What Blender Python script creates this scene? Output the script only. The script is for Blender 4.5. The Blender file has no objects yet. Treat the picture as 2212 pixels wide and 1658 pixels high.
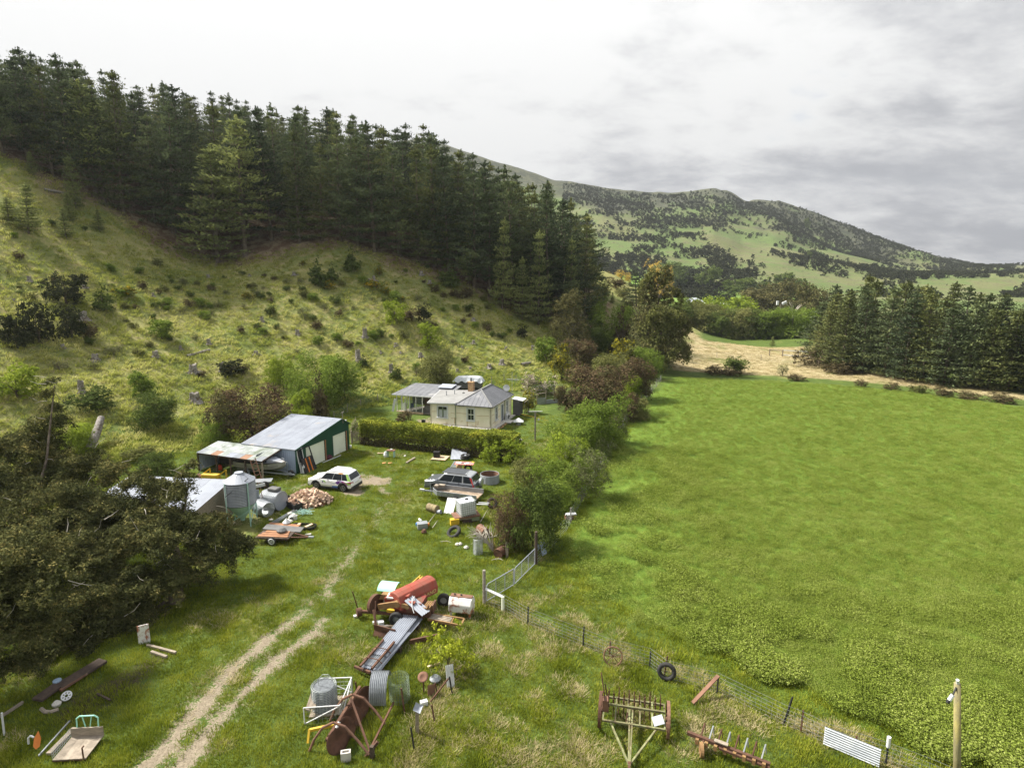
import bpy, math, random
import numpy as np
from mathutils import Vector, Matrix, Euler
SC = bpy.context.scene
COL = SC.collection
R = math.radians
# ------------------------------------------------------------------ camera, sky, sun, exposure
CAM_H = 18.0
PITCH = R(10.7)
FPX = 1318.0                      # focal length in pixels of a 2212 px wide picture
cam_d = bpy.data.cameras.new('drone_camera')
cam_d.sensor_width = 36.0
cam_d.lens = 36.0 * FPX / 2212.0
cam_d.clip_start = 0.5
cam_d.clip_end = 6000.0
cam = bpy.data.objects.new('drone_camera', cam_d)
cam.location = (0, 0, CAM_H)
cam.rotation_euler = (R(90) - PITCH, 0, 0)
COL.objects.link(cam)
SC.camera = cam
SUN = Vector((-0.62, 0.22, 0.75)).normalized()
sun_el = math.asin(SUN.z)
sun_az = math.atan2(SUN.x, SUN.y)
def N(nt, kind, **kw):
 n = nt.nodes.new(kind)
 for k, v in kw.items():
  if k in n.inputs.keys():
   n.inputs[k].default_value = v
  else:
   setattr(n, k, v)
 return n
def ramp(nt, stops, interp='LINEAR'):
 n = nt.nodes.new('ShaderNodeValToRGB')
 n.color_ramp.interpolation = interp
 e = n.color_ramp.elements
 while len(e) < len(stops):
  e.new(0.5)
 for el, (p, c) in zip(e, stops):
  el.position = p
  el.color = (c, c, c, 1) if isinstance(c, (int, float)) else (c[0], c[1], c[2], 1)
 return n
def math_n(nt, op, a, b=None, c=None, clamp=False):
 n = nt.nodes.new('ShaderNodeMath')
 n.operation = op
 n.use_clamp = clamp
 for i, x in enumerate((a, b, c)):
  if x is None:
   continue
  if isinstance(x, (int, float)):
   n.inputs[i].default_value = x
  else:
   nt.links.new(x, n.inputs[i])
 return n.outputs[0]
def mixc(nt, fac, a, b, blend='MIX'):
 n = nt.nodes.new('ShaderNodeMix')
 n.data_type = 'RGBA'
 n.blend_type = blend
 for sock, x in ((n.inputs[0], fac), (n.inputs[6], a), (n.inputs[7], b)):
  if isinstance(x, (int, float)):
   sock.default_value = x
  elif isinstance(x, (tuple, list)):
   sock.default_value = (x[0], x[1], x[2], 1)
  else:
   nt.links.new(x, sock)
 return n.outputs[2]
def noise(nt, vec, scale, detail=4.0, rough=0.55, dist=0.0):
 n = nt.nodes.new('ShaderNodeTexNoise')
 n.inputs['Scale'].default_value = scale
 n.inputs['Detail'].default_value = detail
 n.inputs['Roughness'].default_value = rough
 n.inputs['Distortion'].default_value = dist
 if vec is not None:
  nt.links.new(vec, n.inputs['Vector'])
 return n.outputs['Fac']
def maprange(nt, x, a, b, c=0.0, d=1.0, smooth=True):
 n = nt.nodes.new('ShaderNodeMapRange')
 if smooth:
  n.interpolation_type = 'SMOOTHSTEP'
 nt.links.new(x, n.inputs[0])
 for i, v in enumerate((a, b, c, d)):
  n.inputs[i + 1].default_value = v
 return n.outputs[0]
world = bpy.data.worlds.new('World')
SC.world = world
world.use_nodes = True
wt = world.node_tree
wt.nodes.clear()
wout = wt.nodes.new('ShaderNodeOutputWorld')
sky = wt.nodes.new('ShaderNodeTexSky')
sky.sky_type = 'NISHITA'
sky.sun_disc = False
sky.sun_elevation = sun_el
sky.sun_rotation = sun_az
bg_sky = wt.nodes.new('ShaderNodeBackground')
bg_sky.inputs[1].default_value = 0.05
wt.links.new(sky.outputs[0], bg_sky.inputs[0])
geo = wt.nodes.new('ShaderNodeTexCoord')
dirv = geo.outputs['Generated']
sep = wt.nodes.new('ShaderNodeSeparateXYZ')
wt.links.new(dirv, sep.inputs[0])
zz = math_n(wt, 'ADD', math_n(wt, 'MAXIMUM', sep.outputs[2], 0.0), 0.28)
comb = wt.nodes.new('ShaderNodeCombineXYZ')
wt.links.new(math_n(wt, 'DIVIDE', sep.outputs[0], zz), comb.inputs[0])
wt.links.new(math_n(wt, 'DIVIDE', sep.outputs[1], zz), comb.inputs[1])
mp = wt.nodes.new('ShaderNodeMapping')
mp.inputs['Location'].default_value = (3.1, 7.7, 0.0)
mp.inputs['Rotation'].default_value = (0, 0, R(-24))
mp.inputs['Scale'].default_value = (0.95, 1.25, 1.0)
wt.links.new(comb.outputs[0], mp.inputs[0])
n_big = noise(wt, mp.outputs[0], 0.9, 8.0, 0.55, 0.25)
n_fine = noise(wt, mp.outputs[0], 3.2, 8.0, 0.62, 0.15)
nn = math_n(wt, 'ADD', math_n(wt, 'MULTIPLY', n_big, 0.60), math_n(wt, 'MULTIPLY', n_fine, 0.40))
# nearness to the veiled sun: the cloud deck is brightest round it
dotn = wt.nodes.new('ShaderNodeVectorMath'); dotn.operation = 'DOT_PRODUCT'
wt.links.new(dirv, dotn.inputs[0])
dotn.inputs[1].default_value = Vector((-0.42, 0.86, 0.30)).normalized()
glow = maprange(wt, dotn.outputs['Value'], 0.62, 0.99)
dark = maprange(wt, math_n(wt, 'ADD', nn, math_n(wt, 'MULTIPLY', glow, -0.15)), 0.37, 0.58)
cl = mixc(wt, dark, (0.318, 0.318, 0.316), (0.158, 0.162, 0.172))
# an overcast deck grows brighter from the horizon to the zenith
lift = math_n(wt, 'ADD', 0.76, math_n(wt, 'MULTIPLY', math_n(wt, 'MAXIMUM', sep.outputs[2], 0.0), 1.25))
bg_cl = wt.nodes.new('ShaderNodeBackground')
wt.links.new(cl, bg_cl.inputs[0])
wt.links.new(lift, bg_cl.inputs[1])
gap = maprange(wt, math_n(wt, 'ADD', nn, math_n(wt, 'MULTIPLY', glow, 0.35)), 0.30, 0.40)
gap = math_n(wt, 'ADD', math_n(wt, 'MULTIPLY', gap, 0.45), 0.55)
wmix = wt.nodes.new('ShaderNodeMixShader')
wt.links.new(gap, wmix.inputs[0])
wt.links.new(bg_sky.outputs[0], wmix.inputs[1])
wt.links.new(bg_cl.outputs[0], wmix.inputs[2])
wt.links.new(wmix.outputs[0], wout.inputs[0])
sun_d = bpy.data.lights.new('sun', 'SUN')
sun_d.energy = 4.0
sun_d.angle = R(7)
sun_d.color = (1.0, 0.95, 0.86)
sun = bpy.data.objects.new('sun', sun_d)
sun.rotation_euler = SUN.to_track_quat('Z', 'Y').to_euler()
COL.objects.link(sun)
SC.view_settings.view_transform = 'Standard'
SC.view_settings.look = 'None'
SC.view_settings.exposure = 1.4
SC.view_settings.gamma = 1.0
SC.view_settings.use_curve_mapping = False
SC.cycles.max_bounces = 6
SC.cycles.diffuse_bounces = 3
SC.cycles.transparent_max_bounces = 8
SC.cycles.use_denoising = True
# ------------------------------------------------------------------ terrain
CP, SP = math.cos(PITCH), math.sin(PITCH)
def ray(u, v):
 a = (u - 1106.0) / FPX
 b = (829.0 - v) / FPX
 return a, CP + b * SP, -SP + b * CP
def flat(u, v, z=0.0):
 d = ray(u, v)
 t = (z - CAM_H) / d[2]
 return d[0] * t, d[1] * t
def far(u, v, y):
 d = ray(u, v)
 t = y / d[1]
 return d[0] * t, y, CAM_H + d[2] * t
_pts = []
for p in [(-30, 8), (0, 8), (30, 8), (-22, 22), (-5, 20), (10, 22), (26, 20), (-30, 34), (-10, 38), (8, 36), (30, 38), (-32, 52), (-18, 50),
   (0, 54), (16, 54), (45, 50), (-18, 63), (5, 68), (25, 70), (55, 72), (-8, 77), (12, 84), (40, 90), (75, 70), (100, 80), (90, 100), (130, 110),
   (110, 140), (150, 60), (180, 150), (90, 30), (-15, -20), (40, -20), (120, 0), (-60, -20)]:
 _pts.append((p[0], p[1], 0.0))
_pts += [(-44, 49, 0.8), (-36, 62, 1.2), (-24, 74, 0.7), (-12, 86, 0.9), (2, 95, 1.6), (16, 98, 0.8), (30, 112, 0.0), (70, 128, 0.0), (56, 150, -0.4), (60, 176, -1.5), (80, 168, -1.0),
   (-60, 40, 5.0), (-75, 25, 8.0), (-100, 0, 10.0), (-60, 10, 3.0), (-45, 25, 1.2)]
for u, v, y in [(0, 330, 104), (150, 395, 106), (300, 478, 110), (480, 565, 112), (620, 535, 114), (750, 520, 118), (880, 560, 119), (1000, 605, 119),
    (1100, 650, 120), (1190, 695, 120), (1260, 715, 122), (-250, 250, 100),
    (0, 300, 150), (200, 322, 150), (400, 340, 160), (620, 352, 165), (800, 405, 170), (1000, 490, 172), (1150, 575, 165), (1250, 640, 160),
    (1335, 605, 190), (1345, 690, 150), (1290, 590, 215), (-300, 200, 150), (1470, 690, 165), (1440, 690, 178), (1520, 728, 166)]:
 _pts.append(far(u, v, y))
_pts += [(-120, 230, 30), (-40, 235, 22), (0, 250, 8), (40, 250, -1.5), (75, 230, -2), (120, 240, -2), (180, 260, 0), (-220, 150, 40), (-220, 60, 30), (-150, 60, 24), (-220, 260, 30), (200, 300, 0), (100, 300, 0), (0, 300, 2), (-100, 300, 15)]
_P = np.array(_pts)
_C = _P[:, :2] / 100.0
def _kern(r2):
 return 0.5 * r2 * np.log(r2 + 1e-9)
_n = len(_P)
_A = np.zeros((_n + 3, _n + 3))
_d2 = ((_C[:, None, :] - _C[None, :, :]) ** 2).sum(2)
_A[:_n, :_n] = _kern(_d2) + np.eye(_n) * 0.0004
_A[:_n, _n] = 1; _A[:_n, _n + 1:] = _C
_A[_n, :_n] = 1; _A[_n + 1:, :_n] = _C.T
_W = np.linalg.solve(_A, np.concatenate([_P[:, 2], np.zeros(3)]))
def tps(x, y):
 q = np.stack([x, y], -1) / 100.0
 d2 = ((q[:, None, :] - _C[None, :, :]) ** 2).sum(2)
 return _kern(d2) @ _W[:_n] + _W[_n] + q @ _W[_n + 1:]
def sstep(a, b, x):
 t = np.clip((x - a) / (b - a), 0, 1)
 return t * t * (3 - 2 * t)
_rs = np.random.RandomState(5)
_gr = _rs.rand(256, 256)
def vnoise(x, y):
 xi = np.floor(x).astype(int); yi = np.floor(y).astype(int)
 fx = x - xi; fy = y - yi
 fx = fx * fx * (3 - 2 * fx); fy = fy * fy * (3 - 2 * fy)
 g = lambda a, b: _gr[a % 256, b % 256]
 return (g(xi, yi) * (1 - fx) + g(xi + 1, yi) * fx) * (1 - fy) + (g(xi, yi + 1) * (1 - fx) + g(xi + 1, yi + 1) * fx) * fy
def fbm(x, y, oct=4):
 s = 0; a = 0.5; t = 0
 for i in range(oct):
  s = s + a * vnoise(x + 17.3 * i, y + 9.1 * i); t += a
  x = x * 2.03; y = y * 2.03; a *= 0.5
 return s / t
RIDGE = [(-1200, 620), (-300, 540), (200, 450), (600, 380), (800, 318), (900, 299), (960, 309), (1060, 346), (1130, 366), (1200, 388), (1320, 407), (1440, 415), (1500, 410), (1545, 405), (1580, 415),
   (1610, 432), (1680, 432), (1710, 440), (1760, 458), (1850, 492), (1980, 540), (2100, 569), (2212, 577), (2400, 596), (2800, 612), (3600, 625)]
RIDGE_Y = 1050.0
_ra = []; _rz = []
for u, v in RIDGE:
 p = far(u, v, RIDGE_Y)
 _ra.append(p[0] / RIDGE_Y); _rz.append(p[2])
def mountain(x, y):
 yy = np.maximum(y, 1.0)
 a = x / yy
 zr = np.interp(a, _ra, _rz)
 t = (yy - 430.0) / (RIDGE_Y - 430.0)
 tc = np.clip(t, 0, 1)
 prof = 0.72 * tc + 0.28 * tc * tc
 z = zr * prof
 spur = (fbm(x / 150.0 + 3, y / 260.0, 4) - 0.5) * 46 * np.sin(np.clip(t, 0, 1) * math.pi) ** 0.8
 spur += (fbm(x / 42.0, y / 60.0 + 8, 3) - 0.5) * 9 * np.sin(np.clip(t, 0, 1) * math.pi) ** 0.8
 crest = (fbm(x / 30.0, y / 30.0 + 4, 3) - 0.5) * 5 * sstep(0.75, 1.0, t)
 z = z + spur + crest - 0.9 * np.maximum(0, yy - RIDGE_Y)
 return np.maximum(z, -3.0)
def zt_np(x, y):
 x = np.asarray(x, float).ravel(); y = np.asarray(y, float).ravel()
 xc = np.clip(x, -240, 220); yc = np.clip(y, -40, 320)
 out = np.empty_like(x)
 for i in range(0, len(x), 20000):
  out[i:i + 20000] = tps(xc[i:i + 20000], yc[i:i + 20000])
 away = np.maximum(np.abs(x) - 240, 0) + np.maximum(-40 - y, 0)
 out = out * (1 - sstep(0, 200, away))
 hillm = sstep(0.6, 3.0, out) * (1 - sstep(260, 330, y))
 out = out + hillm * ((fbm(x / 9.0, y / 9.0, 3) - 0.5) * 1.3 + (fbm(x / 2.6, y / 2.6, 2) - 0.5) * 0.35)
 w = sstep(240, 430, y)
 return out * (1 - w) + np.where(y > 200, mountain(x, y), 0) * w
def zt(x, y):
 return float(zt_np([x], [y])[0])
def at(u, v, dz=0.0):
 """the point of the terrain that is seen at (u, v) of the 2212 px wide photograph"""
 d = ray(u, v)
 ts = np.concatenate([np.arange(15, 330, 1.5), np.arange(330, 1300, 8.0)])
 z = zt_np(d[0] * ts, d[1] * ts)
 rz = CAM_H + d[2] * ts
 below = np.nonzero(rz < z)[0]
 if len(below) == 0:
  t = 1300.0
 else:
  i = below[0]
  lo, hi = ts[max(i - 1, 0)], ts[i]
  tt = np.linspace(lo, hi, 24)
  zz_ = zt_np(d[0] * tt, d[1] * tt); rr = CAM_H + d[2] * tt
  k = np.nonzero(rr < zz_)[0]
  t = tt[k[0]] if len(k) else hi
 x, y = d[0] * t, d[1] * t
 return Vector((x, y, zt(x, y) + dz))
# ------------------------------------------------------------------ helpers: materials
_mats = {}
def new_mat(name):
 m = bpy.data.materials.new(name)
 m.use_nodes = True
 nt = m.node_tree
 bsdf = nt.nodes['Principled BSDF']
 return m, nt, bsdf
def bump_to(nt, bsdf, h, strength=0.3, dist=0.05):
 b = nt.nodes.new('ShaderNodeBump')
 b.inputs['Strength'].default_value = strength
 b.inputs['Distance'].default_value = dist
 nt.links.new(h, b.inputs['Height'])
 nt.links.new(b.outputs[0], bsdf.inputs['Normal'])
def pm(name, c1, c2=None, scale=3.0, rough=0.7, metal=0.0, bump=0.0, c3=None, c3_lo=0.55, c3_hi=0.68, spec=0.3, fine=0.0, stretch=None, c3scale=None):
 """surface of one or two mixed colours, with an optional third (rust, moss, dirt) in patches of its own"""
 if name in _mats:
  return _mats[name]
 m, nt, b = new_mat(name)
 b.inputs['Roughness'].default_value = rough
 b.inputs['Metallic'].default_value = metal
 b.inputs['Specular IOR Level'].default_value = spec
 tc = nt.nodes.new('ShaderNodeTexCoord')
 vec = tc.outputs['Object']
 if stretch:
  mpn = nt.nodes.new('ShaderNodeMapping')
  mpn.inputs['Scale'].default_value = stretch
  nt.links.new(vec, mpn.inputs[0]); vec = mpn.outputs[0]
 n1 = noise(nt, vec, scale, 5, 0.6)
 if c2 is None:
  c2 = tuple(min(1, x * 0.82) for x in c1)
 col = mixc(nt, maprange(nt, n1, 0.36, 0.64), c1, c2)
 if c3 is not None:
  n2 = noise(nt, vec, c3scale or scale * 0.45, 6, 0.65, 0.4)
  col = mixc(nt, maprange(nt, n2, c3_lo, c3_hi), col, c3)
 nt.links.new(col, b.inputs['Base Color'])
 if bump:
  bump_to(nt, b, noise(nt, vec, scale * 4, 4, 0.6), bump, 0.03)
 _mats[name] = m
 return m
def leaf_mat(name, ca, cb, cc=None, trans=0.25, patch=0.35, own=0.13):
 """foliage: a value per leaf and slow patches over the plant choose the colour; a part of the light passes through"""
 if name in _mats:
  return _mats[name]
 m = bpy.data.materials.new(name)
 m.use_nodes = True
 nt = m.node_tree
 nt.nodes.clear()
 out = nt.nodes.new('ShaderNodeOutputMaterial')
 at_ = nt.nodes.new('ShaderNodeAttribute'); at_.attribute_name = 'rnd'
 oi = nt.nodes.new('ShaderNodeObjectInfo')
 tc = nt.nodes.new('ShaderNodeTexCoord')
 pn = noise(nt, tc.outputs['Object'], patch, 3, 0.5)
 v = math_n(nt, 'ADD', math_n(nt, 'MULTIPLY', at_.outputs['Fac'], 0.75 - own),
    math_n(nt, 'ADD', math_n(nt, 'MULTIPLY', maprange(nt, pn, 0.3, 0.7), 0.25), math_n(nt, 'MULTIPLY', oi.outputs['Random'], own)))
 rp = ramp(nt, [(0.15, ca), (0.6, cb), (0.92, cc or tuple(min(1, x * 1.5) for x in cb))])
 nt.links.new(v, rp.inputs[0])
 d = nt.nodes.new('ShaderNodeBsdfDiffuse'); t = nt.nodes.new('ShaderNodeBsdfTranslucent')
 mx = nt.nodes.new('ShaderNodeMixShader'); mx.inputs[0].default_value = trans
 nt.links.new(rp.outputs[0], d.inputs[0]); nt.links.new(rp.outputs[0], t.inputs[0])
 nt.links.new(d.outputs[0], mx.inputs[1]); nt.links.new(t.outputs[0], mx.inputs[2])
 nt.links.new(mx.outputs[0], out.inputs[0])
 _mats[name] = m
 return m
def tag(o, label=None, cat=None, group=None, kind=None):
 if label: o['label'] = label
 if cat: o['category'] = cat
 if group: o['group'] = group
 if kind: o['kind'] = kind
 return o
def np_mesh(name, verts, faces, mats, rnd=None, smooth=False):
 """mesh from arrays; faces an (n, k) int array"""
 me = bpy.data.meshes.new(name)
 verts = np.asarray(verts, np.float32); faces = np.asarray(faces, np.int32)
 n, k = faces.shape
 me.vertices.add(len(verts)); me.vertices.foreach_set('co', verts.ravel())
 me.loops.add(n * k); me.loops.foreach_set('vertex_index', faces.ravel())
 me.polygons.add(n)
 me.polygons.foreach_set('loop_start', np.arange(0, n * k, k, dtype=np.int32))
 me.polygons.foreach_set('loop_total', np.full(n, k, np.int32))
 if smooth:
  me.polygons.foreach_set('use_smooth', np.ones(n, bool))
 me.update(calc_edges=True)
 if rnd is not None:
  a = me.attributes.new('rnd', 'FLOAT', 'FACE')
  a.data.foreach_set('value', np.asarray(rnd, np.float32))
 for m in (mats if isinstance(mats, (list, tuple)) else [mats]):
  me.materials.append(m)
 return me
def link(name, me, parent=None, loc=None, rz=0.0):
 o = bpy.data.objects.new(name, me)
 COL.objects.link(o)
 if parent is not None: o.parent = parent
 if loc is not None: o.location = loc
 if rz: o.rotation_euler = (0, 0, rz)
 return o
# ------------------------------------------------------------------ ground zones
def wpoly(pts):
 return np.array([flat(u, v) for u, v in pts])
def tpoly(pts):
 return np.array([at(u, v)[:2] for u, v in pts])
def seg_dist(x, y, poly, closed=False):
 d = np.full(x.shape, 1e9)
 n = len(poly)
 for i in range(n if closed else n - 1):
  a = poly[i]; b = poly[(i + 1) % n]
  ab = b - a
  t = np.clip(((x - a[0]) * ab[0] + (y - a[1]) * ab[1]) / (ab @ ab + 1e-12), 0, 1)
  d = np.minimum(d, np.hypot(x - a[0] - t * ab[0], y - a[1] - t * ab[1]))
 return d
def poly_sd(x, y, poly):
 """signed distance, positive inside"""
 ins = np.zeros(x.shape, bool)
 n = len(poly)
 for i in range(n):
  a = poly[i]; b = poly[(i + 1) % n]
  c = ((a[1] > y) != (b[1] > y)) & (x < (b[0] - a[0]) * (y - a[1]) / (b[1] - a[1] + 1e-12) + a[0])
  ins ^= c
 d = seg_dist(x, y, poly, True)
 return np.where(ins, d, -d)
FIELD = wpoly([(1205, 1165), (1262, 1075), (1322, 965), (1375, 885), (1425, 835), (1455, 812), (1550, 812), (1700, 820), (1850, 833), (2000, 850), (2130, 868), (2212, 880), (2700, 960)]
    + [(2900, 1500), (2420, 1790), (2212, 1700), (2020, 1640), (1900, 1590), (1800, 1545), (1690, 1490), (1560, 1430), (1420, 1370), (1330, 1325), (1270, 1290), (1235, 1240)])
BROWN = tpoly([(1440, 700), (1466, 691), (1520, 736), (1600, 745), (1768, 745), (1768, 775), (1850, 800), (1990, 822), (2120, 840), (2212, 852)])
BROWN = np.concatenate([BROWN, wpoly([(2420, 880), (2420, 895), (2212, 862), (2130, 853), (2000, 836), (1850, 820), (1700, 806), (1550, 798), (1455, 798), (1440, 770)])])
FOREST = np.array([far(u, v, y)[:2] for u, v, y in [(-260, 250, 101), (0, 330, 105), (150, 395, 107), (300, 478, 111), (480, 560, 114), (620, 535, 115), (750, 520, 119), (880, 560, 120), (1000, 605, 120),
     (1100, 650, 121), (1190, 695, 121), (1270, 715, 123), (1295, 690, 135), (1280, 640, 165), (1150, 560, 180), (1000, 480, 185), (800, 390, 185), (600, 330, 178), (400, 320, 172), (200, 300, 165), (-300, 180, 160)]])
RUT_A = wpoly([(300, 1675), (380, 1590), (430, 1530), (500, 1452), (560, 1396), (620, 1352), (660, 1315)])
RUT_B = wpoly([(372, 1675), (448, 1590), (520, 1505), (600, 1425), (680, 1360), (700, 1340)])
RUT_C = wpoly([(640, 1335), (690, 1290), (735, 1230), (770, 1180), (800, 1140), (828, 1090)])
GRAVELS = [wpoly(p) for p in ([(772, 1024), (800, 1018), (850, 1026), (862, 1048), (840, 1052), (842, 1068), (812, 1066), (792, 1058), (775, 1072), (728, 1062), (740, 1050), (770, 1040)],
        [(560, 1062), (600, 1050), (676, 1044), (650, 1052), (590, 1066)],
        [(712, 1268), (735, 1245), (765, 1210), (752, 1238), (724, 1270)],
        [(884, 912), (905, 903), (932, 900), (932, 915), (900, 922)],
        [(690, 1312), (700, 1300), (712, 1303), (700, 1315)],
        [(620, 1078), (700, 1064), (716, 1072), (690, 1090), (640, 1094)])]
LAWN = wpoly([(770, 945), (870, 870), (1120, 830), (1230, 840), (1215, 900), (1160, 960), (950, 950)])
DIRT = wpoly([(60, 1560), (130, 1490), (260, 1440), (330, 1400), (400, 1400), (330, 1480), (240, 1545), (120, 1600)])
CROP_BARE = wpoly([(1515, 990), (1520, 940), (1524, 890), (1526, 845)])
def zones(x, y):
 z = {}
 z['field'] = np.clip(poly_sd(x, y, FIELD) / 3.0, -1, 1)
 z['brown'] = np.clip(poly_sd(x, y, BROWN) / 4.0, -1, 1)
 da = seg_dist(x, y, RUT_A); db = seg_dist(x, y, RUT_B); dc = seg_dist(x, y, RUT_C)
 fade = np.interp(y, [18, 25, 28, 31, 34, 60], [0.95, 0.9, 0.72, 0.52, 0.48, 0.5])
 t = np.maximum(1 - da / 0.72, 1 - db / 0.5)
 t = np.maximum(t, 0.55 * (1 - np.minimum(da, db) / 1.1) - 0.05)
 t = np.maximum(t, 0.72 * (1 - dc / 0.9))
 z['track'] = np.clip(t, -1, 1) * fade
 g = np.full(x.shape, -1e9)
 for p in GRAVELS:
  g = np.maximum(g, poly_sd(x, y, p))
 z['gravel'] = np.clip(g / 1.2, -1, 1)
 z['litter'] = np.clip(poly_sd(x, y, FOREST) / 8.0 + 0.62, -1, 1)
 z['gravel'] = np.clip(z['gravel'] + (fbm(x * 0.8 + 5, y * 0.8, 4) - 0.5) * 2.4 - 0.12, -1, 1)
 z['track'] = z['track'] + (fbm(x * 1.3, y * 1.3 + 9, 4) - 0.5) * 0.6 * (t > -0.5)
 z['dirt'] = np.clip(poly_sd(x, y, DIRT) / 1.5, -1, 1)
 z['rutline'] = np.clip(1 - seg_dist(x, y, CROP_BARE) / 0.3, 0, 1)
 return z
# ------------------------------------------------------------------ ground sheet
th = np.concatenate([np.radians(np.arange(-180, -52, 6.0)), np.radians(np.arange(-52, 52.01, 0.22)), np.radians(np.arange(58, 180, 6.0))])
rr = np.concatenate([[0.5], np.geomspace(3.0, 1700.0, 460)])
TT, RR = np.meshgrid(th, rr)
GX = (RR * np.sin(TT)).ravel(); GY = (RR * np.cos(TT)).ravel()
GZ = zt_np(GX, GY)
GZ[(GX ** 2 + GY ** 2 > 1500 ** 2)] -= 6
nt_, nr_ = len(th), len(rr)
ii, jj = np.meshgrid(np.arange(nr_ - 1), np.arange(nt_), indexing='ij')
j2 = (jj + 1) % nt_
GF = np.stack([ii * nt_ + jj, ii * nt_ + j2, (ii + 1) * nt_ + j2, (ii + 1) * nt_ + jj], -1).reshape(-1, 4)
GF = GF[:, ::-1]
gm, gt, gb = new_mat('ground_earth_and_grass')
gb.inputs['Roughness'].default_value = 0.95
gb.inputs['Specular IOR Level'].default_value = 0.1
pos = gt.nodes.new('ShaderNodeNewGeometry').outputs['Position']
def gattr(n):
 a = gt.nodes.new('ShaderNodeAttribute'); a.attribute_name = n
 return a.outputs['Fac']
nA = noise(gt, pos, 0.09, 5, 0.6, 0.4)
nB = noise(gt, pos, 0.55, 6, 0.65, 0.3)
nC = noise(gt, pos, 3.5, 5, 0.65)
nD = noise(gt, pos, 14.0, 3, 0.6)
nE = noise(gt, pos, 0.012, 5, 0.6, 0.6)
def nz(a, k):   # centred noise times k
 return math_n(gt, 'MULTIPLY', math_n(gt, 'SUBTRACT', a, 0.5), k)
def add(*xs):
 s = xs[0]
 for x in xs[1:]:
  s = math_n(gt, 'ADD', s, x)
 return s
lawn = mixc(gt, maprange(gt, nB, 0.35, 0.65), (0.07, 0.105, 0.022), (0.105, 0.145, 0.03))
lawn = mixc(gt, maprange(gt, nC, 0.3, 0.7), mixc(gt, 0.5, lawn, (0.04, 0.065, 0.015)), lawn)
lawn = mixc(gt, maprange(gt, add(nA, nz(nC, 0.4)), 0.56, 0.68), lawn, (0.19, 0.19, 0.065))
hillc = mixc(gt, maprange(gt, add(nA, nz(nB, 0.5)), 0.36, 0.62), (0.135, 0.165, 0.045), (0.25, 0.245, 0.09))
hillc = mixc(gt, maprange(gt, add(nB, nz(nC, 0.5)), 0.5, 0.72), hillc, (0.36, 0.31, 0.145))
hillc = mixc(gt, maprange(gt, nC, 0.5, 0.8), hillc, (0.04, 0.055, 0.015))
col = mixc(gt, maprange(gt, add(gattr('hill'), nz(nB, 0.5)), 0.25, 0.75), lawn, hillc)
fld = mixc(gt, maprange(gt, nB, 0.3, 0.7), (0.085, 0.14, 0.02), (0.12, 0.185, 0.028))
col = mixc(gt, maprange(gt, add(gattr('field'), nz(nB, 0.8)), -0.25, 0.35), col, fld)
brn = mixc(gt, maprange(gt, add(nB, nz(nC, 0.4)), 0.35, 0.65), (0.40, 0.33, 0.20), (0.29, 0.25, 0.13))
brn = mixc(gt, maprange(gt, nA, 0.52, 0.66), brn, (0.13, 0.16, 0.045))
col = mixc(gt, maprange(gt, add(gattr('brown'), nz(nB, 0.9)), -0.3, 0.3), col, brn)
lit = mixc(gt, maprange(gt, add(nB, nz(nC, 0.6)), 0.4, 0.65), (0.12, 0.075, 0.045), (0.26, 0.21, 0.13))
col = mixc(gt, maprange(gt, add(gattr('litter'), nz(nA, 2.0), nz(nB, 1.1)), -0.1, 0.35), col, lit)
soil = mixc(gt, maprange(gt, nC, 0.4, 0.65), (0.05, 0.045, 0.022), (0.075, 0.06, 0.035))
col = mixc(gt, maprange(gt, add(gattr('dirt'), nz(nB, 2.0), nz(nC, 1.4)), 0.1, 0.8), col, soil)
stone = mixc(gt, maprange(gt, nC, 0.35, 0.7), (0.29, 0.245, 0.18), (0.205, 0.17, 0.12))
stone = mixc(gt, maprange(gt, nD, 0.35, 0.6), (0.17, 0.14, 0.10), stone)
tmask = math_n(gt, 'MAXIMUM', maprange(gt, add(gattr('track'), nz(nB, 1.1), nz(nC, 2.0), nz(nD, 1.2)), 0.24, 0.6), maprange(gt, add(gattr('gravel'), nz(nB, 1.4), nz(nC, 2.2)), 0.0, 0.4))
col = mixc(gt, tmask, col, stone)
# far country: pasture, tawny tussock and scrub on the mountain
mt_ = mixc(gt, maprange(gt, add(nE, nz(nA, 0.7)), 0.36, 0.64), (0.095, 0.135, 0.042), (0.135, 0.14, 0.062))
mt_ = mixc(gt, maprange(gt, add(nA, nz(nB, 0.5), nz(nE, 0.4)), 0.58, 0.78), mt_, (0.17, 0.15, 0.095))
mt_ = mixc(gt, maprange(gt, add(nB, nz(nA, 0.5)), 0.50, 0.72), mt_, (0.05, 0.058, 0.03))
upm = mixc(gt, maprange(gt, add(nA, nz(nB, 0.9)), 0.40, 0.62), (0.038, 0.043, 0.029), (0.09, 0.095, 0.055))
mt_ = mixc(gt, maprange(gt, add(gattr('upper'), nz(nE, 2.2), nz(nA, 1.2), nz(nB, 0.4)), 0.35, 0.95), mt_, upm)
past = mixc(gt, maprange(gt, nA, 0.4, 0.6), (0.12, 0.20, 0.035), (0.15, 0.215, 0.05))
mt_ = mixc(gt, maprange(gt, add(gattr('pasture'), nz(nA, 0.4)), -0.1, 0.2), mt_, past)
col = mixc(gt, gattr('mount'), col, mt_)
gt.links.new(col, gb.inputs['Base Color'])
bmp = gt.nodes.new('ShaderNodeBump')
bmp.inputs['Strength'].default_value = 0.55
bmp.inputs['Distance'].default_value = 0.25
gt.links.new(add(math_n(gt, 'MULTIPLY', nC, 0.6), math_n(gt, 'MULTIPLY', nD, 0.25), nB), bmp.inputs['Height'])
gt.links.new(bmp.outputs[0], gb.inputs['Normal'])
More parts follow.
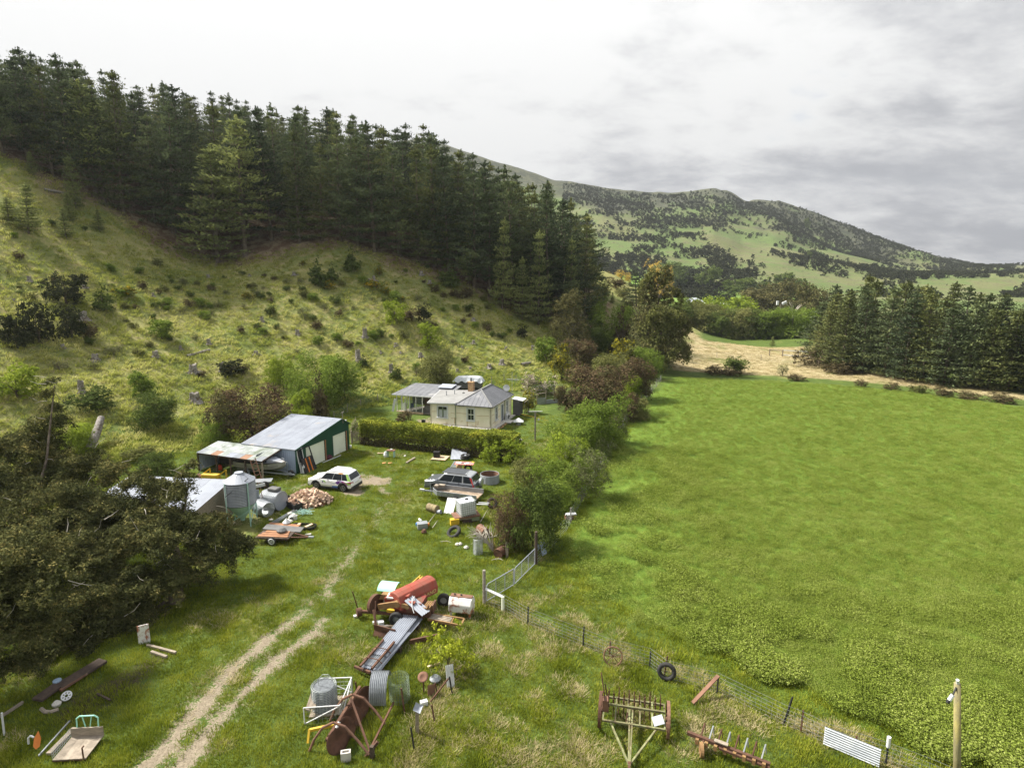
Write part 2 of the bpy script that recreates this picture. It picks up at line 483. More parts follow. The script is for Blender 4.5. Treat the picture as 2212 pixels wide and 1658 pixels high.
gme = np_mesh('ground', np.stack([GX, GY, GZ], -1), GF, gm, smooth=True)
zs = zones(GX, GY)
zs['hill'] = sstep(0.5, 3.5, GZ) * (GY < 330) * (zs['brown'] < 0.2)
zs['pasture'] = np.clip(poly_sd(GX, GY, np.array([far(u, v, y)[:2] for u, v, y in [(1280, 660, 255), (1700, 660, 255), (1780, 660, 300), (1780, 642, 400), (1700, 640, 430), (1620, 640, 450), (1540, 620, 470), (1440, 612, 500), (1290, 612, 520)]])) / 25.0, -1, 1)
zs['mount'] = sstep(190, 260, GY)
zs['upper'] = sstep(0.35, 0.95, (GY - 430) / 620.0)
for k, a in zs.items():
 t_ = gme.attributes.new(k, 'FLOAT', 'POINT')
 t_.data.foreach_set('value', np.asarray(a, np.float32))
ground = link('ground', gme)
tag(ground, kind='structure')
# ------------------------------------------------------------------ scattered ground cover (stuff)
def blades_mesh(name, mat_, n, h, w, spread, bend, seed, leafy=False):
 rs = np.random.RandomState(seed)
 V = []; F = []; rnd = []
 for i in range(n):
  a = rs.rand() * 6.283; r = spread * math.sqrt(rs.rand())
  bx, by = r * math.cos(a), r * math.sin(a)
  d = a + rs.randn() * 0.7
  hh = h * (0.5 + 0.8 * rs.rand()); bb = bend * hh * (0.4 + rs.rand())
  px, py = -math.sin(d) * w / 2, math.cos(d) * w / 2
  k = len(V)
  dx, dy = math.cos(d), math.sin(d)
  if leafy:
   zc = hh * (0.35 + 0.65 * rs.rand()); s = w * (0.6 + 0.8 * rs.rand())
   cx, cy = bx + dx * bb, by + dy * bb
   t = rs.randn(3); t /= np.linalg.norm(t); t[2] = abs(t[2]) * 0.5
   q = np.cross(t, rs.randn(3)); q /= np.linalg.norm(q) + 1e-6
   c = np.array([cx, cy, zc])
   V += [tuple(c - t * s), tuple(c + q * s * 0.6), tuple(c + t * s), tuple(c - q * s * 0.6)]
   F.append((k, k + 1, k + 2, k + 3))
  else:
   V += [(bx - px, by - py, -0.02), (bx + px, by + py, -0.02), (bx + px * 0.4 + dx * bb, by + py * 0.4 + dy * bb, hh), (bx - px * 0.4 + dx * bb, by - py * 0.4 + dy * bb, hh)]
   F.append((k, k + 1, k + 2, k + 3))
  rnd.append(rs.rand())
 return np_mesh(name, V, F, mat_, rnd)
def scatter(name, xy, scale, variants, seed):
 """one stuff object: a point for every tuft, tuft meshes set on the points"""
 rs = np.random.RandomState(seed)
 n = len(xy)
 z = zt_np(xy[:, 0], xy[:, 1])
 me = bpy.data.meshes.new(name)
 me.vertices.add(n)
 me.vertices.foreach_set('co', np.stack([xy[:, 0], xy[:, 1], z], -1).astype(np.float32).ravel())
 for nm, a in (('sc', scale), ('rz', rs.rand(n) * 6.283), ('pick', rs.rand(n) * len(variants))):
  t = me.attributes.new(nm, 'FLOAT', 'POINT'); t.data.foreach_set('value', np.asarray(a, np.float32))
 o = link(name, me)
 ng = bpy.data.node_groups.new(name, 'GeometryNodeTree')
 ng.interface.new_socket('Geometry', in_out='INPUT', socket_type='NodeSocketGeometry')
 ng.interface.new_socket('Geometry', in_out='OUTPUT', socket_type='NodeSocketGeometry')
 L = ng.links
 gi = ng.nodes.new('NodeGroupInput'); go = ng.nodes.new('NodeGroupOutput')
 def attr(nm):
  a = ng.nodes.new('GeometryNodeInputNamedAttribute'); a.data_type = 'FLOAT'; a.inputs[0].default_value = nm
  return a.outputs[0]
 rot = ng.nodes.new('ShaderNodeCombineXYZ'); L.new(attr('rz'), rot.inputs[2])
 join = ng.nodes.new('GeometryNodeJoinGeometry')
 for i, vm in enumerate(variants):
  src = bpy.data.objects.new(vm.name, vm)
  oi = ng.nodes.new('GeometryNodeObjectInfo'); oi.inputs[0].default_value = src
  iop = ng.nodes.new('GeometryNodeInstanceOnPoints')
  c1 = ng.nodes.new('ShaderNodeMath'); c1.operation = 'FLOOR'; L.new(attr('pick'), c1.inputs[0])
  c2 = ng.nodes.new('ShaderNodeMath'); c2.operation = 'COMPARE'; L.new(c1.outputs[0], c2.inputs[0]); c2.inputs[1].default_value = i; c2.inputs[2].default_value = 0.3
  L.new(gi.outputs[0], iop.inputs['Points']); L.new(c2.outputs[0], iop.inputs['Selection'])
  L.new(oi.outputs['Geometry'], iop.inputs['Instance']); L.new(rot.outputs[0], iop.inputs['Rotation']); L.new(attr('sc'), iop.inputs['Scale'])
  L.new(iop.outputs[0], join.inputs[0])
 L.new(join.outputs[0], go.inputs[0])
 md = o.modifiers.new('scatter', 'NODES'); md.node_group = ng
 tag(o, kind='stuff')
 return o
def frame_pts(n, seed, y0, y1, power=1.0, margin=1.06):
 """points over the ground in the camera's sector, denser near by"""
 rs = np.random.RandomState(seed)
 y = y0 + (y1 - y0) * rs.rand(n) ** power
 x = (rs.rand(n) * 2 - 1) * (y * 0.842 * margin + 6)
 return np.stack([x, y], -1), rs
def tuft_mat(name, ca, cb, cc, patch=0.5, pw=0.4):
 """grass blades: a value per blade, one per tuft and slow patches over the ground"""
 m = bpy.data.materials.new(name); m.use_nodes = True
 nt = m.node_tree; nt.nodes.clear()
 out = nt.nodes.new('ShaderNodeOutputMaterial')
 a = nt.nodes.new('ShaderNodeAttribute'); a.attribute_name = 'rnd'
 oi = nt.nodes.new('ShaderNodeObjectInfo'); g = nt.nodes.new('ShaderNodeNewGeometry')
 pn = noise(nt, g.outputs['Position'], patch, 4, 0.6)
 v = math_n(nt, 'ADD', math_n(nt, 'MULTIPLY', a.outputs['Fac'], 0.3), math_n(nt, 'ADD', math_n(nt, 'MULTIPLY', oi.outputs['Random'], 0.7 - pw), math_n(nt, 'MULTIPLY', maprange(nt, pn, 0.32, 0.68), pw)))
 rp = ramp(nt, [(0.18, ca), (0.55, cb), (0.88, cc)]); nt.links.new(v, rp.inputs[0])
 d = nt.nodes.new('ShaderNodeBsdfDiffuse'); t = nt.nodes.new('ShaderNodeBsdfTranslucent')
 mx = nt.nodes.new('ShaderNodeMixShader'); mx.inputs[0].default_value = 0.3
 nt.links.new(rp.outputs[0], d.inputs[0]); nt.links.new(rp.outputs[0], t.inputs[0])
 nt.links.new(d.outputs[0], mx.inputs[1]); nt.links.new(t.outputs[0], mx.inputs[2]); nt.links.new(mx.outputs[0], out.inputs[0])
 return m
m_lawn = tuft_mat('lawn_blades', (0.105, 0.14, 0.014), (0.225, 0.265, 0.024), (0.37, 0.375, 0.06), 0.6)
m_crop = tuft_mat('crop_leaves', (0.11, 0.152, 0.022), (0.215, 0.272, 0.046), (0.33, 0.37, 0.105), 0.3, 0.2)
m_dry = tuft_mat('dry_blades', (0.23, 0.20, 0.08), (0.43, 0.36, 0.20), (0.64, 0.54, 0.33), 0.35)
m_hill = tuft_mat('hill_blades', (0.17, 0.215, 0.03), (0.37, 0.39, 0.085), (0.62, 0.57, 0.25), 0.16)
BUILD_KEEP = []     # filled with polygons (world xy) that carry no grass
rs_keep = np.random.RandomState(2)
def grass_ok(xy):
 zz_ = zones(xy[:, 0], xy[:, 1])
 ok = (zz_['track'] < 0.3) & (zz_['gravel'] < 0.15) & (zz_['dirt'] < rs_keep.rand(len(xy)) * 1.6)
 return ok, zz_
HOUSE_FP = np.array([flat(928, 917), flat(1062, 928), flat(1117, 897), flat(1000, 866), flat(850, 893)])
SHED_FP = np.array([flat(425, 1024), flat(662, 1026), flat(765, 952), flat(640, 930), flat(470, 990)])
HUT_FP = np.array([flat(300, 1110), flat(540, 1190), flat(585, 1075), flat(330, 1060)])
def scatter_all():
 xy, rs = frame_pts(150000, 11, 15, 75, 1.15)
 ok, z = grass_ok(xy)
 h = zt_np(xy[:, 0], xy[:, 1])
 for fp in (HOUSE_FP, SHED_FP, HUT_FP):
  ok &= poly_sd(xy[:, 0], xy[:, 1], fp) < 0
 ok &= (z['field'] < 0.3) & (h < 1.2)
 lw = poly_sd(xy[:, 0], xy[:, 1], LAWN) > 0
 ok &= ~(lw & (rs.rand(len(xy)) < 0.5))
 xy = xy[ok]; sc = 0.65 + 0.7 * rs.rand(len(xy)) + 0.5 * (fbm(xy[:, 0] * 0.9, xy[:, 1] * 0.9, 3) > 0.6)
 scatter('lawn_grass', xy, sc, [blades_mesh('grass_tuft', m_lawn, 20, 0.085, 0.016, 0.2, 0.6, s) for s in (1, 2, 3)], 1)
 # lucerne in the big field: taller clumps towards its near edge
 xy, rs = frame_pts(190000, 12, 17, 112, 1.3)
 z = zones(xy[:, 0], xy[:, 1])
 edge = poly_sd(xy[:, 0], xy[:, 1], FIELD)
 ok = edge > 0.5 + 1.1 * (fbm(xy[:, 0] * 0.7, xy[:, 1] * 0.7, 3) - 0.5) * 2
 dens = fbm(xy[:, 0] * 0.5, xy[:, 1] * 0.5, 3)
 leftness = xy[:, 0] - np.interp(xy[:, 1], [30, 60, 90, 112], [5, 12, 22, 30])
 ok &= (rs.rand(len(xy)) < np.clip(0.3 + leftness / 9, 0.3, 1))
 xy = xy[ok]; dens = dens[ok]; edge = edge[ok]
 near = np.clip(1 - edge / 14, 0, 1) * (xy[:, 1] < 60)
 sc = (0.55 + 0.45 * rs.rand(len(xy))) * (0.85 + 1.0 * near * sstep(0.44, 0.52, dens)) * np.interp(xy[:, 1], [25, 110], [1, 1.15])
 scatter('crop_plants', xy, sc, [blades_mesh('crop_clump', m_crop, 120, 0.32, 0.026, 0.27, 0.25, s, True) for s in (4, 5, 6)], 2)
 # tussocky slope
 xy, rs = frame_pts(120000, 13, 45, 125, 0.9)
 xy = xy[xy[:, 0] < 40]
 h = zt_np(xy[:, 0], xy[:, 1]); z = zones(xy[:, 0], xy[:, 1])
 ok = (h > 0.35) & (z['litter'] < 0.45) & (z['brown'] < 0) & (z['field'] < 0) & (rs.rand(len(xy)) < 0.35 + 0.9 * (fbm(xy[:, 0] * 0.35, xy[:, 1] * 0.35, 4) - 0.3))
 for fp in (HOUSE_FP, SHED_FP):
  ok &= poly_sd(xy[:, 0], xy[:, 1], fp) < 0
 xy = xy[ok]
 scatter('hill_grass', xy, 0.5 + rs.rand(len(xy)) * 1.0, [blades_mesh('hill_tuft', m_hill, 16, 0.24, 0.05, 0.32, 0.9, s) for s in (7, 8, 9)], 3)
 # dry straw: fence lines, the junk corner, the tan paddock
 xy, rs = frame_pts(190000, 14, 17, 175, 1.35)
 z = zones(xy[:, 0], xy[:, 1])
 p_ = np.where(z['brown'] > -0.1, 0.75, 0.0)
 corner = poly_sd(xy[:, 0], xy[:, 1], wpoly([(880, 1660), (930, 1480), (1010, 1340), (1060, 1300), (1120, 1350), (1350, 1420), (1700, 1560), (1500, 1640), (1200, 1660)]))
 blot = fbm(xy[:, 0] * 0.8 + 3, xy[:, 1] * 0.8, 3)
 p_ = np.maximum(p_, np.where(corner > 0, np.clip((blot - 0.5) * 5, 0, 0.5), 0))
 fl = seg_dist(xy[:, 0], xy[:, 1], wpoly([(1050, 1300), (1130, 1345), (1260, 1395), (1420, 1440), (1560, 1490), (1700, 1555), (1900, 1650)]))
 p_ = np.maximum(p_, np.clip(0.85 - fl / 0.9, 0, 1) * 0.8 * (blot > 0.4))
 fn = seg_dist(xy[:, 0], xy[:, 1], wpoly([(1170, 1300), (1300, 1370), (1450, 1440), (1600, 1500), (1800, 1580), (2000, 1680)]))
 p_ = np.maximum(p_, np.clip(0.6 - fn / 1.3, 0, 1) * (blot > 0.5))
 fj = seg_dist(xy[:, 0], xy[:, 1], wpoly([(880, 1660), (915, 1560), (960, 1480)]))
 p_ = np.maximum(p_, np.clip(0.9 - fj / 0.8, 0, 1))
 yard = fbm(xy[:, 0] * 0.45 + 30, xy[:, 1] * 0.45, 3)
 p_ = np.maximum(p_, np.where((z['field'] < -0.3) & (xy[:, 1] < 70) & (xy[:, 1] > 0) & (yard > 0.66), 0.25, 0))
 ok = rs.rand(len(xy)) < p_
 xy = xy[ok]
 scatter('dry_grass', xy, 0.6 + 0.8 * rs.rand(len(xy)) + np.where(xy[:, 1] > 90, 0.35, 0), [blades_mesh('dry_tuft', m_dry, 34, 0.10, 0.015, 0.25, 1.6, s) for s in (10, 11, 12)], 4)
scatter_all()
# ------------------------------------------------------------------ foliage and wood
def _norm(a):
 return a / (np.linalg.norm(a, axis=-1, keepdims=True) + 1e-9)
def leaf_quads(c, nrm, size, rs, aspect=0.55, up=None):
 """a four-cornered leaf at every centre"""
 n = len(c)
 t = _norm(np.cross(nrm, rs.randn(n, 3))) if up is None else _norm(up + rs.randn(n, 3) * 0.35)
 b = _norm(np.cross(nrm, t))
 s = size[:, None]
 V = np.stack([c - t * s, c + b * s * aspect, c + t * s, c - b * s * aspect], 1).reshape(-1, 3)
 F = np.arange(n * 4).reshape(n, 4)
 return V, F
def lobes_foliage(lobes, n, leaf, seed, clump=None, shell=0.72, droop=0.0, aspect=0.55, fill=0.2):
 """leaves of a broad crown: little clumps set over and inside a few ellipsoids"""
 rs = np.random.RandomState(seed)
 lobes = np.asarray(lobes, float)
 area = (lobes[:, 3] * lobes[:, 4] + lobes[:, 4] * lobes[:, 5] + lobes[:, 3] * lobes[:, 5])
 per = 16
 k = max(8, n // per)
 li = rs.choice(len(lobes), k, p=area / area.sum())
 d = _norm(rs.randn(k, 3)); d[:, 2] = np.where(d[:, 2] < -0.45, -d[:, 2] * 0.6, d[:, 2]); d = _norm(d)
 rad = np.where(rs.rand(k) < fill, rs.uniform(0.25, shell, k), rs.uniform(shell, 1.06, k))
 L = lobes[li]
 cc = L[:, :3] + d * L[:, 3:6] * rad[:, None]
 crnd = rs.rand(k)
 cr = (clump if clump else 0.22) * (L[:, 3:6].mean(1) if clump is None else np.ones(k)) * rs.uniform(0.6, 1.3, k)
 idx = np.repeat(np.arange(k), per)
 off = rs.randn(len(idx), 3) * cr[idx][:, None] * 0.55
 off[:, 2] *= 0.75
 c = cc[idx] + off
 if droop:
  c[:, 2] -= droop * np.abs(rs.randn(len(idx))) * cr[idx]
 nr = _norm(d[idx] + rs.randn(len(idx), 3) * 0.75 + np.array([0, 0, 0.35]))
 V, F = leaf_quads(c, nr, leaf * rs.uniform(0.6, 1.4, len(idx)), rs, aspect)
 rnd = np.clip(0.55 * crnd[idx] + 0.45 * rs.rand(len(idx)), 0, 1)
 return V, F, rnd
def tube_arrays(paths, sides=5):
 """tapered round limbs: each path a list of (x, y, z, radius)"""
 V = []; F = []
 for p in paths:
  p = [np.asarray(q, float) for q in p]
  base = len(V)
  for i, q in enumerate(p):
   a = p[min(i + 1, len(p) - 1)][:3] - p[max(i - 1, 0)][:3]
   a = a / (np.linalg.norm(a) + 1e-9)
   u = np.cross(a, [0.31, 0.9, 0.2]); u /= np.linalg.norm(u) + 1e-9
   w = np.cross(a, u)
   for s in range(sides):
    an = 6.2832 * s / sides
    V.append(tuple(q[:3] + (u * math.cos(an) + w * math.sin(an)) * q[3]))
  for i in range(len(p) - 1):
   for s in range(sides):
    s2 = (s + 1) % sides
    F.append((base + i * sides + s, base + i * sides + s2, base + (i + 1) * sides + s2, base + (i + 1) * sides + s))
 return np.array(V), np.array(F)
m_bark = pm('grey_brown_bark', (0.09, 0.07, 0.05), (0.16, 0.13, 0.10), 2.0, 0.95, bump=0.6)
m_palebark = pm('pale_bark', (0.30, 0.27, 0.22), (0.42, 0.39, 0.33), 2.0, 0.95, bump=0.5)
m_deadwood = pm('dead_wood', (0.30, 0.28, 0.26), (0.16, 0.14, 0.12), 5.0, 0.95, bump=0.8, c3=(0.10, 0.075, 0.05), c3_lo=0.52, c3_hi=0.64)
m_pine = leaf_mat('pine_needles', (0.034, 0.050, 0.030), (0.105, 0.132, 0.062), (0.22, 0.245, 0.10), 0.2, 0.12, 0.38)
m_pine3 = leaf_mat('pale_pine_needles', (0.085, 0.11, 0.046), (0.25, 0.28, 0.10), (0.46, 0.46, 0.16), 0.25, 0.15, 0.2)  # paler needle colour for the forward and the young pines
m_pine2 = leaf_mat('olive_pine_needles', (0.040, 0.052, 0.024), (0.125, 0.142, 0.050), (0.27, 0.265, 0.095), 0.2, 0.15, 0.3)
m_cyp = leaf_mat('cypress_sprays', (0.032, 0.041, 0.018), (0.115, 0.118, 0.044), (0.38, 0.31, 0.11), 0.12, 0.45)
m_limeb = leaf_mat('spring_lime_leaves', (0.17, 0.22, 0.02), (0.36, 0.40, 0.04), (0.50, 0.50, 0.08), 0.35, 0.6)
m_green = leaf_mat('fresh_green_leaves', (0.078, 0.122, 0.022), (0.182, 0.25, 0.044), (0.338, 0.397, 0.088), 0.3, 0.6)
m_lime = leaf_mat('lime_leaves', (0.112, 0.162, 0.022), (0.263, 0.33, 0.039), (0.45, 0.504, 0.088), 0.35, 0.6)
m_olive = leaf_mat('olive_leaves', (0.075, 0.088, 0.028), (0.175, 0.181, 0.061), (0.312, 0.288, 0.11), 0.25, 0.5)
m_dkgreen = leaf_mat('dark_green_leaves', (0.044, 0.062, 0.02), (0.106, 0.144, 0.036), (0.2, 0.237, 0.066), 0.2, 0.5)
m_copper = leaf_mat('copper_leaves', (0.045, 0.033, 0.022), (0.125, 0.088, 0.052), (0.27, 0.19, 0.10), 0.2, 0.6)
m_plum = leaf_mat('plum_leaves', (0.05, 0.05, 0.025), (0.125, 0.115, 0.05), (0.24, 0.21, 0.08), 0.2, 0.5)
m_yellow = leaf_mat('golden_leaves', (0.144, 0.144, 0.017), (0.324, 0.288, 0.028), (0.552, 0.456, 0.055), 0.3, 0.8)
m_gold = leaf_mat('straw_poplar_leaves', (0.30, 0.22, 0.055), (0.58, 0.43, 0.11), (0.72, 0.56, 0.18), 0.35, 0.4)
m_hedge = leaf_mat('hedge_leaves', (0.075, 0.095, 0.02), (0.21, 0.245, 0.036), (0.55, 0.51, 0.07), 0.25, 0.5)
m_brownhedge = leaf_mat('brown_hedge_twigs', (0.035, 0.031, 0.018), (0.085, 0.072, 0.038), (0.15, 0.125, 0.06), 0.1, 0.7)
m_blossom = leaf_mat('cream_blossom', (0.13, 0.13, 0.05), (0.48, 0.40, 0.33), (0.68, 0.60, 0.54), 0.3, 0.8)
m_greytwig = leaf_mat('grey_green_twigs', (0.066, 0.078, 0.029), (0.156, 0.168, 0.075), (0.3, 0.288, 0.184), 0.25, 0.7)
m_gorse = leaf_mat('gorse_flowers', (0.05, 0.06, 0.012), (0.32, 0.23, 0.012), (0.55, 0.36, 0.02), 0.2, 0.9)
m_brownbush = leaf_mat('brown_scrub', (0.05, 0.042, 0.022), (0.12, 0.098, 0.05), (0.22, 0.175, 0.09), 0.2, 0.6)
m_darkscrub = leaf_mat('dark_scrub', (0.022, 0.028, 0.016), (0.052, 0.06, 0.028), (0.1, 0.1, 0.045), 0.1, 0.5)
m_willowgrey = leaf_mat('eucalypt_leaves', (0.052, 0.055, 0.024), (0.132, 0.124, 0.05), (0.265, 0.23, 0.094), 0.2, 0.35)
# ---- pines
def pine_meshes(seed, H, Rad, first, whorls, mat_, ragged=0.3, top=0.25, needle=0.30, dead=0.12):
 """tall pine: whorls of rising boughs with needle tufts along their outer part; bare stubs low on the trunk"""
 rs = np.random.RandomState(seed)
 lean = rs.randn(2) * 0.02 * H
 tr = [(lean[0] * f, lean[1] * f, H * f, 0.30 * (H / 20) * (1 - f) + 0.03) for f in np.linspace(0, 1, 7)]
 tr[0] = (0, 0, -0.6, 0.36 * H / 20)
 paths = [tr]
 C = []; NR = []; UP = []; S = []; RN = []
 for w in range(whorls):
  f = first + (1 - first) * (w + rs.rand() * 0.6) / whorls
  zc = f * H
  q = (f - first) / (1 - first)
  prof = (1 - q) ** 0.95 * (0.62 + 0.38 * min(1, q / 0.15)) + top * (1 - q) * 0.3 + 0.035
  nb = rs.randint(5, 8)
  a0 = rs.rand() * 6.28
  for b in range(nb):
   Lb = Rad * prof * (1 - ragged + 2 * ragged * rs.rand())
   if rs.rand() < 0.07: Lb *= 0.3
   a = a0 + 6.283 * b / nb + rs.randn() * 0.25
   rise = (0.08 + 0.45 * q + rs.randn() * 0.08)
   x0, y0 = lean * f
   dx, dy = math.cos(a), math.sin(a)
   mid = (x0 + dx * Lb * 0.55, y0 + dy * Lb * 0.55, zc + Lb * 0.55 * rise * 0.6)
   end = (x0 + dx * Lb, y0 + dy * Lb, zc + Lb * rise)
   paths.append([(x0, y0, zc, 0.05), (*mid, 0.035), (*end, 0.012)])
   nc = max(2, int(Lb / 0.5))
   for c in range(nc):
    t = 0.22 + 0.78 * (c + rs.rand()) / nc
    bxx = np.array([x0 + dx * Lb * t, y0 + dy * Lb * t, zc + Lb * rise * t * t])
    side = rs.randn() * 0.42 * (1.1 - t * 0.6) * min(1.6, Lb * 0.4)
    ctr = bxx + np.array([-dy * side, dx * side, 0.12 + rs.rand() * 0.15])
    m = 9
    o = rs.randn(m, 3) * np.array([0.42, 0.42, 0.15]) * (0.8 + 0.4 * rs.rand())
    C.append(ctr + o)
    NR.append(rs.randn(m, 3) + np.array([0, 0, 0.8]))
    UP.append(np.array([dx * 0.8, dy * 0.8, 0.75]) + rs.randn(m, 3) * 0.5)
    S.append(needle * rs.uniform(0.6, 1.3, m))
    RN.append(np.clip(0.6 * rs.rand() + 0.4 * rs.rand(m), 0, 1))
 for k in range(8):
  C.append(np.array([[lean[0], lean[1], H * (0.955 + 0.009 * k)]]) + rs.randn(5, 3) * np.array([0.16, 0.16, 0.15]) * (1.1 - 0.1 * k)); NR.append(rs.randn(5, 3)); UP.append(rs.randn(5, 3) * 0.4 + np.array([0, 0, 1.0])); S.append(needle * rs.uniform(0.6, 1.1, 5)); RN.append(rs.rand(5))
 for i in range(int(26 * dead / 0.12)):
  f = rs.uniform(0.04, first + 0.12); a = rs.rand() * 6.28; Lb = Rad * rs.uniform(0.25, 0.65)
  paths.append([(0, 0, f * H, 0.035), (math.cos(a) * Lb, math.sin(a) * Lb, f * H - 0.1 * Lb + rs.randn() * 0.2, 0.01)])
 C = np.concatenate(C); NR = _norm(np.concatenate(NR)); UP = _norm(np.concatenate(UP)); S = np.concatenate(S); RN = np.concatenate(RN)
 V, F = leaf_quads(C, NR, S, rs, 0.36, UP)
 crown = np_mesh('pine_crown', V, F, mat_, RN)
 tv, tf = tube_arrays(paths, 4)
 trunk = np_mesh('pine_trunk', tv, tf, m_bark, smooth=True)
 return trunk, crown
def plant(name, meshes, loc, label, cat, group=None, scale=1.0, rz=0.0, sz=None):
 """a plant as an Empty with its trunk and crown (shared meshes) as parts"""
 t = bpy.data.objects.new(name, None); COL.objects.link(t)
 t.empty_display_size = 0.3
 t.location = loc
 t.rotation_euler = (0, 0, rz)
 t.scale = (scale, scale, sz or scale)
 tag(t, label, cat, group)
 for nm, me in meshes:
  link(nm, me, t)
 return t
# ------------------------------------------------------------------ plants in the landscape
def unit_lobes(shape, seed):
 rs = np.random.RandomState(seed)
 if shape == 'round':
  L = [(0, 0, 0.5, 0.36, 0.36, 0.40)]
  for i in range(8):
   a = rs.rand() * 6.28; r = rs.uniform(0.14, 0.31); z = rs.uniform(0.25, 0.8); s = rs.uniform(0.13, 0.25)
   L.append((r * math.cos(a), r * math.sin(a), z, s, s, s * rs.uniform(0.8, 1.2)))
 elif shape == 'spread':
  L = []
  for i in range(13):
   a = rs.rand() * 6.28; r = 0.36 * math.sqrt(rs.rand()); z = rs.uniform(0.12, 0.86) * (1 - r * 0.75); s = rs.uniform(0.14, 0.22)
   L.append((r * math.cos(a), r * math.sin(a), z, s, s, s * rs.uniform(0.8, 1.2)))
  L.append((0, 0, 0.3, 0.33, 0.33, 0.28))
 elif shape == 'low':
  L = []
  for i in range(9):
   a = rs.rand() * 6.28; r = 0.36 * math.sqrt(rs.rand()); s = rs.uniform(0.15, 0.26)
   L.append((r * math.cos(a), r * math.sin(a), rs.uniform(0.2, 0.6), s, s, rs.uniform(0.25, 0.42)))
 elif shape == 'cone':
  L = []
  for i, f in enumerate(np.linspace(0.08, 0.93, 9)):
   w = 0.47 * (1 - f) ** 0.8 + 0.05
   for k in range(max(1, int(5 * (1 - f)))):
    a = rs.rand() * 6.28; r = w * 0.5 * rs.uniform(0.7, 1.1)
    L.append((r * math.cos(a), r * math.sin(a), f, w * 0.58, w * 0.58, 0.13))
 elif shape == 'drop':
  L = [(0, 0, 0.38, 0.3, 0.3, 0.34)]
  for i in range(26):
   a = rs.rand() * 6.28; f = rs.uniform(0.06, 0.93); w = 0.42 * (1 - f) ** 0.6 * (0.8 + 0.2 * min(1, f / 0.2))
   L.append((w * 0.85 * math.cos(a), w * 0.85 * math.sin(a), f, w * 0.42 + 0.035, w * 0.42 + 0.035, 0.10))
 elif shape == 'egg':
  L = [(0, 0, 0.45, 0.34, 0.34, 0.44)]
  for i in range(16):
   a = rs.rand() * 6.28; f = rs.uniform(0.1, 0.92); w = 0.36 * math.sin(math.pi * (0.2 + 0.75 * f)) ** 0.7
   L.append((w * 0.8 * math.cos(a), w * 0.8 * math.sin(a), f, w * 0.5 + 0.04, w * 0.5 + 0.04, 0.12))
 else:   # plume: upright flame shape of a poplar
  L = []
  for i in range(20):
   a = rs.rand() * 6.28; r = 0.32 * math.sqrt(rs.rand()); s = rs.uniform(0.06, 0.12)
   L.append((r * math.cos(a), r * math.sin(a), rs.uniform(0.2, 0.8) * (1 - 0.5 * r), s, s, rs.uniform(0.2, 0.3)))
 return L
def unit_trunk(seed, limbs=6, r=0.03, split=0.22, bark=None, lean=0.1):
 rs = np.random.RandomState(seed)
 p = [[(0, 0, -0.08, r * 1.2), (0.01, 0, split, r), (rs.randn() * 0.03, rs.randn() * 0.03, 0.55, r * 0.55), (rs.randn() * 0.05, rs.randn() * 0.05, 0.82, r * 0.15)]]
 for i in range(limbs):
  a = rs.rand() * 6.28; e = rs.uniform(0.2, 0.4); z0 = split * rs.uniform(0.5, 1.4)
  p.append([(0, 0, z0, r * 0.6), (math.cos(a) * e * 0.5, math.sin(a) * e * 0.5, z0 + 0.2, r * 0.4), (math.cos(a) * e, math.sin(a) * e, z0 + rs.uniform(0.3, 0.55), r * 0.12)])
 v, f = tube_arrays(p, 5)
 return np_mesh('trunk', v, f, bark or m_bark, smooth=True)
_kinds = {}
def kind(name, shape, mat_, n, leaf, variants=2, clump=None, twig=0, bark=None, seed=0, limbs=6, tr=0.03, fill=0.2, aspect=0.55, shell=0.72):
 _kinds[name] = []
 for k in range(variants):
  V, F, rnd = lobes_foliage(unit_lobes(shape, seed + 31 * k + len(name)), n, leaf * 0.92, seed + k * 7 + 3, clump=clump, fill=fill, aspect=aspect, shell=shell)
  ms = [mat_] if not isinstance(mat_, list) else mat_
  lo, hi = np.percentile(V, 1.5, axis=0), np.percentile(V, 98.5, axis=0)
  V = (V - np.array([(lo[0] + hi[0]) / 2, (lo[1] + hi[1]) / 2, lo[2]])) / (hi - lo) + np.array([0, 0, 0.02 if shape != 'plume' else 0.12])
  crown = np_mesh('crown', V, F, ms, rnd)
  if len(ms) > 1:     # a second colour of leaf on part of the crown
   rs = np.random.RandomState(seed + k)
   c = V.reshape(-1, 4, 3).mean(1)
   pick = (fbm(c[:, 0] * 6 + 5 + k, (c[:, 1] + c[:, 2]) * 6 + 9, 3) + rs.randn(len(c)) * 0.06 > 0.52).astype(np.int32)
   crown.polygons.foreach_set('material_index', pick)
  trunk = unit_trunk(seed + k + 50, limbs, tr, bark=bark)
  _kinds[name].append([('trunk', trunk), ('crown', crown)])
kind('darkbush', 'spread', m_darkscrub, 5000, 0.024, 3)
kind('conebush', 'cone', m_dkgreen, 4500, 0.028, 2, limbs=2)
kind('greenbush', 'round', m_green, 4000, 0.027, 3)
kind('oliveBush', 'low', m_olive, 3000, 0.03, 3)
kind('brownbush', 'low', m_brownbush, 3000, 0.027, 3)
kind('limebush', 'spread', m_lime, 4500, 0.023, 2)
kind('dkbush', 'low', m_dkgreen, 3500, 0.028, 3)
kind('gorse', 'low', [m_dkgreen, m_gorse], 2500, 0.027, 2)
kind('twigbush', 'low', m_greytwig, 2600, 0.03, 2, aspect=0.2)
kind('bigGreen', 'spread', m_green, 17000, 0.0125, 2, tr=0.018, limbs=10)
kind('bigDark', 'spread', m_dkgreen, 17000, 0.0125, 2, tr=0.018)
kind('bigOlive', 'round', m_olive, 14000, 0.0135, 2)
kind('bigLime', 'spread', m_lime, 14000, 0.013, 2, tr=0.02)
kind('bigCopper', 'spread', [m_copper, m_plum], 17000, 0.0125, 2, tr=0.02)
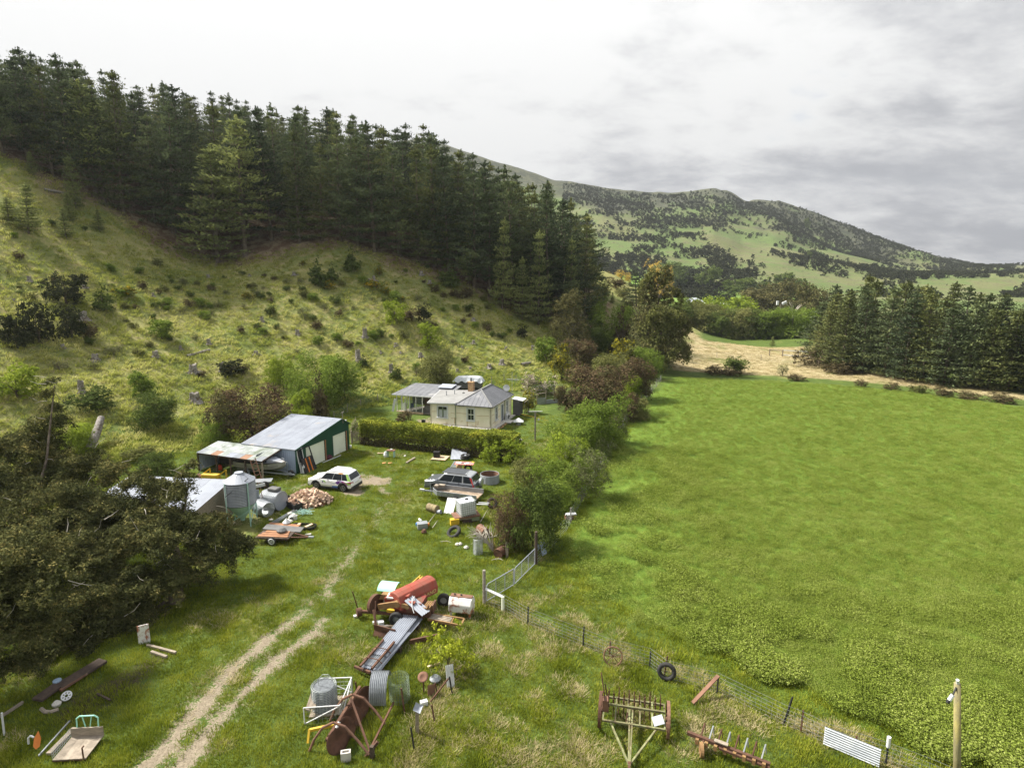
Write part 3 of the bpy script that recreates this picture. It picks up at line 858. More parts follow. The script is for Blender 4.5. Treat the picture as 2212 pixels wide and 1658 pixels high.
kind('bigGrey', 'spread', [m_greytwig, m_green], 15000, 0.015, 2, aspect=0.28, tr=0.02, limbs=12)
kind('blossom', 'low', [m_blossom, m_green], 5000, 0.024, 1)
kind('goldcone', 'egg', [m_yellow, m_olive], 5000, 0.028, 1)
kind('willow', 'round', m_lime, 5000, 0.025, 3)
kind('plume', 'plume', m_gold, 5000, 0.02, 2, aspect=0.2)
kind('macro', 'drop', [m_willowgrey, m_olive], 48000, 0.0115, 1, tr=0.025, shell=0.85, fill=0.12)
kind('eucalypt', 'egg', m_willowgrey, 11000, 0.014, 2, bark=m_palebark, tr=0.02, limbs=9)
kind('farround', 'round', m_dkgreen, 4500, 0.028, 3)
kind('farolive', 'round', m_willowgrey, 7000, 0.02, 2)
kind('scrubdot', 'round', m_darkscrub, 240, 0.10, 4, limbs=2)
kind('browncone', 'cone', m_brownbush, 9000, 0.018, 1)
kind('gardenBush', 'round', m_brownbush, 2500, 0.03, 1)
kind('sapling', 'spread', m_limeb, 1900, 0.026, 1, clump=0.045, tr=0.008, limbs=14, fill=0.5)
kind('rowan', 'spread', m_copper, 12000, 0.012, 1, clump=0.05, tr=0.012, limbs=10, fill=0.4)
_rp = random.Random(3)
def fdist(p):
 return p[1] * CP - (p[2] - CAM_H) * SP
def grow(name, kd, u, v, w, h, label, cat, group=None, p=None, depth=1.0):
 """a plant of a kind standing where the photograph shows its foot at (u, v), w x h in the picture's 2212 px"""
 p = p or at(u, v)
 f = fdist(p) / FPX
 t = bpy.data.objects.new(name, None); COL.objects.link(t)
 t.location = p; t.rotation_euler = (0, 0, _rp.uniform(0, 6.28)); t.scale = (w * f, w * f * depth, h * f)
 t.empty_display_size = 0.2
 tag(t, label, cat, group)
 for nm, me in _rp.choice(_kinds[kd]):
  link(nm, me, t)
 return t
# ---- pine plantation on the hillside
PINES = [pine_meshes(100 + i, 22, 4.7 + 0.6 * (i % 3), 0.03 + 0.05 * (i % 3), 15, m_pine if i % 3 else m_pine2, 0.42, 0.02 + 0.10 * (i % 2)) for i in range(6)]
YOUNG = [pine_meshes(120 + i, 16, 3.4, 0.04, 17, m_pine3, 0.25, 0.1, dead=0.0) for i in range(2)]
SKYLINE = [(-300, 60), (0, 103), (60, 108), (150, 110), (240, 148), (330, 178), (400, 176), (480, 200), (560, 213), (640, 230), (700, 224), (770, 246), (830, 260), (915, 266), (980, 315), (1050, 345),
   (1130, 375), (1190, 398), (1260, 450), (1300, 540)]
_sku = [a for a, b in SKYLINE]; _skv = [b for a, b in SKYLINE]
def project(p):
 f = fdist(p)
 up = p[1] * SP + (p[2] - CAM_H) * CP
 return 1106 + FPX * p[0] / f, 829 - FPX * up / f
def set_pine(loc, meshes, label, group, H0=22.0, hmax=None, hmin=8.0, rng=random.Random(8), wide=None):
 u, _ = project(loc)
 f = fdist(loc)
 vs = np.interp(u, _sku, _skv) + rng.uniform(0, 40)
 # height that just reaches the photographed skyline
 lo, hi = 4.0, 34.0
 for _ in range(18):
  m = 0.5 * (lo + hi)
  if project(loc + Vector((0, 0, m)))[1] < vs: hi = m
  else: lo = m
 H = min(lo, hmax or 27.0)
 if H < hmin: return None
 s = H / H0
 return plant('pine_tree', list(zip(('trunk', 'crown'), meshes)), loc, label, 'pine tree', group, scale=(wide or max(0.75, s) * rng.uniform(0.95, 1.3)), rz=rng.uniform(0, 6.28), sz=s)
_ord = 'first second third fourth fifth sixth seventh eighth ninth tenth eleventh twelfth thirteenth fourteenth fifteenth sixteenth seventeenth eighteenth nineteenth twentieth twenty-first twenty-second twenty-third twenty-fourth twenty-fifth twenty-sixth twenty-seventh twenty-eighth'.split()
def forest():
 rng = random.Random(21)
 front = [(10, 334), (60, 345), (110, 380), (165, 400), (225, 435), (262, 462), (335, 482), (372, 505), (420, 530), (590, 520), (648, 525), (690, 520), (735, 520), (775, 532), (815, 545), (860, 555), (900, 562), (940, 578),
    (975, 592), (1020, 622), (1060, 640), (1105, 655), (1140, 672), (1185, 690), (1215, 700), (1245, 705), (1265, 690)]
 used = []
 for u, v in front:
  loc = at(u + rng.uniform(-6, 6), v)
  set_pine(loc, rng.choice(PINES), _ord[len(used)] + ' pine from the frame edge along the lower edge of the hillside plantation', 'pines on the edge of the hillside plantation', hmax=rng.uniform(17, 24), rng=rng)
  used.append(loc.xy)
 n = 0
 for _ in range(5000):
  if n >= 185: break
  x = rng.uniform(-190, 32); y = rng.uniform(100, 192)
  if poly_sd(np.array([x]), np.array([y]), FOREST)[0] < 1.0: continue
  if any((x - q[0]) ** 2 + (y - q[1]) ** 2 < 27 for q in used): continue
  loc = Vector((x, y, zt(x, y)))
  u, v = project(loc)
  if u < -160: continue
  t = set_pine(loc, rng.choice(PINES), 'tall dark pine packed among others inside the hillside plantation', 'pines inside the hillside plantation', rng=rng, hmin=9)
  if t: n += 1; used.append(Vector((x, y)))
 # pines that stand out
 def one(u, v, vt, meshes, label, wide, H0=22.0):
  loc = at(u, v); f = fdist(loc) / FPX
  H = (v - vt) * f
  plant('pine_tree', list(zip(('trunk', 'crown'), meshes)), loc, label, 'pine tree', None, scale=wide * f / 8.4, rz=rng.uniform(0, 6), sz=H / H0)
 PALEP = pine_meshes(140, 22, 4.2, 0.04, 18, m_pine3, 0.3, 0.5)
 PALEQ = pine_meshes(141, 22, 4.2, 0.28, 14, m_pine3, 0.35, 0.5, dead=0.3)
 one(470, 566, 330, PALEP, 'broad paler pine standing forward of the plantation with boughs down to the ground', 150)
 one(530, 552, 272, PALEQ, 'tall paler pine with bare grey lower trunk behind the broad forward pine', 150)
 one(205, 425, 196, PALEQ, 'pale flat-topped pine with dead lower branches at the plantation edge', 150)
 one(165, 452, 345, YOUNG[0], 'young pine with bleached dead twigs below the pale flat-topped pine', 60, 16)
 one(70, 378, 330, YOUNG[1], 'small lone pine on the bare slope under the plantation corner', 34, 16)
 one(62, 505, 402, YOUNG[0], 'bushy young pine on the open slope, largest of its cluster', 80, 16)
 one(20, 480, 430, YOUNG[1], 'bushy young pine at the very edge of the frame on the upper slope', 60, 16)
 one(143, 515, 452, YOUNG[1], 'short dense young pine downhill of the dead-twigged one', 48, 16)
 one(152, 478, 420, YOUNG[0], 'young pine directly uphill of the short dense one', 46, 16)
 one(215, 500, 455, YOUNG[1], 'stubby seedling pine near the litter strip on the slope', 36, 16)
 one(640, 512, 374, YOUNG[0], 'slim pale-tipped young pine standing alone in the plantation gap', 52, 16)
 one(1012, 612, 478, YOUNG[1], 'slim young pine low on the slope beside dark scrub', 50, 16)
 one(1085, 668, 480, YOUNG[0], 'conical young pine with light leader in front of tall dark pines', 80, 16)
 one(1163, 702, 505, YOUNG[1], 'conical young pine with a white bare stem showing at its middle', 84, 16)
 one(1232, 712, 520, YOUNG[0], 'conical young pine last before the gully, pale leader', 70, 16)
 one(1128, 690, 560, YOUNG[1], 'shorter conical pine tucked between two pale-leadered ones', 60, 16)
 one(1375, 662, 585, PINES[1], 'dark pine between the two straw-yellow poplars', 46)
 one(1323, 655, 632, YOUNG[0], 'tiny dark pine alone on the grassy shoulder', 16, 16)
 one(1668, 748, 727, YOUNG[1], 'tiny pine seedling standing in the tan paddock', 18, 16)
 # shelter belt beyond the crop field
 BELT = [pine_meshes(160 + i, 17, 4.0, 0.015, 19, m_pine2 if i % 2 else m_pine, 0.22, 0.15, needle=0.30, dead=0.0) for i in range(4)]
 tops = [(1745, 640), (1790, 615), (1850, 600), (1890, 590), (1935, 602), (1975, 600), (2020, 622), (2060, 606), (2110, 618), (2160, 628), (2220, 632), (2400, 640), (2700, 650)]
 tu = [a for a, b in tops]; tv = [b for a, b in tops]
 rows = [[(1782, 786), (1820, 800), (1862, 806), (1905, 812), (1950, 820), (1995, 826), (2040, 832), (2085, 836), (2130, 840), (2175, 842), (2220, 845), (2275, 850), (2340, 855), (2420, 862)],
   [(1770, 768), (1805, 776), (1845, 780), (1885, 785), (1930, 790), (1975, 794), (2020, 798), (2065, 800), (2110, 802), (2155, 804), (2205, 806), (2260, 810)],
   [(1790, 758), (1830, 760), (1870, 762), (1915, 765), (1960, 768), (2005, 770), (2050, 772), (2100, 774), (2150, 775), (2210, 776)]]
 for ri, row in enumerate(rows):
  for ci, (u, v) in enumerate(row):
   loc = at(u + rng.uniform(-7, 7), v); f = fdist(loc) / FPX
   H = (v - (np.interp(u, tu, tv) + rng.uniform(0, 30) + (22 if ri == 0 else 0))) * f
   lb = _ord[ci] + ' olive-green pine in the %s row of the shelter belt, counted from its paddock end' % ['nearest', 'middle', 'rear'][ri]
   plant('pine_tree', list(zip(('trunk', 'crown'), rng.choice(BELT))), loc, lb, 'pine tree', ['nearest row of the shelter belt', 'middle row of the shelter belt', 'back row of the shelter belt'][ri],
     scale=rng.uniform(0.9, 1.2), rz=rng.uniform(0, 6), sz=H / 17.0)
forest()
# ---- the great cypresses beside the track
def cypress(name, lobes, foot, label, n, seed, twigs):
 rs = np.random.RandomState(seed)
 LB = []
 for (u, v, y, r) in lobes:
  p = far(u, v, y)
  LB.append((p[0] - foot[0], p[1] - foot[1], p[2] - foot[2], r, r, r * 0.8))
 SUB = []
 for (x, y, z, r, _, _) in LB:
  for k in range(int(4 + 4 * r)):
   d = _norm(rs.randn(3) * np.array([1, 1, 0.55]) + np.array([0.1, -0.15, 0.1])); ln = r * rs.uniform(0.8, 1.3)
   for w_ in (0.25, 0.5, 0.75, 1.0):
    q = min(0.8, max(0.2, r * (0.5 - 0.27 * w_)))
    SUB.append((x + d[0] * ln * w_, y + d[1] * ln * w_, max(q * 0.7, z + d[2] * ln * w_ * 0.8 - 0.22 * ln * w_ * w_), q * 1.1, q * 1.1, q * 0.62))
 V, F, rnd = lobes_foliage(SUB, n, 0.072, seed, clump=0.18, shell=0.6, droop=0.5, fill=0.12, aspect=0.36)
 t = bpy.data.objects.new(name, None); COL.objects.link(t); t.location = foot
 tag(t, label, 'tree')
 link('crown', np_mesh('crown', V, F, m_cyp, rnd), t)
 P = [[(0, 0, -0.4, 0.5), (0.1, 0.1, 1.5, 0.38), (0.2, 0.3, 2.4, 0.3), (0.0, 0.6, 3.3, 0.12)]]
 for (x, y, z, r, _, _) in LB[::6]:
  z0 = max(0.6, min(z * 0.6, 5.0));
  P.append([(0.1, 0.1, z0 * 0.7, 0.10), (x * 0.5, y * 0.5 + 0.5, z0 * 0.7 + (z - z0) * 0.5, 0.07), (x, y + 0.4, z - 0.3, 0.03)])
 v, f = tube_arrays(P, 6)
 link('trunk', np_mesh('trunk', v, f, m_bark, smooth=True), t)
 P = []
 for i in range(twigs):
  x, y, z, r, _, _ = LB[rs.randint(len(LB))]
  d = _norm(rs.randn(3) + np.array([0.2, -0.8, 0.6]))
  a = np.array([x, y, z]) + d * r * 0.85
  e = _norm(d + rs.randn(3) * 0.8); ln = rs.uniform(0.35, 1.1)
  mid = a + e * ln * 0.5 + rs.randn(3) * 0.06
  P.append([(*a, 0.022), (*mid, 0.016), (*(a + e * ln), 0.006)])
 v, f = tube_arrays(P, 4)
 o = link('dead_twigs', np_mesh('dead_twigs', v, f, m_palebark), t)
 return t
f1 = Vector((-27.5, 32.5, 0.3))
cypress('cypress_tree', [(106, 825, 37, 0.4), (108, 850, 37, 0.65), (108, 880, 37, 0.9), (104, 915, 37, 1.3), (95, 965, 36.5, 2.0), (20, 955, 36, 2.3), (10, 1050, 34, 3), (60, 1040, 35, 2.6), (130, 1010, 36, 2.0), (180, 1000, 35.5, 1.4), (110, 1120, 32, 2.8),
 (30, 1150, 30, 2.8), (-60, 1100, 33, 3.5), (-80, 1250, 30, 3.5), (60, 1250, 25, 2.2), (-20, 1330, 24, 2.2), (60, 1350, 24.2, 1.6), (30, 1430, 23.8, 1.2), (10, 1190, 25, 2.2), (-70, 1260, 23.5, 2.6), (-120, 1380, 22.5, 2.4), (80, 1462, 25.6, 0.9), (160, 1200, 30, 2.2), (-60, 1420, 26, 2.0), (-120, 1000, 38, 3.5)], f1,  # nearest and out-of-frame lobes added and drawn forward to shade the cart
 'huge dark cypress with a bleached spire, crown cut off by the edge of the frame', 260000, 71, 45)
f2 = Vector((-18.6, 30.8, 0.0))
cypress('cypress_tree', [(235, 1015, 34.5, 1.2), (205, 1085, 33, 2.3), (285, 1095, 33, 1.8), (300, 1035, 34, 1.1), (332, 1060, 33.5, 1.3), (372, 1062, 33.5, 1.1), (400, 1022, 34, 0.55), (412, 1000, 34, 0.35), (380, 1120, 33, 1.8),
 (440, 1125, 33, 1.4), (468, 1112, 33.5, 0.7), (500, 1150, 34, 0.7), (540, 1168, 34, 0.6), (500, 1168, 33, 1.1), (450, 1195, 32, 1.3), (330, 1175, 31, 2.1), (250, 1180, 31, 2.2), (400, 1238, 31, 1.2), (330, 1258, 30, 1.6),
 (240, 1270, 29, 1.9), (150, 1300, 28, 2.0), (230, 1340, 28, 1.4), (290, 1335, 29, 1.3), (130, 1400, 26.5, 1.3), (200, 1412, 27, 1.0), (270, 1395, 28.5, 0.8), (170, 1150, 31.5, 2.0), (440, 1165, 32.5, 1.2)], f2,
 'huge dark cypress with bronze sprays whose boughs reach in front of the silo', 280000, 72, 40)
# ---- shrubs and trees round the house, along the fence and on the slope
grow('macrocarpa_tree', 'macro', 1408, 792, 142, 192, 'great egg-shaped brown-green macrocarpa at the corner of the crop field', 'tree')
grow('brown_tree', 'browncone', 1342, 772, 48, 100, 'rusty brown conifer against the flank of the great macrocarpa', 'tree')
grow('poplar_tree', 'plume', 1342, 622, 44, 48, 'smaller straw-yellow poplar clump behind the grassy shoulder', 'tree', p=Vector(far(1342, 640, 205)))
grow('poplar_tree', 'plume', 1418, 650, 58, 80, 'larger straw-yellow poplar clump rising above the macrocarpa', 'tree', p=Vector(far(1418, 658, 215)))
grow('poplar_tree', 'plume', 1302, 605, 30, 30, 'short yellow poplar clump half hidden by the last plantation pines', 'tree', p=Vector(far(1302, 622, 205)))
grow('eucalyptus_tree', 'eucalypt', 1232, 756, 78, 120, 'slim eucalyptus with pale stems below the conical pines', 'tree')
grow('broadleaf_tree', 'bigGreen', 1320, 752, 88, 88, 'round fresh-green tree filling the gully below the plantation end', 'tree')
grow('broadleaf_tree', 'bigDark', 1278, 758, 66, 60, 'low dark green tree between the eucalyptus and the gully tree', 'tree')
grow('broadleaf_tree', 'greenbush', 1180, 785, 46, 54, 'small round-headed green tree on a thin stem on the lower slope', 'tree')
grow('copper_tree', 'bigCopper', 1252, 798, 74, 62, 'dome-shaped dark copper tree behind the golden upright one', 'tree')
grow('golden_tree', 'goldcone', 1212, 822, 50, 76, 'upright yellow-green tree behind the cream blossom bush', 'tree')
grow('golden_tree', 'goldcone', 1345, 805, 62, 70, 'pale golden shrub tree at the foot of the macrocarpa', 'tree')
grow('green_shrub', 'bigGreen', 1398, 815, 66, 62, 'yellow-green shrub at the field end of the shrub row', 'shrub')
grow('green_shrub', 'bigOlive', 1322, 830, 90, 62, 'olive shrub behind the big copper shrub', 'shrub')
grow('copper_shrub', 'bigCopper', 1292, 892, 128, 98, 'big dark copper shrub with brownish-red leaves, largest in the row', 'shrub')
grow('copper_shrub', 'bigCopper', 1372, 862, 74, 84, 'copper shrub nearest the crop field beside the bright lime one', 'shrub')
grow('lime_shrub', 'bigLime', 1365, 868, 44, 66, 'bright lime shrub wedged between two copper shrubs', 'shrub')
grow('copper_shrub', 'bigCopper', 1224, 888, 48, 52, 'low rusty shrub beside the netted cage', 'shrub')
grow('plum_shrub', 'bigCopper', 1330, 908, 86, 56, 'purple-brown drooping shrub below the lime one', 'shrub')
grow('gold_shrub', 'bigOlive', 1372, 905, 58, 44, 'olive shrub with yellow flowers overhanging the field fence', 'shrub')
grow('green_shrub', 'bigGreen', 1290, 962, 118, 100, 'large grey-green arching shrub in the middle of the row', 'shrub')
grow('grey_shrub', 'bigGrey', 1328, 958, 56, 78, 'silvery twiggy shrub leaning over the fence', 'shrub')
grow('green_shrub', 'bigGreen', 1240, 985, 108, 86, 'bright green rounded shrub beyond the wooden pole', 'shrub')
grow('grey_shrub', 'bigGrey', 1300, 995, 48, 48, 'pale drooping twig shrub below the silvery one at the fence', 'shrub')
grow('lime_shrub', 'bigLime', 1210, 1015, 88, 80, 'yellow-green shrub close to the end of the clipped hedge', 'shrub')
grow('grey_shrub', 'bigGrey', 1262, 1072, 104, 108, 'grey half-bare shrub with fine twigs beside the field fence', 'shrub')
grow('green_shrub', 'bigOlive', 1146, 1068, 74, 76, 'greyish olive shrub behind the open ring tank', 'shrub')
grow('green_shrub', 'bigGreen', 1198, 1095, 100, 92, 'green shrub with spiky shoots between the olive and the grey shrubs', 'shrub')
grow('green_tree', 'bigDark', 1150, 1182, 118, 140, 'dense green tree at the near end of the shrub row', 'tree')
grow('rowan_tree', 'rowan', 1098, 1185, 84, 124, 'thin russet-leaved tree on slender stems in front of the dense green tree', 'tree')
grow('lime_shrub', 'limebush', 1061, 998, 46, 46, 'light green shrub at the open face of the hedge, nearer the house', 'shrub')
grow('lime_shrub', 'limebush', 1112, 1000, 50, 52, 'light green shrub at the open face of the hedge, nearer the shrub row', 'shrub')
grow('blossom_bush', 'blossom', 1165, 852, 68, 42, 'bush covered in cream-pink blossom beside the netted cage', 'shrub')
grow('golden_conifer', 'goldcone', 1142, 892, 30, 46, 'small golden conifer at the far corner of the farmhouse', 'shrub')
grow('sapling', 'sapling', 968, 1452, 92, 100, 'thin lime-green sapling behind the rusty junk, half bare', 'tree')
grow('garden_bush', 'gardenBush', 873, 914, 32, 26, 'dark brown-leaved garden bush in front of the glazed porch', 'shrub')
grow('field_shrub', 'dkbush', 1348, 942, 14, 16, 'tiny dark bush on the crop side of the field fence', 'shrub')
# behind the tin sheds
grow('copper_shrub', 'bigCopper', 545, 952, 150, 108, 'broad copper-brown bush leaning over the long shed roof', 'shrub')
grow('green_shrub', 'bigGreen', 470, 962, 66, 60, 'green and grey bush at the skirts of the copper bush behind the shed', 'shrub')
grow('willow_tree', 'bigGreen', 688, 878, 118, 104, 'wide fresh-green hawthorn on the bank behind the shed', 'tree')
grow('willow_tree', 'bigLime', 612, 838, 62, 66, 'light green small tree with dark stem at the end of the bank', 'tree')
grow('willow_tree', 'bigGreen', 745, 860, 84, 84, 'darker green end of the thicket nearest the farmhouse', 'tree')
grow('brown_conifer', 'browncone', 692, 905, 34, 96, 'slim brown upright conifer in front of the fresh-green thicket', 'tree')
grow('lime_shrub', 'bigLime', 655, 905, 52, 60, 'pale green bush between the copper bush and the brown conifer', 'shrub')
grow('olive_shrub', 'bigOlive', 945, 836, 66, 74, 'rounded olive bush behind the glazed porch', 'shrub')
grow('white_flower_bush', 'blossom', 766, 945, 20, 36, 'white-flowered bush squeezed between the shed and the hedge', 'shrub')
grow('lime_shrub', 'limebush', 853, 698, 44, 46, 'bright lime bush standing out in the middle of the stump slope', 'shrub')
grow('lime_shrub', 'limebush', 930, 752, 46, 52, 'light green loose bush on the slope above the olive bush', 'shrub')
grow('green_shrub', 'greenbush', 705, 788, 26, 20, 'small round green bush above the hawthorn thicket', 'shrub')
grow('olive_shrub', 'darkbush', 915, 694, 30, 38, 'dark twiggy bush uphill beside the bright lime one', 'shrub')
grow('brown_shrub', 'brownbush', 888, 692, 34, 24, 'low brown bush between the lime bush and the dark twiggy one', 'shrub')
grow('green_shrub', 'conebush', 854, 818, 26, 28, 'dark green bush beside the tall broken stump', 'shrub')
grow('green_shrub', 'conebush', 784, 792, 22, 22, 'dark bush at the foot of the reddish hollow stump', 'shrub')
grow('dark_conifer', 'conebush', 689, 612, 40, 48, 'larger of two dark conifer bushes in the gorse on the slope', 'shrub')
grow('dark_conifer', 'conebush', 719, 606, 26, 34, 'smaller of two dark conifer bushes in the gorse on the slope', 'shrub')
grow('dark_conifer', 'conebush', 762, 585, 34, 46, 'dark conifer bush close to the plantation edge by the litter', 'shrub')
grow('dark_conifer', 'conebush', 970, 618, 44, 44, 'dark scrub at the foot of the slim young pine', 'shrub')
grow('dark_bush', 'darkbush', 1128, 728, 22, 26, 'small black-green bush alone low on the slope', 'shrub')
for u, v, w, h, lb in [(712, 624, 26, 17, 'gorse in yellow flower at the foot of the two dark conifer bushes'), (819, 597, 20, 22, 'tall gorse in yellow flower uphill of the others'), (814, 624, 46, 18, 'wide gorse in yellow flower beside driftwood'),
      (832, 634, 22, 12, 'low gorse in yellow flower under the wide one'), (866, 651, 18, 10, 'little gorse in yellow flower alone below the clump'), (930, 620, 15, 8, 'tiny gorse in yellow flower near the bare bank'),
      (654, 574, 16, 10, 'gorse with a few yellow flowers near the plantation corner'), (537, 646, 26, 14, 'gorse with few yellow flowers among grey twigs'), (268, 638, 42, 18, 'spreading rusty-orange gorse on the open slope')]:
 grow('gorse_bush', 'gorse', u, v, w, h, lb, 'shrub', 'gorse bushes on the slope')
for kd, u, v, w, h, lb in [('darkbush', 144, 656, 76, 60, 'broad black-green bush highest of the dark group on the slope'), ('darkbush', 86, 742, 66, 82, 'tall black-green bush in the middle of the dark group'),
       ('darkbush', 36, 748, 58, 66, 'black-green bush at the outer end of the dark group'), ('darkbush', 157, 732, 50, 66, 'brownish dark bush in front of the big grey stump'), ('brownbush', 192, 730, 34, 34, 'low brown bush beside the big grey stump'),
       ('conebush', 224, 672, 38, 50, 'upright olive-brown bush uphill of the grey stump'), ('greenbush', 349, 732, 48, 40, 'rounded mid-green bush alone in the middle of the slope'), ('dkbush', 196, 746, 22, 18, 'small dark round bush below the grey stump'),
       ('limebush', 38, 858, 82, 66, 'loose light green bush above the bleached spire'), ('dkbush', 205, 884, 80, 46, 'wide dark green bush beside the squared grey trunk'), ('greenbush', 312, 862, 46, 56, 'green bush uphill of the tangled rooty stump'),
       ('bigDark', 338, 922, 84, 70, 'loose green shrub below the tangled rooty stump'), ('bigLime', 152, 978, 92, 72, 'yellow-green bush behind the spired cypress'), ('darkbush', 500, 806, 54, 28, 'sprawling dark bush with a stump at its foot'),
       ('twigbush', 246, 766, 40, 20, 'grey-mauve twiggy shrub low on the slope'), ('twigbush', 128, 800, 36, 22, 'grey twiggy shrub near the spire'), ('oliveBush', 300, 990, 60, 26, 'grey-brown weeds at the edge of the tin hut'), ('bigDark', 345, 1046, 76, 66, 'bushy dark tree top rising behind the tin hut')]:
 grow('slope_bush', kd, u, v, w, h, lb, 'shrub')
# scattered scrub, bracken and seedlings of the cleared slope
_ks = [('oliveBush', 'olive scrub bush'), ('brownbush', 'brown scrub bush'), ('dkbush', 'dark green scrub bush'), ('greenbush', 'green scrub bush'), ('twigbush', 'grey twiggy scrub bush')]
_spots = [(495, 350), (980, 360), (1060, 362), (1210, 350), (990, 470), (1045, 515), (1190, 440), (1480, 350), (1560, 340), (1440, 390), (1700, 350), (1600, 440), (1650, 410), (1330, 120), (1340, 160), (1440, 180), (1420, 160), (1540, 180), (1650, 220), (1290, 230), (1390, 215), (1760, 245),
   (1900, 360), (2110, 400), (2000, 510), (2060, 550), (1880, 545), (1300, 370), (1170, 660), (1530, 605), (1580, 895), (1905, 850), (740, 840), (1330, 610), (850, 190), (1090, 90), (60, 90), (250, 290), (870, 70), (1230, 30), (1750, 130), (1980, 230), (1990, 190), (2040, 280), (2100, 260), (930, 690), (1080, 720)]
_sp = [(zx / 3.613, 567 + zy / 3.613) for zx, zy in _spots]
_sp2 = [(390, 130), (390, 180), (420, 260), (480, 130), (490, 185), (290, 250), (165, 160), (240, 170), (290, 330), (505, 360), (560, 370), (325, 420), (240, 455), (210, 420), (370, 480), (590, 520), (710, 495), (780, 535), (945, 480), (990, 470), (1050, 470), (720, 335), (815, 300), (740, 150), (870, 130), (930, 240),
  (1010, 250), (1220, 240), (1330, 190), (1400, 150), (1380, 220), (1440, 215), (1460, 300), (1540, 310), (1530, 225), (1480, 230), (1660, 430), (1650, 410), (1580, 410), (1320, 410), (1260, 130), (1100, 300), (1280, 40), (1140, 60), (1370, 80), (1440, 510), (1520, 630), (1690, 470), (1750, 480), (1800, 440),
  (460, 575), (120, 700), (700, 260), (560, 240), (630, 300), (840, 520), (1130, 480), (1210, 710), (1210, 680), (1800, 650), (110, 80), (250, 90), (310, 110), (580, 420), (620, 160)]
_sp += [(486 + zx / 2.926, 567 + zy / 2.926) for zx, zy in _sp2]
_sp += [(_rp.uniform(230, 620), _rp.uniform(575, 680)) for _ in range(12)] + [(_rp.uniform(640, 1060), _rp.uniform(590, 700)) for _ in range(12)] + [(_rp.uniform(20, 200), _rp.uniform(480, 640)) for _ in range(8)]
for u, v in _sp:
 kd, lb = _rp.choice(_ks)
 w = _rp.uniform(10, 24) * (0.8 if v < 640 else 1.0)
 grow('scrub_bush', kd, u, v, w, w * _rp.uniform(0.55, 0.95), 'small ' + lb + ' among the stumps of the cleared slope', 'shrub', 'small ' + lb + 'es of the cleared slope')
# the shoulder beyond the plantation and the gully
for u, v, w, h, kd in [(1300, 640, 34, 24, 'oliveBush'), (1330, 622, 40, 22, 'brownbush'), (1298, 668, 26, 26, 'greenbush'), (1345, 640, 30, 18, 'oliveBush'), (1285, 700, 36, 30, 'greenbush'), (1355, 668, 26, 22, 'oliveBush')]:
 grow('shoulder_bush', kd, u, v, w, h, 'bush on the grassy shoulder past the plantation', 'shrub', 'bushes on the grassy shoulder')
# ---- the valley beyond the tan paddock
for u, v, w, h, kd, y in [(1478, 716, 60, 48, 'bigDark', 185), (1500, 724, 66, 46, 'bigOlive', 186), (1530, 736, 70, 42, 'bigOlive', 182), (1558, 742, 60, 50, 'bigDark', 178), (1592, 744, 70, 58, 'bigOlive', 178), (1630, 748, 70, 58, 'bigDark', 176), (1668, 746, 76, 56, 'bigGreen', 176), (1708, 748, 84, 58, 'bigGreen', 174),
       (1750, 746, 76, 56, 'bigGreen', 172), (1520, 702, 70, 34, 'bigOlive', 200), (1575, 712, 80, 34, 'bigDark', 198), (1640, 712, 84, 40, 'bigOlive', 196), (1700, 710, 76, 36, 'bigDark', 196), (1745, 715, 60, 40, 'bigDark', 190)]:
 p = Vector(far(u, v, y)); p.z = zt(p.x, p.y)
 grow('thicket_bush', kd, u, v, w, h, 'bushy thicket plant along the far edge of the tan paddock', 'shrub', 'thicket along the tan paddock', p=p)
def vtree(name, kd, u, vtop, w, h, y, label, cat='tree'):
 p = Vector(far(u, vtop, y)); f = y / FPX
 p.z = min(p.z - h * f, zt(p.x, p.y))
 H = (Vector(far(u, vtop, y)).z - zt(p.x, p.y))
 p.z = zt(p.x, p.y)
 t = grow(name, kd, u, vtop, w, h, label, cat, p=p)
 t.scale = (w * f, w * f, H)
vtree('willow_tree', 'willow', 1497, 648, 52, 60, 240, 'lime willow in front of the white two-storey house')
vtree('willow_tree', 'willow', 1548, 644, 56, 56, 250, 'lime willow between the white house and the low white wall')
vtree('willow_tree', 'willow', 1603, 645, 70, 60, 235, 'brightest yellow-lime willow, biggest in the valley')
vtree('willow_tree', 'greenbush', 1470, 658, 44, 50, 230, 'green tree beside the macrocarpa at the valley floor')
vtree('broadleaf_tree', 'farolive', 1650, 627, 92, 66, 262, 'dark bronze broadleaf tree next to the brightest willow')
vtree('broadleaf_tree', 'farolive', 1690, 608, 88, 80, 280, 'tall grey-green tree behind the bronze broadleaf')
vtree('broadleaf_tree', 'farolive', 1768, 620, 72, 84, 210, 'olive broadleaf at the end of the shelter belt')
vtree('broadleaf_tree', 'farolive', 1718, 648, 44, 40, 240, 'rusty-topped small tree behind the pale dead tree')
vtree('far_pine', 'farround', 1741, 616, 44, 60, 300, 'dark pine peeping between the broadleaf and the belt')
for i, (u, vt, w, h, y) in enumerate([(1448, 520, 58, 42, 470), (1462, 555, 42, 38, 450), (1532, 548, 46, 44, 450), (1610, 575, 42, 34, 430), (1692, 580, 46, 44, 430), (1580, 588, 34, 30, 420), (1650, 585, 30, 26, 430), (1720, 604, 40, 34, 420), (1330, 540, 40, 42, 430), (1310, 560, 40, 40, 420), (1746, 570, 10, 14, 600), (1745, 458, 12, 20, 900)]):
 p = Vector(far(u, vt + h, y)); p.z = zt(p.x, p.y)
 grow('far_pine', 'farround', u, vt, w, h, 'rounded dark pine at the foot of the scrubby mountain', 'tree', 'rounded pines below the mountain', p=p)
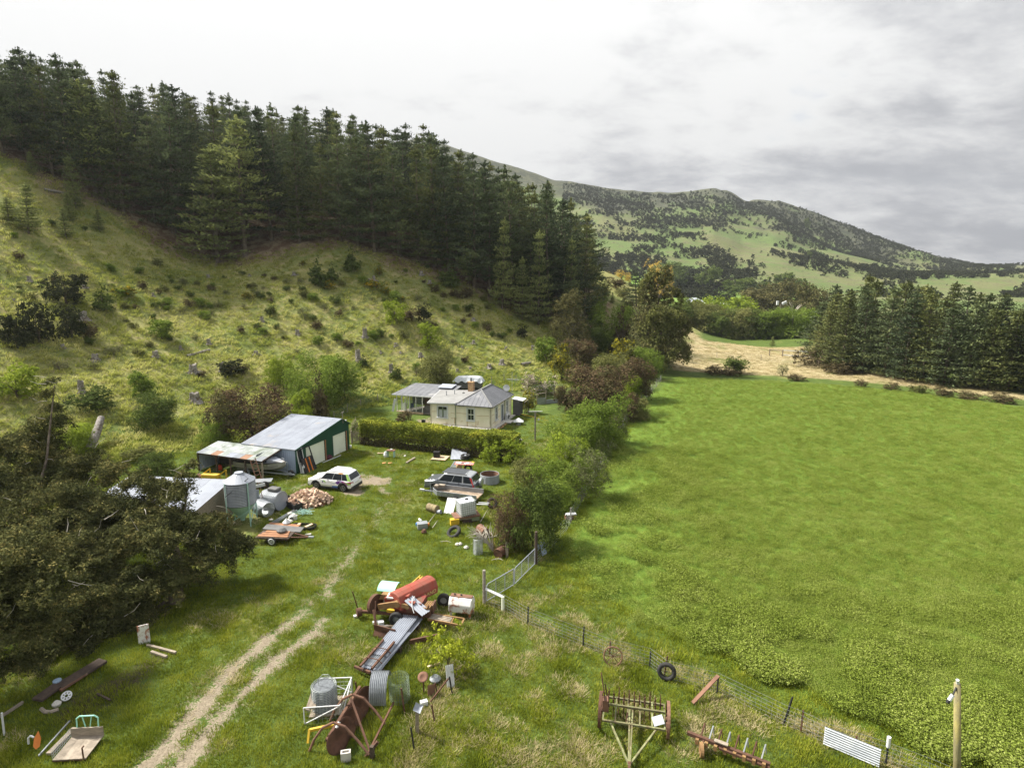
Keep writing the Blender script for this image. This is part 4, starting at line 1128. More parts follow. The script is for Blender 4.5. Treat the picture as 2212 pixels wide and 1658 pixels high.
for u, v in [(1555, 634), (1565, 632), (1580, 630), (1515, 640), (1535, 640), (1625, 632)]:
 p = Vector(far(u, v, 330)); p.z = zt(p.x, p.y)
 grow('pasture_bush', 'darkbush', u, v, 22, 16, 'dark bush in the bright far pasture', 'shrub', 'dark bushes in the far pasture', p=p)
# ---- scrub on the mountain: the bushes that show largest one by one, the rest as one cover
def mountain_scrub():
 rs = np.random.RandomState(77)
 n = 34000
 a = rs.uniform(0.08, 0.98, n); y = 380 + 640 * rs.rand(n) ** 1.1
 x = a * y
 d = 0.75 * fbm(x / 45.0, y / 80.0, 4) + 0.25 * rs.rand(n) + 0.15 * sstep(600, 950, y) + 0.10 * np.exp(-((a - 0.27) / 0.16) ** 2) * (y < 620) - 0.06 * np.exp(-((a - 0.45) / 0.16) ** 2) * (y < 800)
 band = fbm(x / 25.0 + 40, y / 30.0, 3)
 ok = (d + 0.45 * (band - 0.5) > 0.585)
 x = x[ok]; y = y[ok]; d = d[ok]
 size = rs.uniform(2.0, 4.6, len(x)) * np.interp(y, [380, 800, 1000], [1.0, 0.9, 0.8])
 big = np.argsort(-(size / y))[:170]
 for i in big:
  p = Vector((x[i], y[i], zt(x[i], y[i])))
  s = float(size[i]) * 1.15
  t = bpy.data.objects.new('scrub_bush', None); COL.objects.link(t); t.location = p; t.scale = (s, s, s * 0.8); t.rotation_euler = (0, 0, rs.rand() * 6)
  tag(t, 'round dark bush on the lower flank of the scrubby mountain', 'shrub', 'bushes on the lower mountain flank')
  for nm, me in _kinds['scrubdot'][i % 4]:
   link(nm, me, t)
 rest = np.setdiff1d(np.arange(len(x)), big)
 scatter('mountain_scrub', np.stack([x[rest], y[rest]], -1), size[rest] * 0.95, [v[1][1] for v in _kinds['scrubdot']], 8)
mountain_scrub()
# ---- clipped hedge in front of the house
def hedge():
 a = Vector((*flat(779, 960), 0)); b = Vector((*flat(1112, 999), 0))
 t = bpy.data.objects.new('clipped_hedge', None); COL.objects.link(t); t.location = a
 d = (b - a); L = d.length
 t.rotation_euler = (0, 0, math.atan2(d.y, d.x))
 tag(t, 'long clipped hedge with golden-green top and bare brown base in front of the farmhouse', 'hedge')
 rs = np.random.RandomState(4)
 def skin(n, z0, z1, w, leaf, mat_, nm, bulge):
  x = rs.rand(n) * L
  s = rs.rand(n)
  top = s < 0.4; frontf = (s >= 0.4) & (s < 0.8)
  yv = np.where(top, rs.rand(n) * w, np.where(frontf, 0, w))
  zv = np.where(top, z1, z0 + (z1 - z0) * rs.rand(n))
  wob = (fbm(x * 1.1, zv * 1.4 + yv, 3) - 0.5) * bulge
  nrm = np.stack([np.zeros(n), np.where(top, 0, np.where(frontf, -1, 1)), np.where(top, 1, 0.15)], -1)
  c = np.stack([x, yv, zv + (fbm(x * 0.5, x * 0 + 3, 2) - 0.5) * 0.3 * (zv > z1 * 0.6)], -1) + nrm * (wob[:, None] + rs.randn(n, 1) * 0.05)
  endc = rs.rand(n) < 0.05
  c[endc, 0] = rs.randn(endc.sum()) * 0.07; c[endc, 1] = rs.rand(endc.sum()) * w; c[endc, 2] = z0 + (z1 - z0) * rs.rand(endc.sum())
  V, F = leaf_quads(c, _norm(nrm + rs.randn(n, 3) * 0.6), leaf * rs.uniform(0.6, 1.4, n), rs)
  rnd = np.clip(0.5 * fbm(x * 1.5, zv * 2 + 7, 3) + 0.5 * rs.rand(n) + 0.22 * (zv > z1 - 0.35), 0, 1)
  link(nm, np_mesh(nm, V, F, mat_, rnd), t)
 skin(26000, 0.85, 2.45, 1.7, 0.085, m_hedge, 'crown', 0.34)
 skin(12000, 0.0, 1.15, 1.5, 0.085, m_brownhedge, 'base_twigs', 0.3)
hedge()
# ---- stumps and dead wood left on the slope
def stump_mesh(seed, tall=0.7, rad=0.42, roots=6):
 rs = np.random.RandomState(seed)
 n = 14; V = []; F = []
 levels = [(-0.3, 1.7), (0.0, 1.45), (0.15, 1.12), (0.5, 0.98), (1.0, 0.92)]
 jag = rs.rand(n) * 0.35
 lob = 1 + 0.28 * np.cos(np.arange(n) / n * 6.283 * roots / 2 + rs.rand() * 6)
 for li, (fz, fr) in enumerate(levels):
  for s in range(n):
   an = 6.283 * s / n
   k = lob[s] if li < 3 else 1 + (lob[s] - 1) * 0.4
   r = rad * fr * (k if li < 2 else 1 + (k - 1) * 0.6) * (1 + rs.randn() * 0.06)
   zv = fz * tall + (jag[s] * tall if li == 4 else 0)
   V.append((r * math.cos(an), r * math.sin(an), zv))
 for li in range(4):
  for s in range(n):
   F.append((li * n + s, li * n + (s + 1) % n, (li + 1) * n + (s + 1) % n, (li + 1) * n + s))
 V.append((0, 0, tall * 0.82)); c = len(V) - 1
 for s in range(n):
  F.append((4 * n + s, 4 * n + (s + 1) % n, c, c))
 rp = []
 for i in range(roots):
  a = rs.rand() * 6.28; ln = rs.uniform(0.7, 1.6) * rad * 2
  rp.append([(math.cos(a) * rad * 0.6, math.sin(a) * rad * 0.6, 0.18 * tall, rad * 0.3), (math.cos(a) * ln * 0.6, math.sin(a) * ln * 0.6, 0.10, rad * 0.2), (math.cos(a) * ln, math.sin(a) * ln, -0.05, rad * 0.06)])
 tv, tf = tube_arrays(rp, 5)
 me = bpy.data.meshes.new('stump')
 V = np.array(V)
 me.from_pydata([tuple(v) for v in np.concatenate([V, tv])], [], [tuple(dict.fromkeys(f)) for f in F] + [tuple(int(i) + len(V) for i in f) for f in tf])
 me.materials.append(m_deadwood)
 return me
STUMPS = [stump_mesh(200 + i, 0.55 + 0.15 * (i % 3), 0.40, 5 + i % 3) for i in range(5)]
TALLST = [stump_mesh(220 + i, 1.5, 0.42, 6) for i in range(3)]
def stump(u, v, w, label, tall=False, group=None):
 p = at(u, v); f = fdist(p) / FPX
 o = link('tree_stump', _rp.choice(TALLST if tall else STUMPS), None, p, _rp.uniform(0, 6))
 s = w * f / 1.65
 o.scale = (s, s, s)
 tag(o, label, 'stump', group)
 return o
stump(180, 690, 34, 'big grey stump with jagged rim beside dark bushes, highest big one on the slope')
stump(206, 778, 27, 'pale grey stump standing in open grass below the big jagged one')
stump(421, 866, 44, 'rooty stump with a tangle of bleached roots, largest of the slope')
stump(177, 848, 24, 'tall squared grey trunk stub beside a wide dark green bush', True)
stump(773, 778, 21, 'hollow reddish stump with pale rim above the hawthorn thicket', True)
stump(845, 804, 17, 'tall thin broken stump beside a dark green bush', True)
stump(788, 728, 18, 'split bleached double stump like two posts', True)
stump(418, 805, 30, 'dark stump with two horns near the sprawling bush')
stump(480, 802, 18, 'narrow stump at the foot of the sprawling dark bush', True)
stump(336, 770, 24, 'small stump with spread roots in the lower open grass')
for u, v, w in [(136, 752, 14), (288, 820, 18), (451, 743, 17), (553, 766, 20), (566, 694, 15), (64, 608, 16), (182, 622, 18), (855, 747, 15), (643, 722, 16), (908, 770, 17), (1023, 693, 17), (1023, 742, 13), (998, 752, 10), (1093, 754, 12), (1151, 754, 16), (1084, 786, 19), (1057, 794, 19), (1016, 798, 12),
    (988, 802, 14), (636, 594, 16), (910, 594, 16), (928, 612, 14), (808, 605, 14), (822, 762, 11), (885, 682, 14), (865, 762, 8), (540, 596, 12), (390, 755, 13), (330, 640, 14), (30, 652, 14), (450, 600, 12)]:
 stump(u, v, w, 'small weathered grey stump left in the cleared slope', False, 'small stumps on the cleared slope')
def dead_log(u1, v1, u2, v2, r, label, zoff=0.0, name='fallen_log', lift=0.0):
 a = at(u1, v1); b = at(u2, v2)
 b = b + Vector((0, 0, lift))
 d = b - a
 vv, ff = tube_arrays([[(0, 0, r * 0.7, r), (*(d * 0.5 + Vector((0.05, 0.04, r * 0.7))), r * 0.95), (*(d + Vector((0, 0, r * 0.7))), r * 0.75)]], 7)
 o = link(name, np_mesh(name, vv, ff, m_deadwood, smooth=True), None, a)
 tag(o, label, 'log')
dead_log(404, 772, 453, 758, 0.22, 'long bleached log lying across the open slope')
dead_log(194, 978, 224, 942, 0.42, 'leaning split grey trunk above the cypress boughs', lift=1.6)
dead_log(1126, 790, 1146, 786, 0.3, 'short pale log on the grass behind the farmhouse')
dead_log(795, 605, 818, 610, 0.2, 'bleached log lying in the gorse')
dead_log(96, 412, 140, 420, 0.25, 'grey fallen branch heap at the plantation corner')
# ------------------------------------------------------------------ mesh builder for made things
class MB:
 def __init__(self):
  self.v = []; self.f = []; self.mi = []
 def add(self, vs, fs, m=0, M=None):
  k = len(self.v)
  if M is not None:
   vs = [M @ Vector(p) for p in vs]
  self.v += [tuple(p) for p in vs]
  for f in fs:
   self.f.append(tuple(i + k for i in f)); self.mi.append(m)
  return self
 def box(self, c, s, r=(0, 0, 0), m=0):
  x, y, z = s[0] / 2, s[1] / 2, s[2] / 2
  M = Matrix.Translation(c) @ Euler(r).to_matrix().to_4x4()
  vs = [(-x, -y, -z), (x, -y, -z), (x, y, -z), (-x, y, -z), (-x, -y, z), (x, -y, z), (x, y, z), (-x, y, z)]
  return self.add(vs, [(0, 3, 2, 1), (4, 5, 6, 7), (0, 1, 5, 4), (1, 2, 6, 5), (2, 3, 7, 6), (3, 0, 4, 7)], m, M)
 def bar(self, a, b, w, h=None, m=0):
  """square bar from a to b"""
  a = Vector(a); b = Vector(b); d = b - a
  M = Matrix.Translation((a + b) / 2) @ d.to_track_quat('X', 'Z').to_matrix().to_4x4()
  h = h or w
  x, y, z = d.length / 2, w / 2, h / 2
  vs = [(-x, -y, -z), (x, -y, -z), (x, y, -z), (-x, y, -z), (-x, -y, z), (x, -y, z), (x, y, z), (-x, y, z)]
  return self.add(vs, [(0, 3, 2, 1), (4, 5, 6, 7), (0, 1, 5, 4), (1, 2, 6, 5), (2, 3, 7, 6), (3, 0, 4, 7)], m, M)
 def cyl(self, a, b, r0, r1=None, n=10, m=0, cap=True):
  a = Vector(a); b = Vector(b); r1 = r0 if r1 is None else r1
  q = (b - a).to_track_quat('Z', 'Y').to_matrix()
  vs = []
  for p, r in ((a, r0), (b, r1)):
   for i in range(n):
    t = 6.28319 * i / n
    vs.append(p + q @ Vector((r * math.cos(t), r * math.sin(t), 0)))
  fs = [(i, (i + 1) % n, n + (i + 1) % n, n + i) for i in range(n)]
  if cap:
   fs += [tuple(range(n - 1, -1, -1)), tuple(range(n, 2 * n))]
  return self.add(vs, fs, m)
 def tube(self, pts, r, n=6, m=0):
  for a, b in zip(pts[:-1], pts[1:]):
   self.cyl(a, b, r, r, n, m)
  return self
 def lathe(self, prof, n=20, M=None, m=0):
  vs = []; fs = []
  for r, z in prof:
   for i in range(n):
    t = 6.28319 * i / n
    vs.append((r * math.cos(t), r * math.sin(t), z))
  for j in range(len(prof) - 1):
   for i in range(n):
    fs.append((j * n + i, j * n + (i + 1) % n, (j + 1) * n + (i + 1) % n, (j + 1) * n + i))
  return self.add(vs, fs, m, M)
 def torus(self, c, R_, r, M=None, n=22, k=8, m=0):
  vs = []; fs = []
  for i in range(n):
   t = 6.28319 * i / n
   for j in range(k):
    p = 6.28319 * j / k
    vs.append((c[0] + (R_ + r * math.cos(p)) * math.cos(t), c[1] + (R_ + r * math.cos(p)) * math.sin(t), c[2] + r * math.sin(p)))
  for i in range(n):
   for j in range(k):
    fs.append((i * k + j, ((i + 1) % n) * k + j, ((i + 1) % n) * k + (j + 1) % k, i * k + (j + 1) % k))
  return self.add(vs, fs, m, M)
 def prism(self, poly, h, M=None, m=0):
  """flat outline (x, y) raised by h"""
  n = len(poly)
  vs = [(x, y, 0) for x, y in poly] + [(x, y, h) for x, y in poly]
  fs = [(i, (i + 1) % n, n + (i + 1) % n, n + i) for i in range(n)] + [tuple(range(n - 1, -1, -1)), tuple(range(n, 2 * n))]
  return self.add(vs, fs, m, M)
 def corr(self, w, l, waves, amp, M=None, m=0, thick=0.004, seg=4, ends=3):
  """ribbed iron sheet: ribs run along y, waves across x"""
  nx = waves * seg + 1
  vs = []; fs = []
  for s in (0, 1):
   for j in range(ends):
    for i in range(nx):
     vs.append((w * i / (nx - 1) - w / 2, l * j / (ends - 1), amp * math.sin(6.28319 * waves * i / (nx - 1)) + (0 if s else -thick)))
  o = nx * ends
  for j in range(ends - 1):
   for i in range(nx - 1):
    a = j * nx + i
    fs.append((o + a, o + a + 1, o + a + nx + 1, o + a + nx)); fs.append((a + nx, a + nx + 1, a + 1, a))
  return self.add(vs, fs, m, M)
 def mesh(self, name, mats, smooth=False):
  me = bpy.data.meshes.new(name)
  me.from_pydata(self.v, [], self.f)
  for m in (mats if isinstance(mats, (list, tuple)) else [mats]):
   me.materials.append(m)
  me.polygons.foreach_set('material_index', self.mi)
  if smooth:
   me.polygons.foreach_set('use_smooth', [True] * len(self.f))
  me.update()
  return me
 def obj(self, name, mats, parent=None, smooth=False, loc=None, rz=0.0, bevel=0.0):
  o = link(name, self.mesh(name, mats, smooth), parent, loc, rz)
  if bevel:
   b = o.modifiers.new('edge', 'BEVEL'); b.width = bevel; b.segments = 2; b.limit_method = 'ANGLE'
  return o
def T(x=0, y=0, z=0, rx=0, ry=0, rz=0):
 return Matrix.Translation((x, y, z)) @ Euler((rx, ry, rz)).to_matrix().to_4x4()
def thing(name, label, cat, loc, rz=0.0, group=None, rot=None):
 o = bpy.data.objects.new(name, None); COL.objects.link(o)
 o.empty_display_size = 0.3
 o.location = loc; o.rotation_euler = rot or (0, 0, rz)
 return tag(o, label, cat, group)
def fr(u1, v1, u2, v2):
 """foot point, heading and length of something that stands from one seen point to another"""
 a = at(u1, v1); b = at(u2, v2)
 d = b - a
 return a, math.atan2(d.y, d.x), math.hypot(d.x, d.y)
def dup(root, loc, rz, label, group=None):
 r = root.copy(); COL.objects.link(r); r.location = loc; r.rotation_euler = (0, 0, rz)
 r['label'] = label
 if group: r['group'] = group
 for ch in list(root.children):
  c = ch.copy(); COL.objects.link(c); c.parent = r
  for g in list(ch.children):
   d = g.copy(); COL.objects.link(d); d.parent = c
 return r
# ---- paints and metals
m_galv = pm('galvanised_iron', (0.34, 0.36, 0.385), (0.26, 0.28, 0.30), 1.4, 0.42, 0.35, c3=(0.36, 0.37, 0.36), c3_lo=0.55, c3_hi=0.75, spec=0.5)
m_galvroof = pm('pale_iron_roof', (0.31, 0.335, 0.385), (0.26, 0.28, 0.325), 0.8, 0.6, 0.0, c3=(0.42, 0.36, 0.29), c3_lo=0.60, c3_hi=0.76, spec=0.5)
m_oldroof = pm('weathered_iron_roof', (0.40, 0.42, 0.42), (0.27, 0.30, 0.28), 1.2, 0.6, 0.1, c3=(0.17, 0.20, 0.15), c3_lo=0.5, c3_hi=0.68)
m_rustsheet = pm('rusty_iron_sheet', (0.33, 0.20, 0.13), (0.25, 0.14, 0.09), 2.0, 0.85, 0.0)
m_greyroof = pm('grey_painted_roof', (0.17, 0.175, 0.19), (0.14, 0.145, 0.158), 0.8, 0.6, c3=(0.30, 0.30, 0.30), c3_lo=0.55, c3_hi=0.7)
m_ltroof = pm('faded_grey_roof', (0.25, 0.25, 0.245), (0.21, 0.21, 0.205), 0.9, 0.65)
m_cream = pm('cream_render', (0.84, 0.78, 0.63), (0.78, 0.71, 0.55), 1.3, 0.9, bump=0.25, c3=(0.58, 0.46, 0.27), c3_lo=0.6, c3_hi=0.78, c3scale=0.8)
m_crack = pm('cracked_render_patch', (0.47, 0.32, 0.16), (0.55, 0.40, 0.22), 3.0, 0.95)
m_white = pm('white_paint', (0.66, 0.67, 0.67), (0.57, 0.58, 0.58), 1.2, 0.55)
m_bluewhite = pm('pale_blue_iron_wall', (0.44, 0.52, 0.66), (0.38, 0.46, 0.60), 0.8, 0.5, 0.1)
m_dgreen = pm('dark_green_paint', (0.018, 0.075, 0.045), (0.014, 0.06, 0.036), 0.8, 0.5)
m_doorcream = pm('cream_roller_door', (0.80, 0.83, 0.70), (0.74, 0.77, 0.64), 0.9, 0.6)
m_glass, _gt, _gb = new_mat('dark_window_glass')
_gb.inputs['Base Color'].default_value = (0.02, 0.025, 0.03, 1); _gb.inputs['Roughness'].default_value = 0.08; _gb.inputs['Specular IOR Level'].default_value = 0.6
m_clear, _gt2, _gb2 = new_mat('clear_porch_glass')
_gb2.inputs['Base Color'].default_value = (0.10, 0.12, 0.12, 1); _gb2.inputs['Roughness'].default_value = 0.06; _gb2.inputs['Alpha'].default_value = 0.35
m_bluedoor = pm('blue_grey_door', (0.10, 0.14, 0.19), (0.08, 0.115, 0.16), 2, 0.5)
m_greensash = pm('moss_green_sash', (0.22, 0.26, 0.16), (0.18, 0.22, 0.13), 3, 0.6)
m_curtain = pm('net_curtain', (0.55, 0.57, 0.58), (0.42, 0.44, 0.45), 9, 0.9, stretch=(6, 6, 0.3))
m_timber = pm('weathered_timber', (0.33, 0.28, 0.22), (0.22, 0.185, 0.145), 3.5, 0.9, bump=0.4, stretch=(1, 1, 5))
m_grpost = pm('grey_fence_post', (0.30, 0.27, 0.235), (0.19, 0.165, 0.14), 5, 0.95, bump=0.6, c3=(0.40, 0.38, 0.34), c3_lo=0.55, c3_hi=0.7)
m_darkpost = pm('dark_timber', (0.055, 0.04, 0.032), (0.09, 0.065, 0.05), 4, 0.9)
m_brownwood = pm('red_brown_board', (0.32, 0.16, 0.085), (0.25, 0.12, 0.06), 2.5, 0.75)
m_palewood = pm('pale_sawn_timber', (0.60, 0.46, 0.32), (0.50, 0.37, 0.24), 4, 0.85)
m_brick = pm('old_chimney_brick', (0.44, 0.28, 0.15), (0.33, 0.195, 0.10), 5, 0.95, bump=0.4, c3=(0.52, 0.36, 0.18), c3_lo=0.5, c3_hi=0.65)
m_black = pm('black_plastic', (0.018, 0.018, 0.02), (0.03, 0.03, 0.032), 3, 0.5)
m_rubber = pm('tyre_rubber', (0.022, 0.022, 0.022), (0.04, 0.039, 0.037), 4, 0.85)
m_rust = pm('brown_rust', (0.12, 0.06, 0.038), (0.08, 0.042, 0.028), 3.5, 0.9, bump=0.3, c3=(0.18, 0.10, 0.06), c3_lo=0.56, c3_hi=0.7)
m_rustpale = pm('pale_dry_rust', (0.21, 0.115, 0.075), (0.15, 0.08, 0.055), 3, 0.9, c3=(0.30, 0.20, 0.145), c3_lo=0.58, c3_hi=0.72)
m_dkgrey = pm('dark_grey_board', (0.105, 0.105, 0.105), (0.14, 0.14, 0.138), 1.5, 0.7)
m_concrete = pm('pale_concrete', (0.55, 0.53, 0.48), (0.44, 0.42, 0.38), 2.5, 0.95)
m_yellow = pm('yellow_paint', (0.58, 0.38, 0.03), (0.47, 0.31, 0.035), 3, 0.6, c3=(0.30, 0.19, 0.05), c3_lo=0.58, c3_hi=0.7)
m_tealpaint = pm('faded_teal_paint', (0.40, 0.60, 0.54), (0.33, 0.53, 0.47), 2, 0.6, c3=(0.35, 0.40, 0.36), c3_lo=0.6, c3_hi=0.7)
m_mint = pm('mint_plastic', (0.36, 0.68, 0.56), (0.30, 0.60, 0.49), 1.5, 0.45)
m_orange = pm('orange_strap', (0.62, 0.20, 0.04), (0.52, 0.16, 0.03), 3, 0.6)
m_tarp = pm('silver_tarpaulin', (0.62, 0.65, 0.68), (0.48, 0.51, 0.55), 1.6, 0.45, 0.1, bump=0.4)
m_floor = pm('grey_room_floor', (0.20, 0.18, 0.16), (0.16, 0.15, 0.13), 2, 0.9)
m_interior = pm('dark_interior_wall', (0.11, 0.10, 0.09), (0.08, 0.075, 0.07), 1, 0.95)  # dark grey-brown for the wing walls and the carport back wall
m_wire = pm('galvanised_wire', (0.42, 0.45, 0.45), (0.34, 0.37, 0.37), 3, 0.5, 0.4)
# ------------------------------------------------------------------ the farmhouse
HA = R(-18.2)
H0 = Vector((*flat(930, 916), 0.0))
house = thing('farmhouse', 'cream rendered farmhouse with grey hipped roof, chimney and glazed side porch', 'house', H0, HA)
WX, WD, EH, LX = 7.6, 7.3, 2.62, 3.25
def wall_with(mb, a, b, h, opens, th=0.18):
 """a wall from a to b (plan points) with rectangular openings (s0, s1, z0, z1)"""
 a = Vector((*a, 0)); b = Vector((*b, 0)); d = (b - a).normalized(); nrm = Vector((d.y, -d.x, 0)); L = (b - a).length
 xs = sorted({0.0, L, *[o[0] for o in opens], *[o[1] for o in opens]}); zs_ = sorted({0.0, h, *[o[2] for o in opens], *[o[3] for o in opens]})
 ang = math.atan2(d.y, d.x)
 for x0, x1 in zip(xs[:-1], xs[1:]):
  for z0, z1 in zip(zs_[:-1], zs_[1:]):
   if any(o[0] <= x0 + 1e-6 and x1 <= o[1] + 1e-6 and o[2] <= z0 + 1e-6 and z1 <= o[3] + 1e-6 for o in opens):
    continue
   c = a + d * (x0 + x1) / 2 - nrm * th / 2 + Vector((0, 0, (z0 + z1) / 2))
   mb.box(c, (x1 - x0, th, z1 - z0), (0, 0, ang))
OPF = [(1.0, 2.18, 0.95, 2.25), (4.72, 5.52, 0.85, 2.22)]
OPR = [(1.35, 2.05, 0.75, 2.22), (3.45, 4.2, 0.05, 2.1), (5.25, 5.95, 0.75, 2.22)]
mb = MB()
wall_with(mb, (0, 0), (WX, 0), EH, OPF)
wall_with(mb, (WX, 0), (WX, WD), EH, OPR)
wall_with(mb, (WX, WD), (0, WD), EH, [])
wall_with(mb, (0, WD), (0, 0), EH, [])
mb.obj('wall', m_cream, house)
MB().box((WX / 2, -0.28, 0.05), (WX + 0.4, 0.55, 0.16)).box((WX + 0.3, WD / 2, 0.04), (0.5, WD, 0.12)).obj('foundation_strip', m_concrete, house)
# stains and repaired cracks of the render, thin raised patches
mb = MB()
for x, z, w, h in [(4.0, 1.62, 1.3, 0.045), (6.6, 1.5, 1.5, 0.05), (3.0, 0.95, 0.7, 0.05), (3.12, 0.7, 0.1, 0.7), (4.66, 0.5, 0.08, 0.75), (5.75, 0.45, 0.07, 0.8), (6.0, 0.62, 0.09, 0.5), (0.5, 1.6, 0.6, 0.04), (5.45, 0.3, 0.5, 0.05), (2.9, 1.55, 0.5, 0.04)]:
 mb.box((x, -0.005, z), (w, 0.012, h), (0, R((x * 37) % 9 - 4), 0))
for y, z, w in [(0.6, 1.55, 0.8), (2.7, 1.75, 0.9), (2.6, 0.9, 0.8), (4.6, 1.9, 0.7), (6.6, 1.4, 0.8), (1.0, 0.6, 0.9)]:
 mb.box((WX + 0.005, y, z), (0.012, w, 0.045), (R((y * 53) % 9 - 4), 0, 0))
mb.obj('render_crack', m_crack, house)
MB().cyl((LX, -0.06, 0), (LX, -0.06, EH), 0.04).cyl((WX + 0.06, 4.65, 0), (WX + 0.06, 4.65, EH), 0.04).obj('downpipe', m_greensash, house)
MB().box((3.95, -0.01, 2.5), (0.75, 0.03, 0.09)).obj('vent_grille', m_darkpost, house)
# hipped main roof, lean-to roof
ov = 0.22; zr = EH + 0.03
x0, x1, y0, y1 = LX - 0.02, WX + ov, -ov, WD + ov
xr = (x0 + x1) / 2; zt_ = EH + 1.5; ya, yb = 2.25, WD - 1.65
vs = [(x0, y0, zr), (x1, y0, zr), (x1, y1, zr), (x0, y1, zr), (xr, ya, zt_), (xr, yb, zt_)]
rb = MB(); rb.add(vs + [(x, y, z - 0.08) for x, y, z in vs[:4]], [(0, 1, 4), (1, 2, 5, 4), (2, 3, 5), (3, 0, 4, 5), (0, 6, 7, 1), (1, 7, 8, 2), (2, 8, 9, 3), (3, 9, 6, 0), (9, 8, 7, 6)])
roof = rb.obj('roof', m_greyroof, house)
rib = MB()
def rib_line(p, q, w=0.025, h=0.02):
 rib.bar(p, q, w, h)
for i in range(1, 9):      # standing ribs on the three slopes seen
 t = i / 9
 x = x0 + (x1 - x0) * t
 top = t * 2 if t < 0.5 else (1 - t) * 2
 rib_line((x, y0, zr + 0.012), (x, y0 + (ya - y0) * top, zr + (zt_ - zr) * top + 0.012))
for i in range(1, 14):
 y = y0 + (y1 - y0) * i / 14
 top = min(1, (y - y0) / (ya - y0), (y1 - y) / (y1 - yb))
 rib_line((x1, y, zr + 0.012), (x1 + (xr - x1) * top, y, zr + (zt_ - zr) * top + 0.012))
rib.obj('roof_rib', m_greyroof, roof)
cap = MB()
for p, q in (((x1, y0, zr + 0.03), (xr, ya, zt_ + 0.03)), ((x0, y0, zr + 0.03), (xr, ya, zt_ + 0.03)), ((xr, ya, zt_ + 0.03), (xr, yb, zt_ + 0.03)), ((x1, y1, zr + 0.03), (xr, yb, zt_ + 0.03))):
 cap.bar(p, q, 0.16, 0.05)
cap.obj('ridge_capping', m_ltroof, roof)
lz0, lz1, ly = EH + 0.05, EH + 0.62, 4.9
MB().add([(-ov, -ov, lz0 - 0.04), (LX + 0.1, -ov, lz0 + 0.16), (LX + 0.9, ly, lz1 + 0.2), (-0.9, ly, lz1 - 0.1)] + [(-ov, -ov, lz0 - 0.16), (LX + 0.1, -ov, lz0 + 0.04), (LX + 0.9, ly, lz1 + 0.08), (-0.9, ly, lz1 - 0.22)],
   [(0, 1, 2, 3), (7, 6, 5, 4), (0, 4, 5, 1), (1, 5, 6, 2), (2, 6, 7, 3), (3, 7, 4, 0)]).obj('lean_to_roof', m_ltroof, house)
MB().bar((-ov, -ov - 0.03, lz0 - 0.08), (LX + 0.1, -ov - 0.03, lz0 + 0.1), 0.05, 0.13).bar((-ov - 0.03, -ov, lz0 - 0.08), (-0.93, ly, lz1 - 0.16), 0.05, 0.14).obj('fascia', m_white, house)
MB().bar((x0, y0 - 0.04, zr - 0.04), (x1, y0 - 0.04, zr - 0.04), 0.09, 0.1).bar((x1 + 0.04, y0, zr - 0.04), (x1 + 0.04, y1, zr - 0.04), 0.09, 0.1).obj('gutter', m_dkgrey, house)
ch = MB(); ch.box((3.35, 4.6, 3.3), (0.62, 0.62, 2.3)).box((3.35, 4.6, 4.42), (0.7, 0.7, 0.14)); cho = ch.obj('chimney', m_brick, roof)
MB().cyl((3.35, 4.6, 4.45), (3.35, 4.6, 4.85), 0.07).cyl((3.35, 4.6, 4.85), (3.35, 4.6, 4.93), 0.13).obj('flue', m_black, roof)
MB().cyl((0.9, 2.7, 2.9), (0.9, 2.7, 3.55), 0.05).obj('vent_pipe', m_galv, house)
MB().cyl((1.75, 3.2, 2.9), (1.75, 3.2, 3.6), 0.05).obj('vent_pipe', m_galv, house)
MB().lathe([(0.16, 0), (0.2, 0.12), (0.12, 0.26), (0.01, 0.3)], 12, T(2.75, 3.6, 3.05)).obj('roof_cowl', m_dkgrey, house)
def window(name, opening, face, sash_mat, bars, curtain=False):
 """frame, glazing, bars and sill of one opening; face 'f' is the front wall, 'r' the end wall"""
 s0, s1, z0, z1 = opening
 M = T(0, 0, 0) if face == 'f' else T(WX, 0, 0, rz=R(90))
 w, h = s1 - s0, z1 - z0; cx, cz = (s0 + s1) / 2, (z0 + z1) / 2
 fmb = MB()
 for (x, z, sx, sz) in ((s0 - 0.05, cz, 0.15, h + 0.26), (s1 + 0.05, cz, 0.15, h + 0.26), (cx, z1 + 0.06, w - 0.05, 0.14)):
  fmb.add(*_boxvf((x, -0.025, z), (sx, 0.09, sz)), 0, M)
 wo = fmb.obj(name, m_white, house)
 MB().add(*_boxvf((cx, 0.10, cz), (w, 0.02, h)), 0, M).obj('pane', m_glass, wo)
 smb = MB()
 for (x, z, sx, sz) in bars(s0, s1, z0, z1):
  smb.add(*_boxvf((x, 0.06, z), (sx, 0.05, sz)), 0, M)
 smb.obj('sash', sash_mat, wo)
 MB().add(*_boxvf((cx, -0.05, z0 - 0.06), (w + 0.3, 0.2, 0.1)), 0, M).obj('sill', m_white, wo)
 if curtain:
  MB().add(*_boxvf((cx - w * 0.27, 0.085, z0 + h * 0.36), (w * 0.4, 0.012, h * 0.68)), 0, M).add(*_boxvf((cx + w * 0.27, 0.085, z0 + h * 0.36), (w * 0.4, 0.012, h * 0.68)), 0, M).obj('net_curtain', m_curtain, wo)
def _boxvf(c, s):
 x, y, z = s[0] / 2, s[1] / 2, s[2] / 2
 return ([(c[0] + a * x, c[1] + b * y, c[2] + d * z) for a, b, d in ((-1, -1, -1), (1, -1, -1), (1, 1, -1), (-1, 1, -1), (-1, -1, 1), (1, -1, 1), (1, 1, 1), (-1, 1, 1))],
   [(0, 3, 2, 1), (4, 5, 6, 7), (0, 1, 5, 4), (1, 2, 6, 5), (2, 3, 7, 6), (3, 0, 4, 7)])
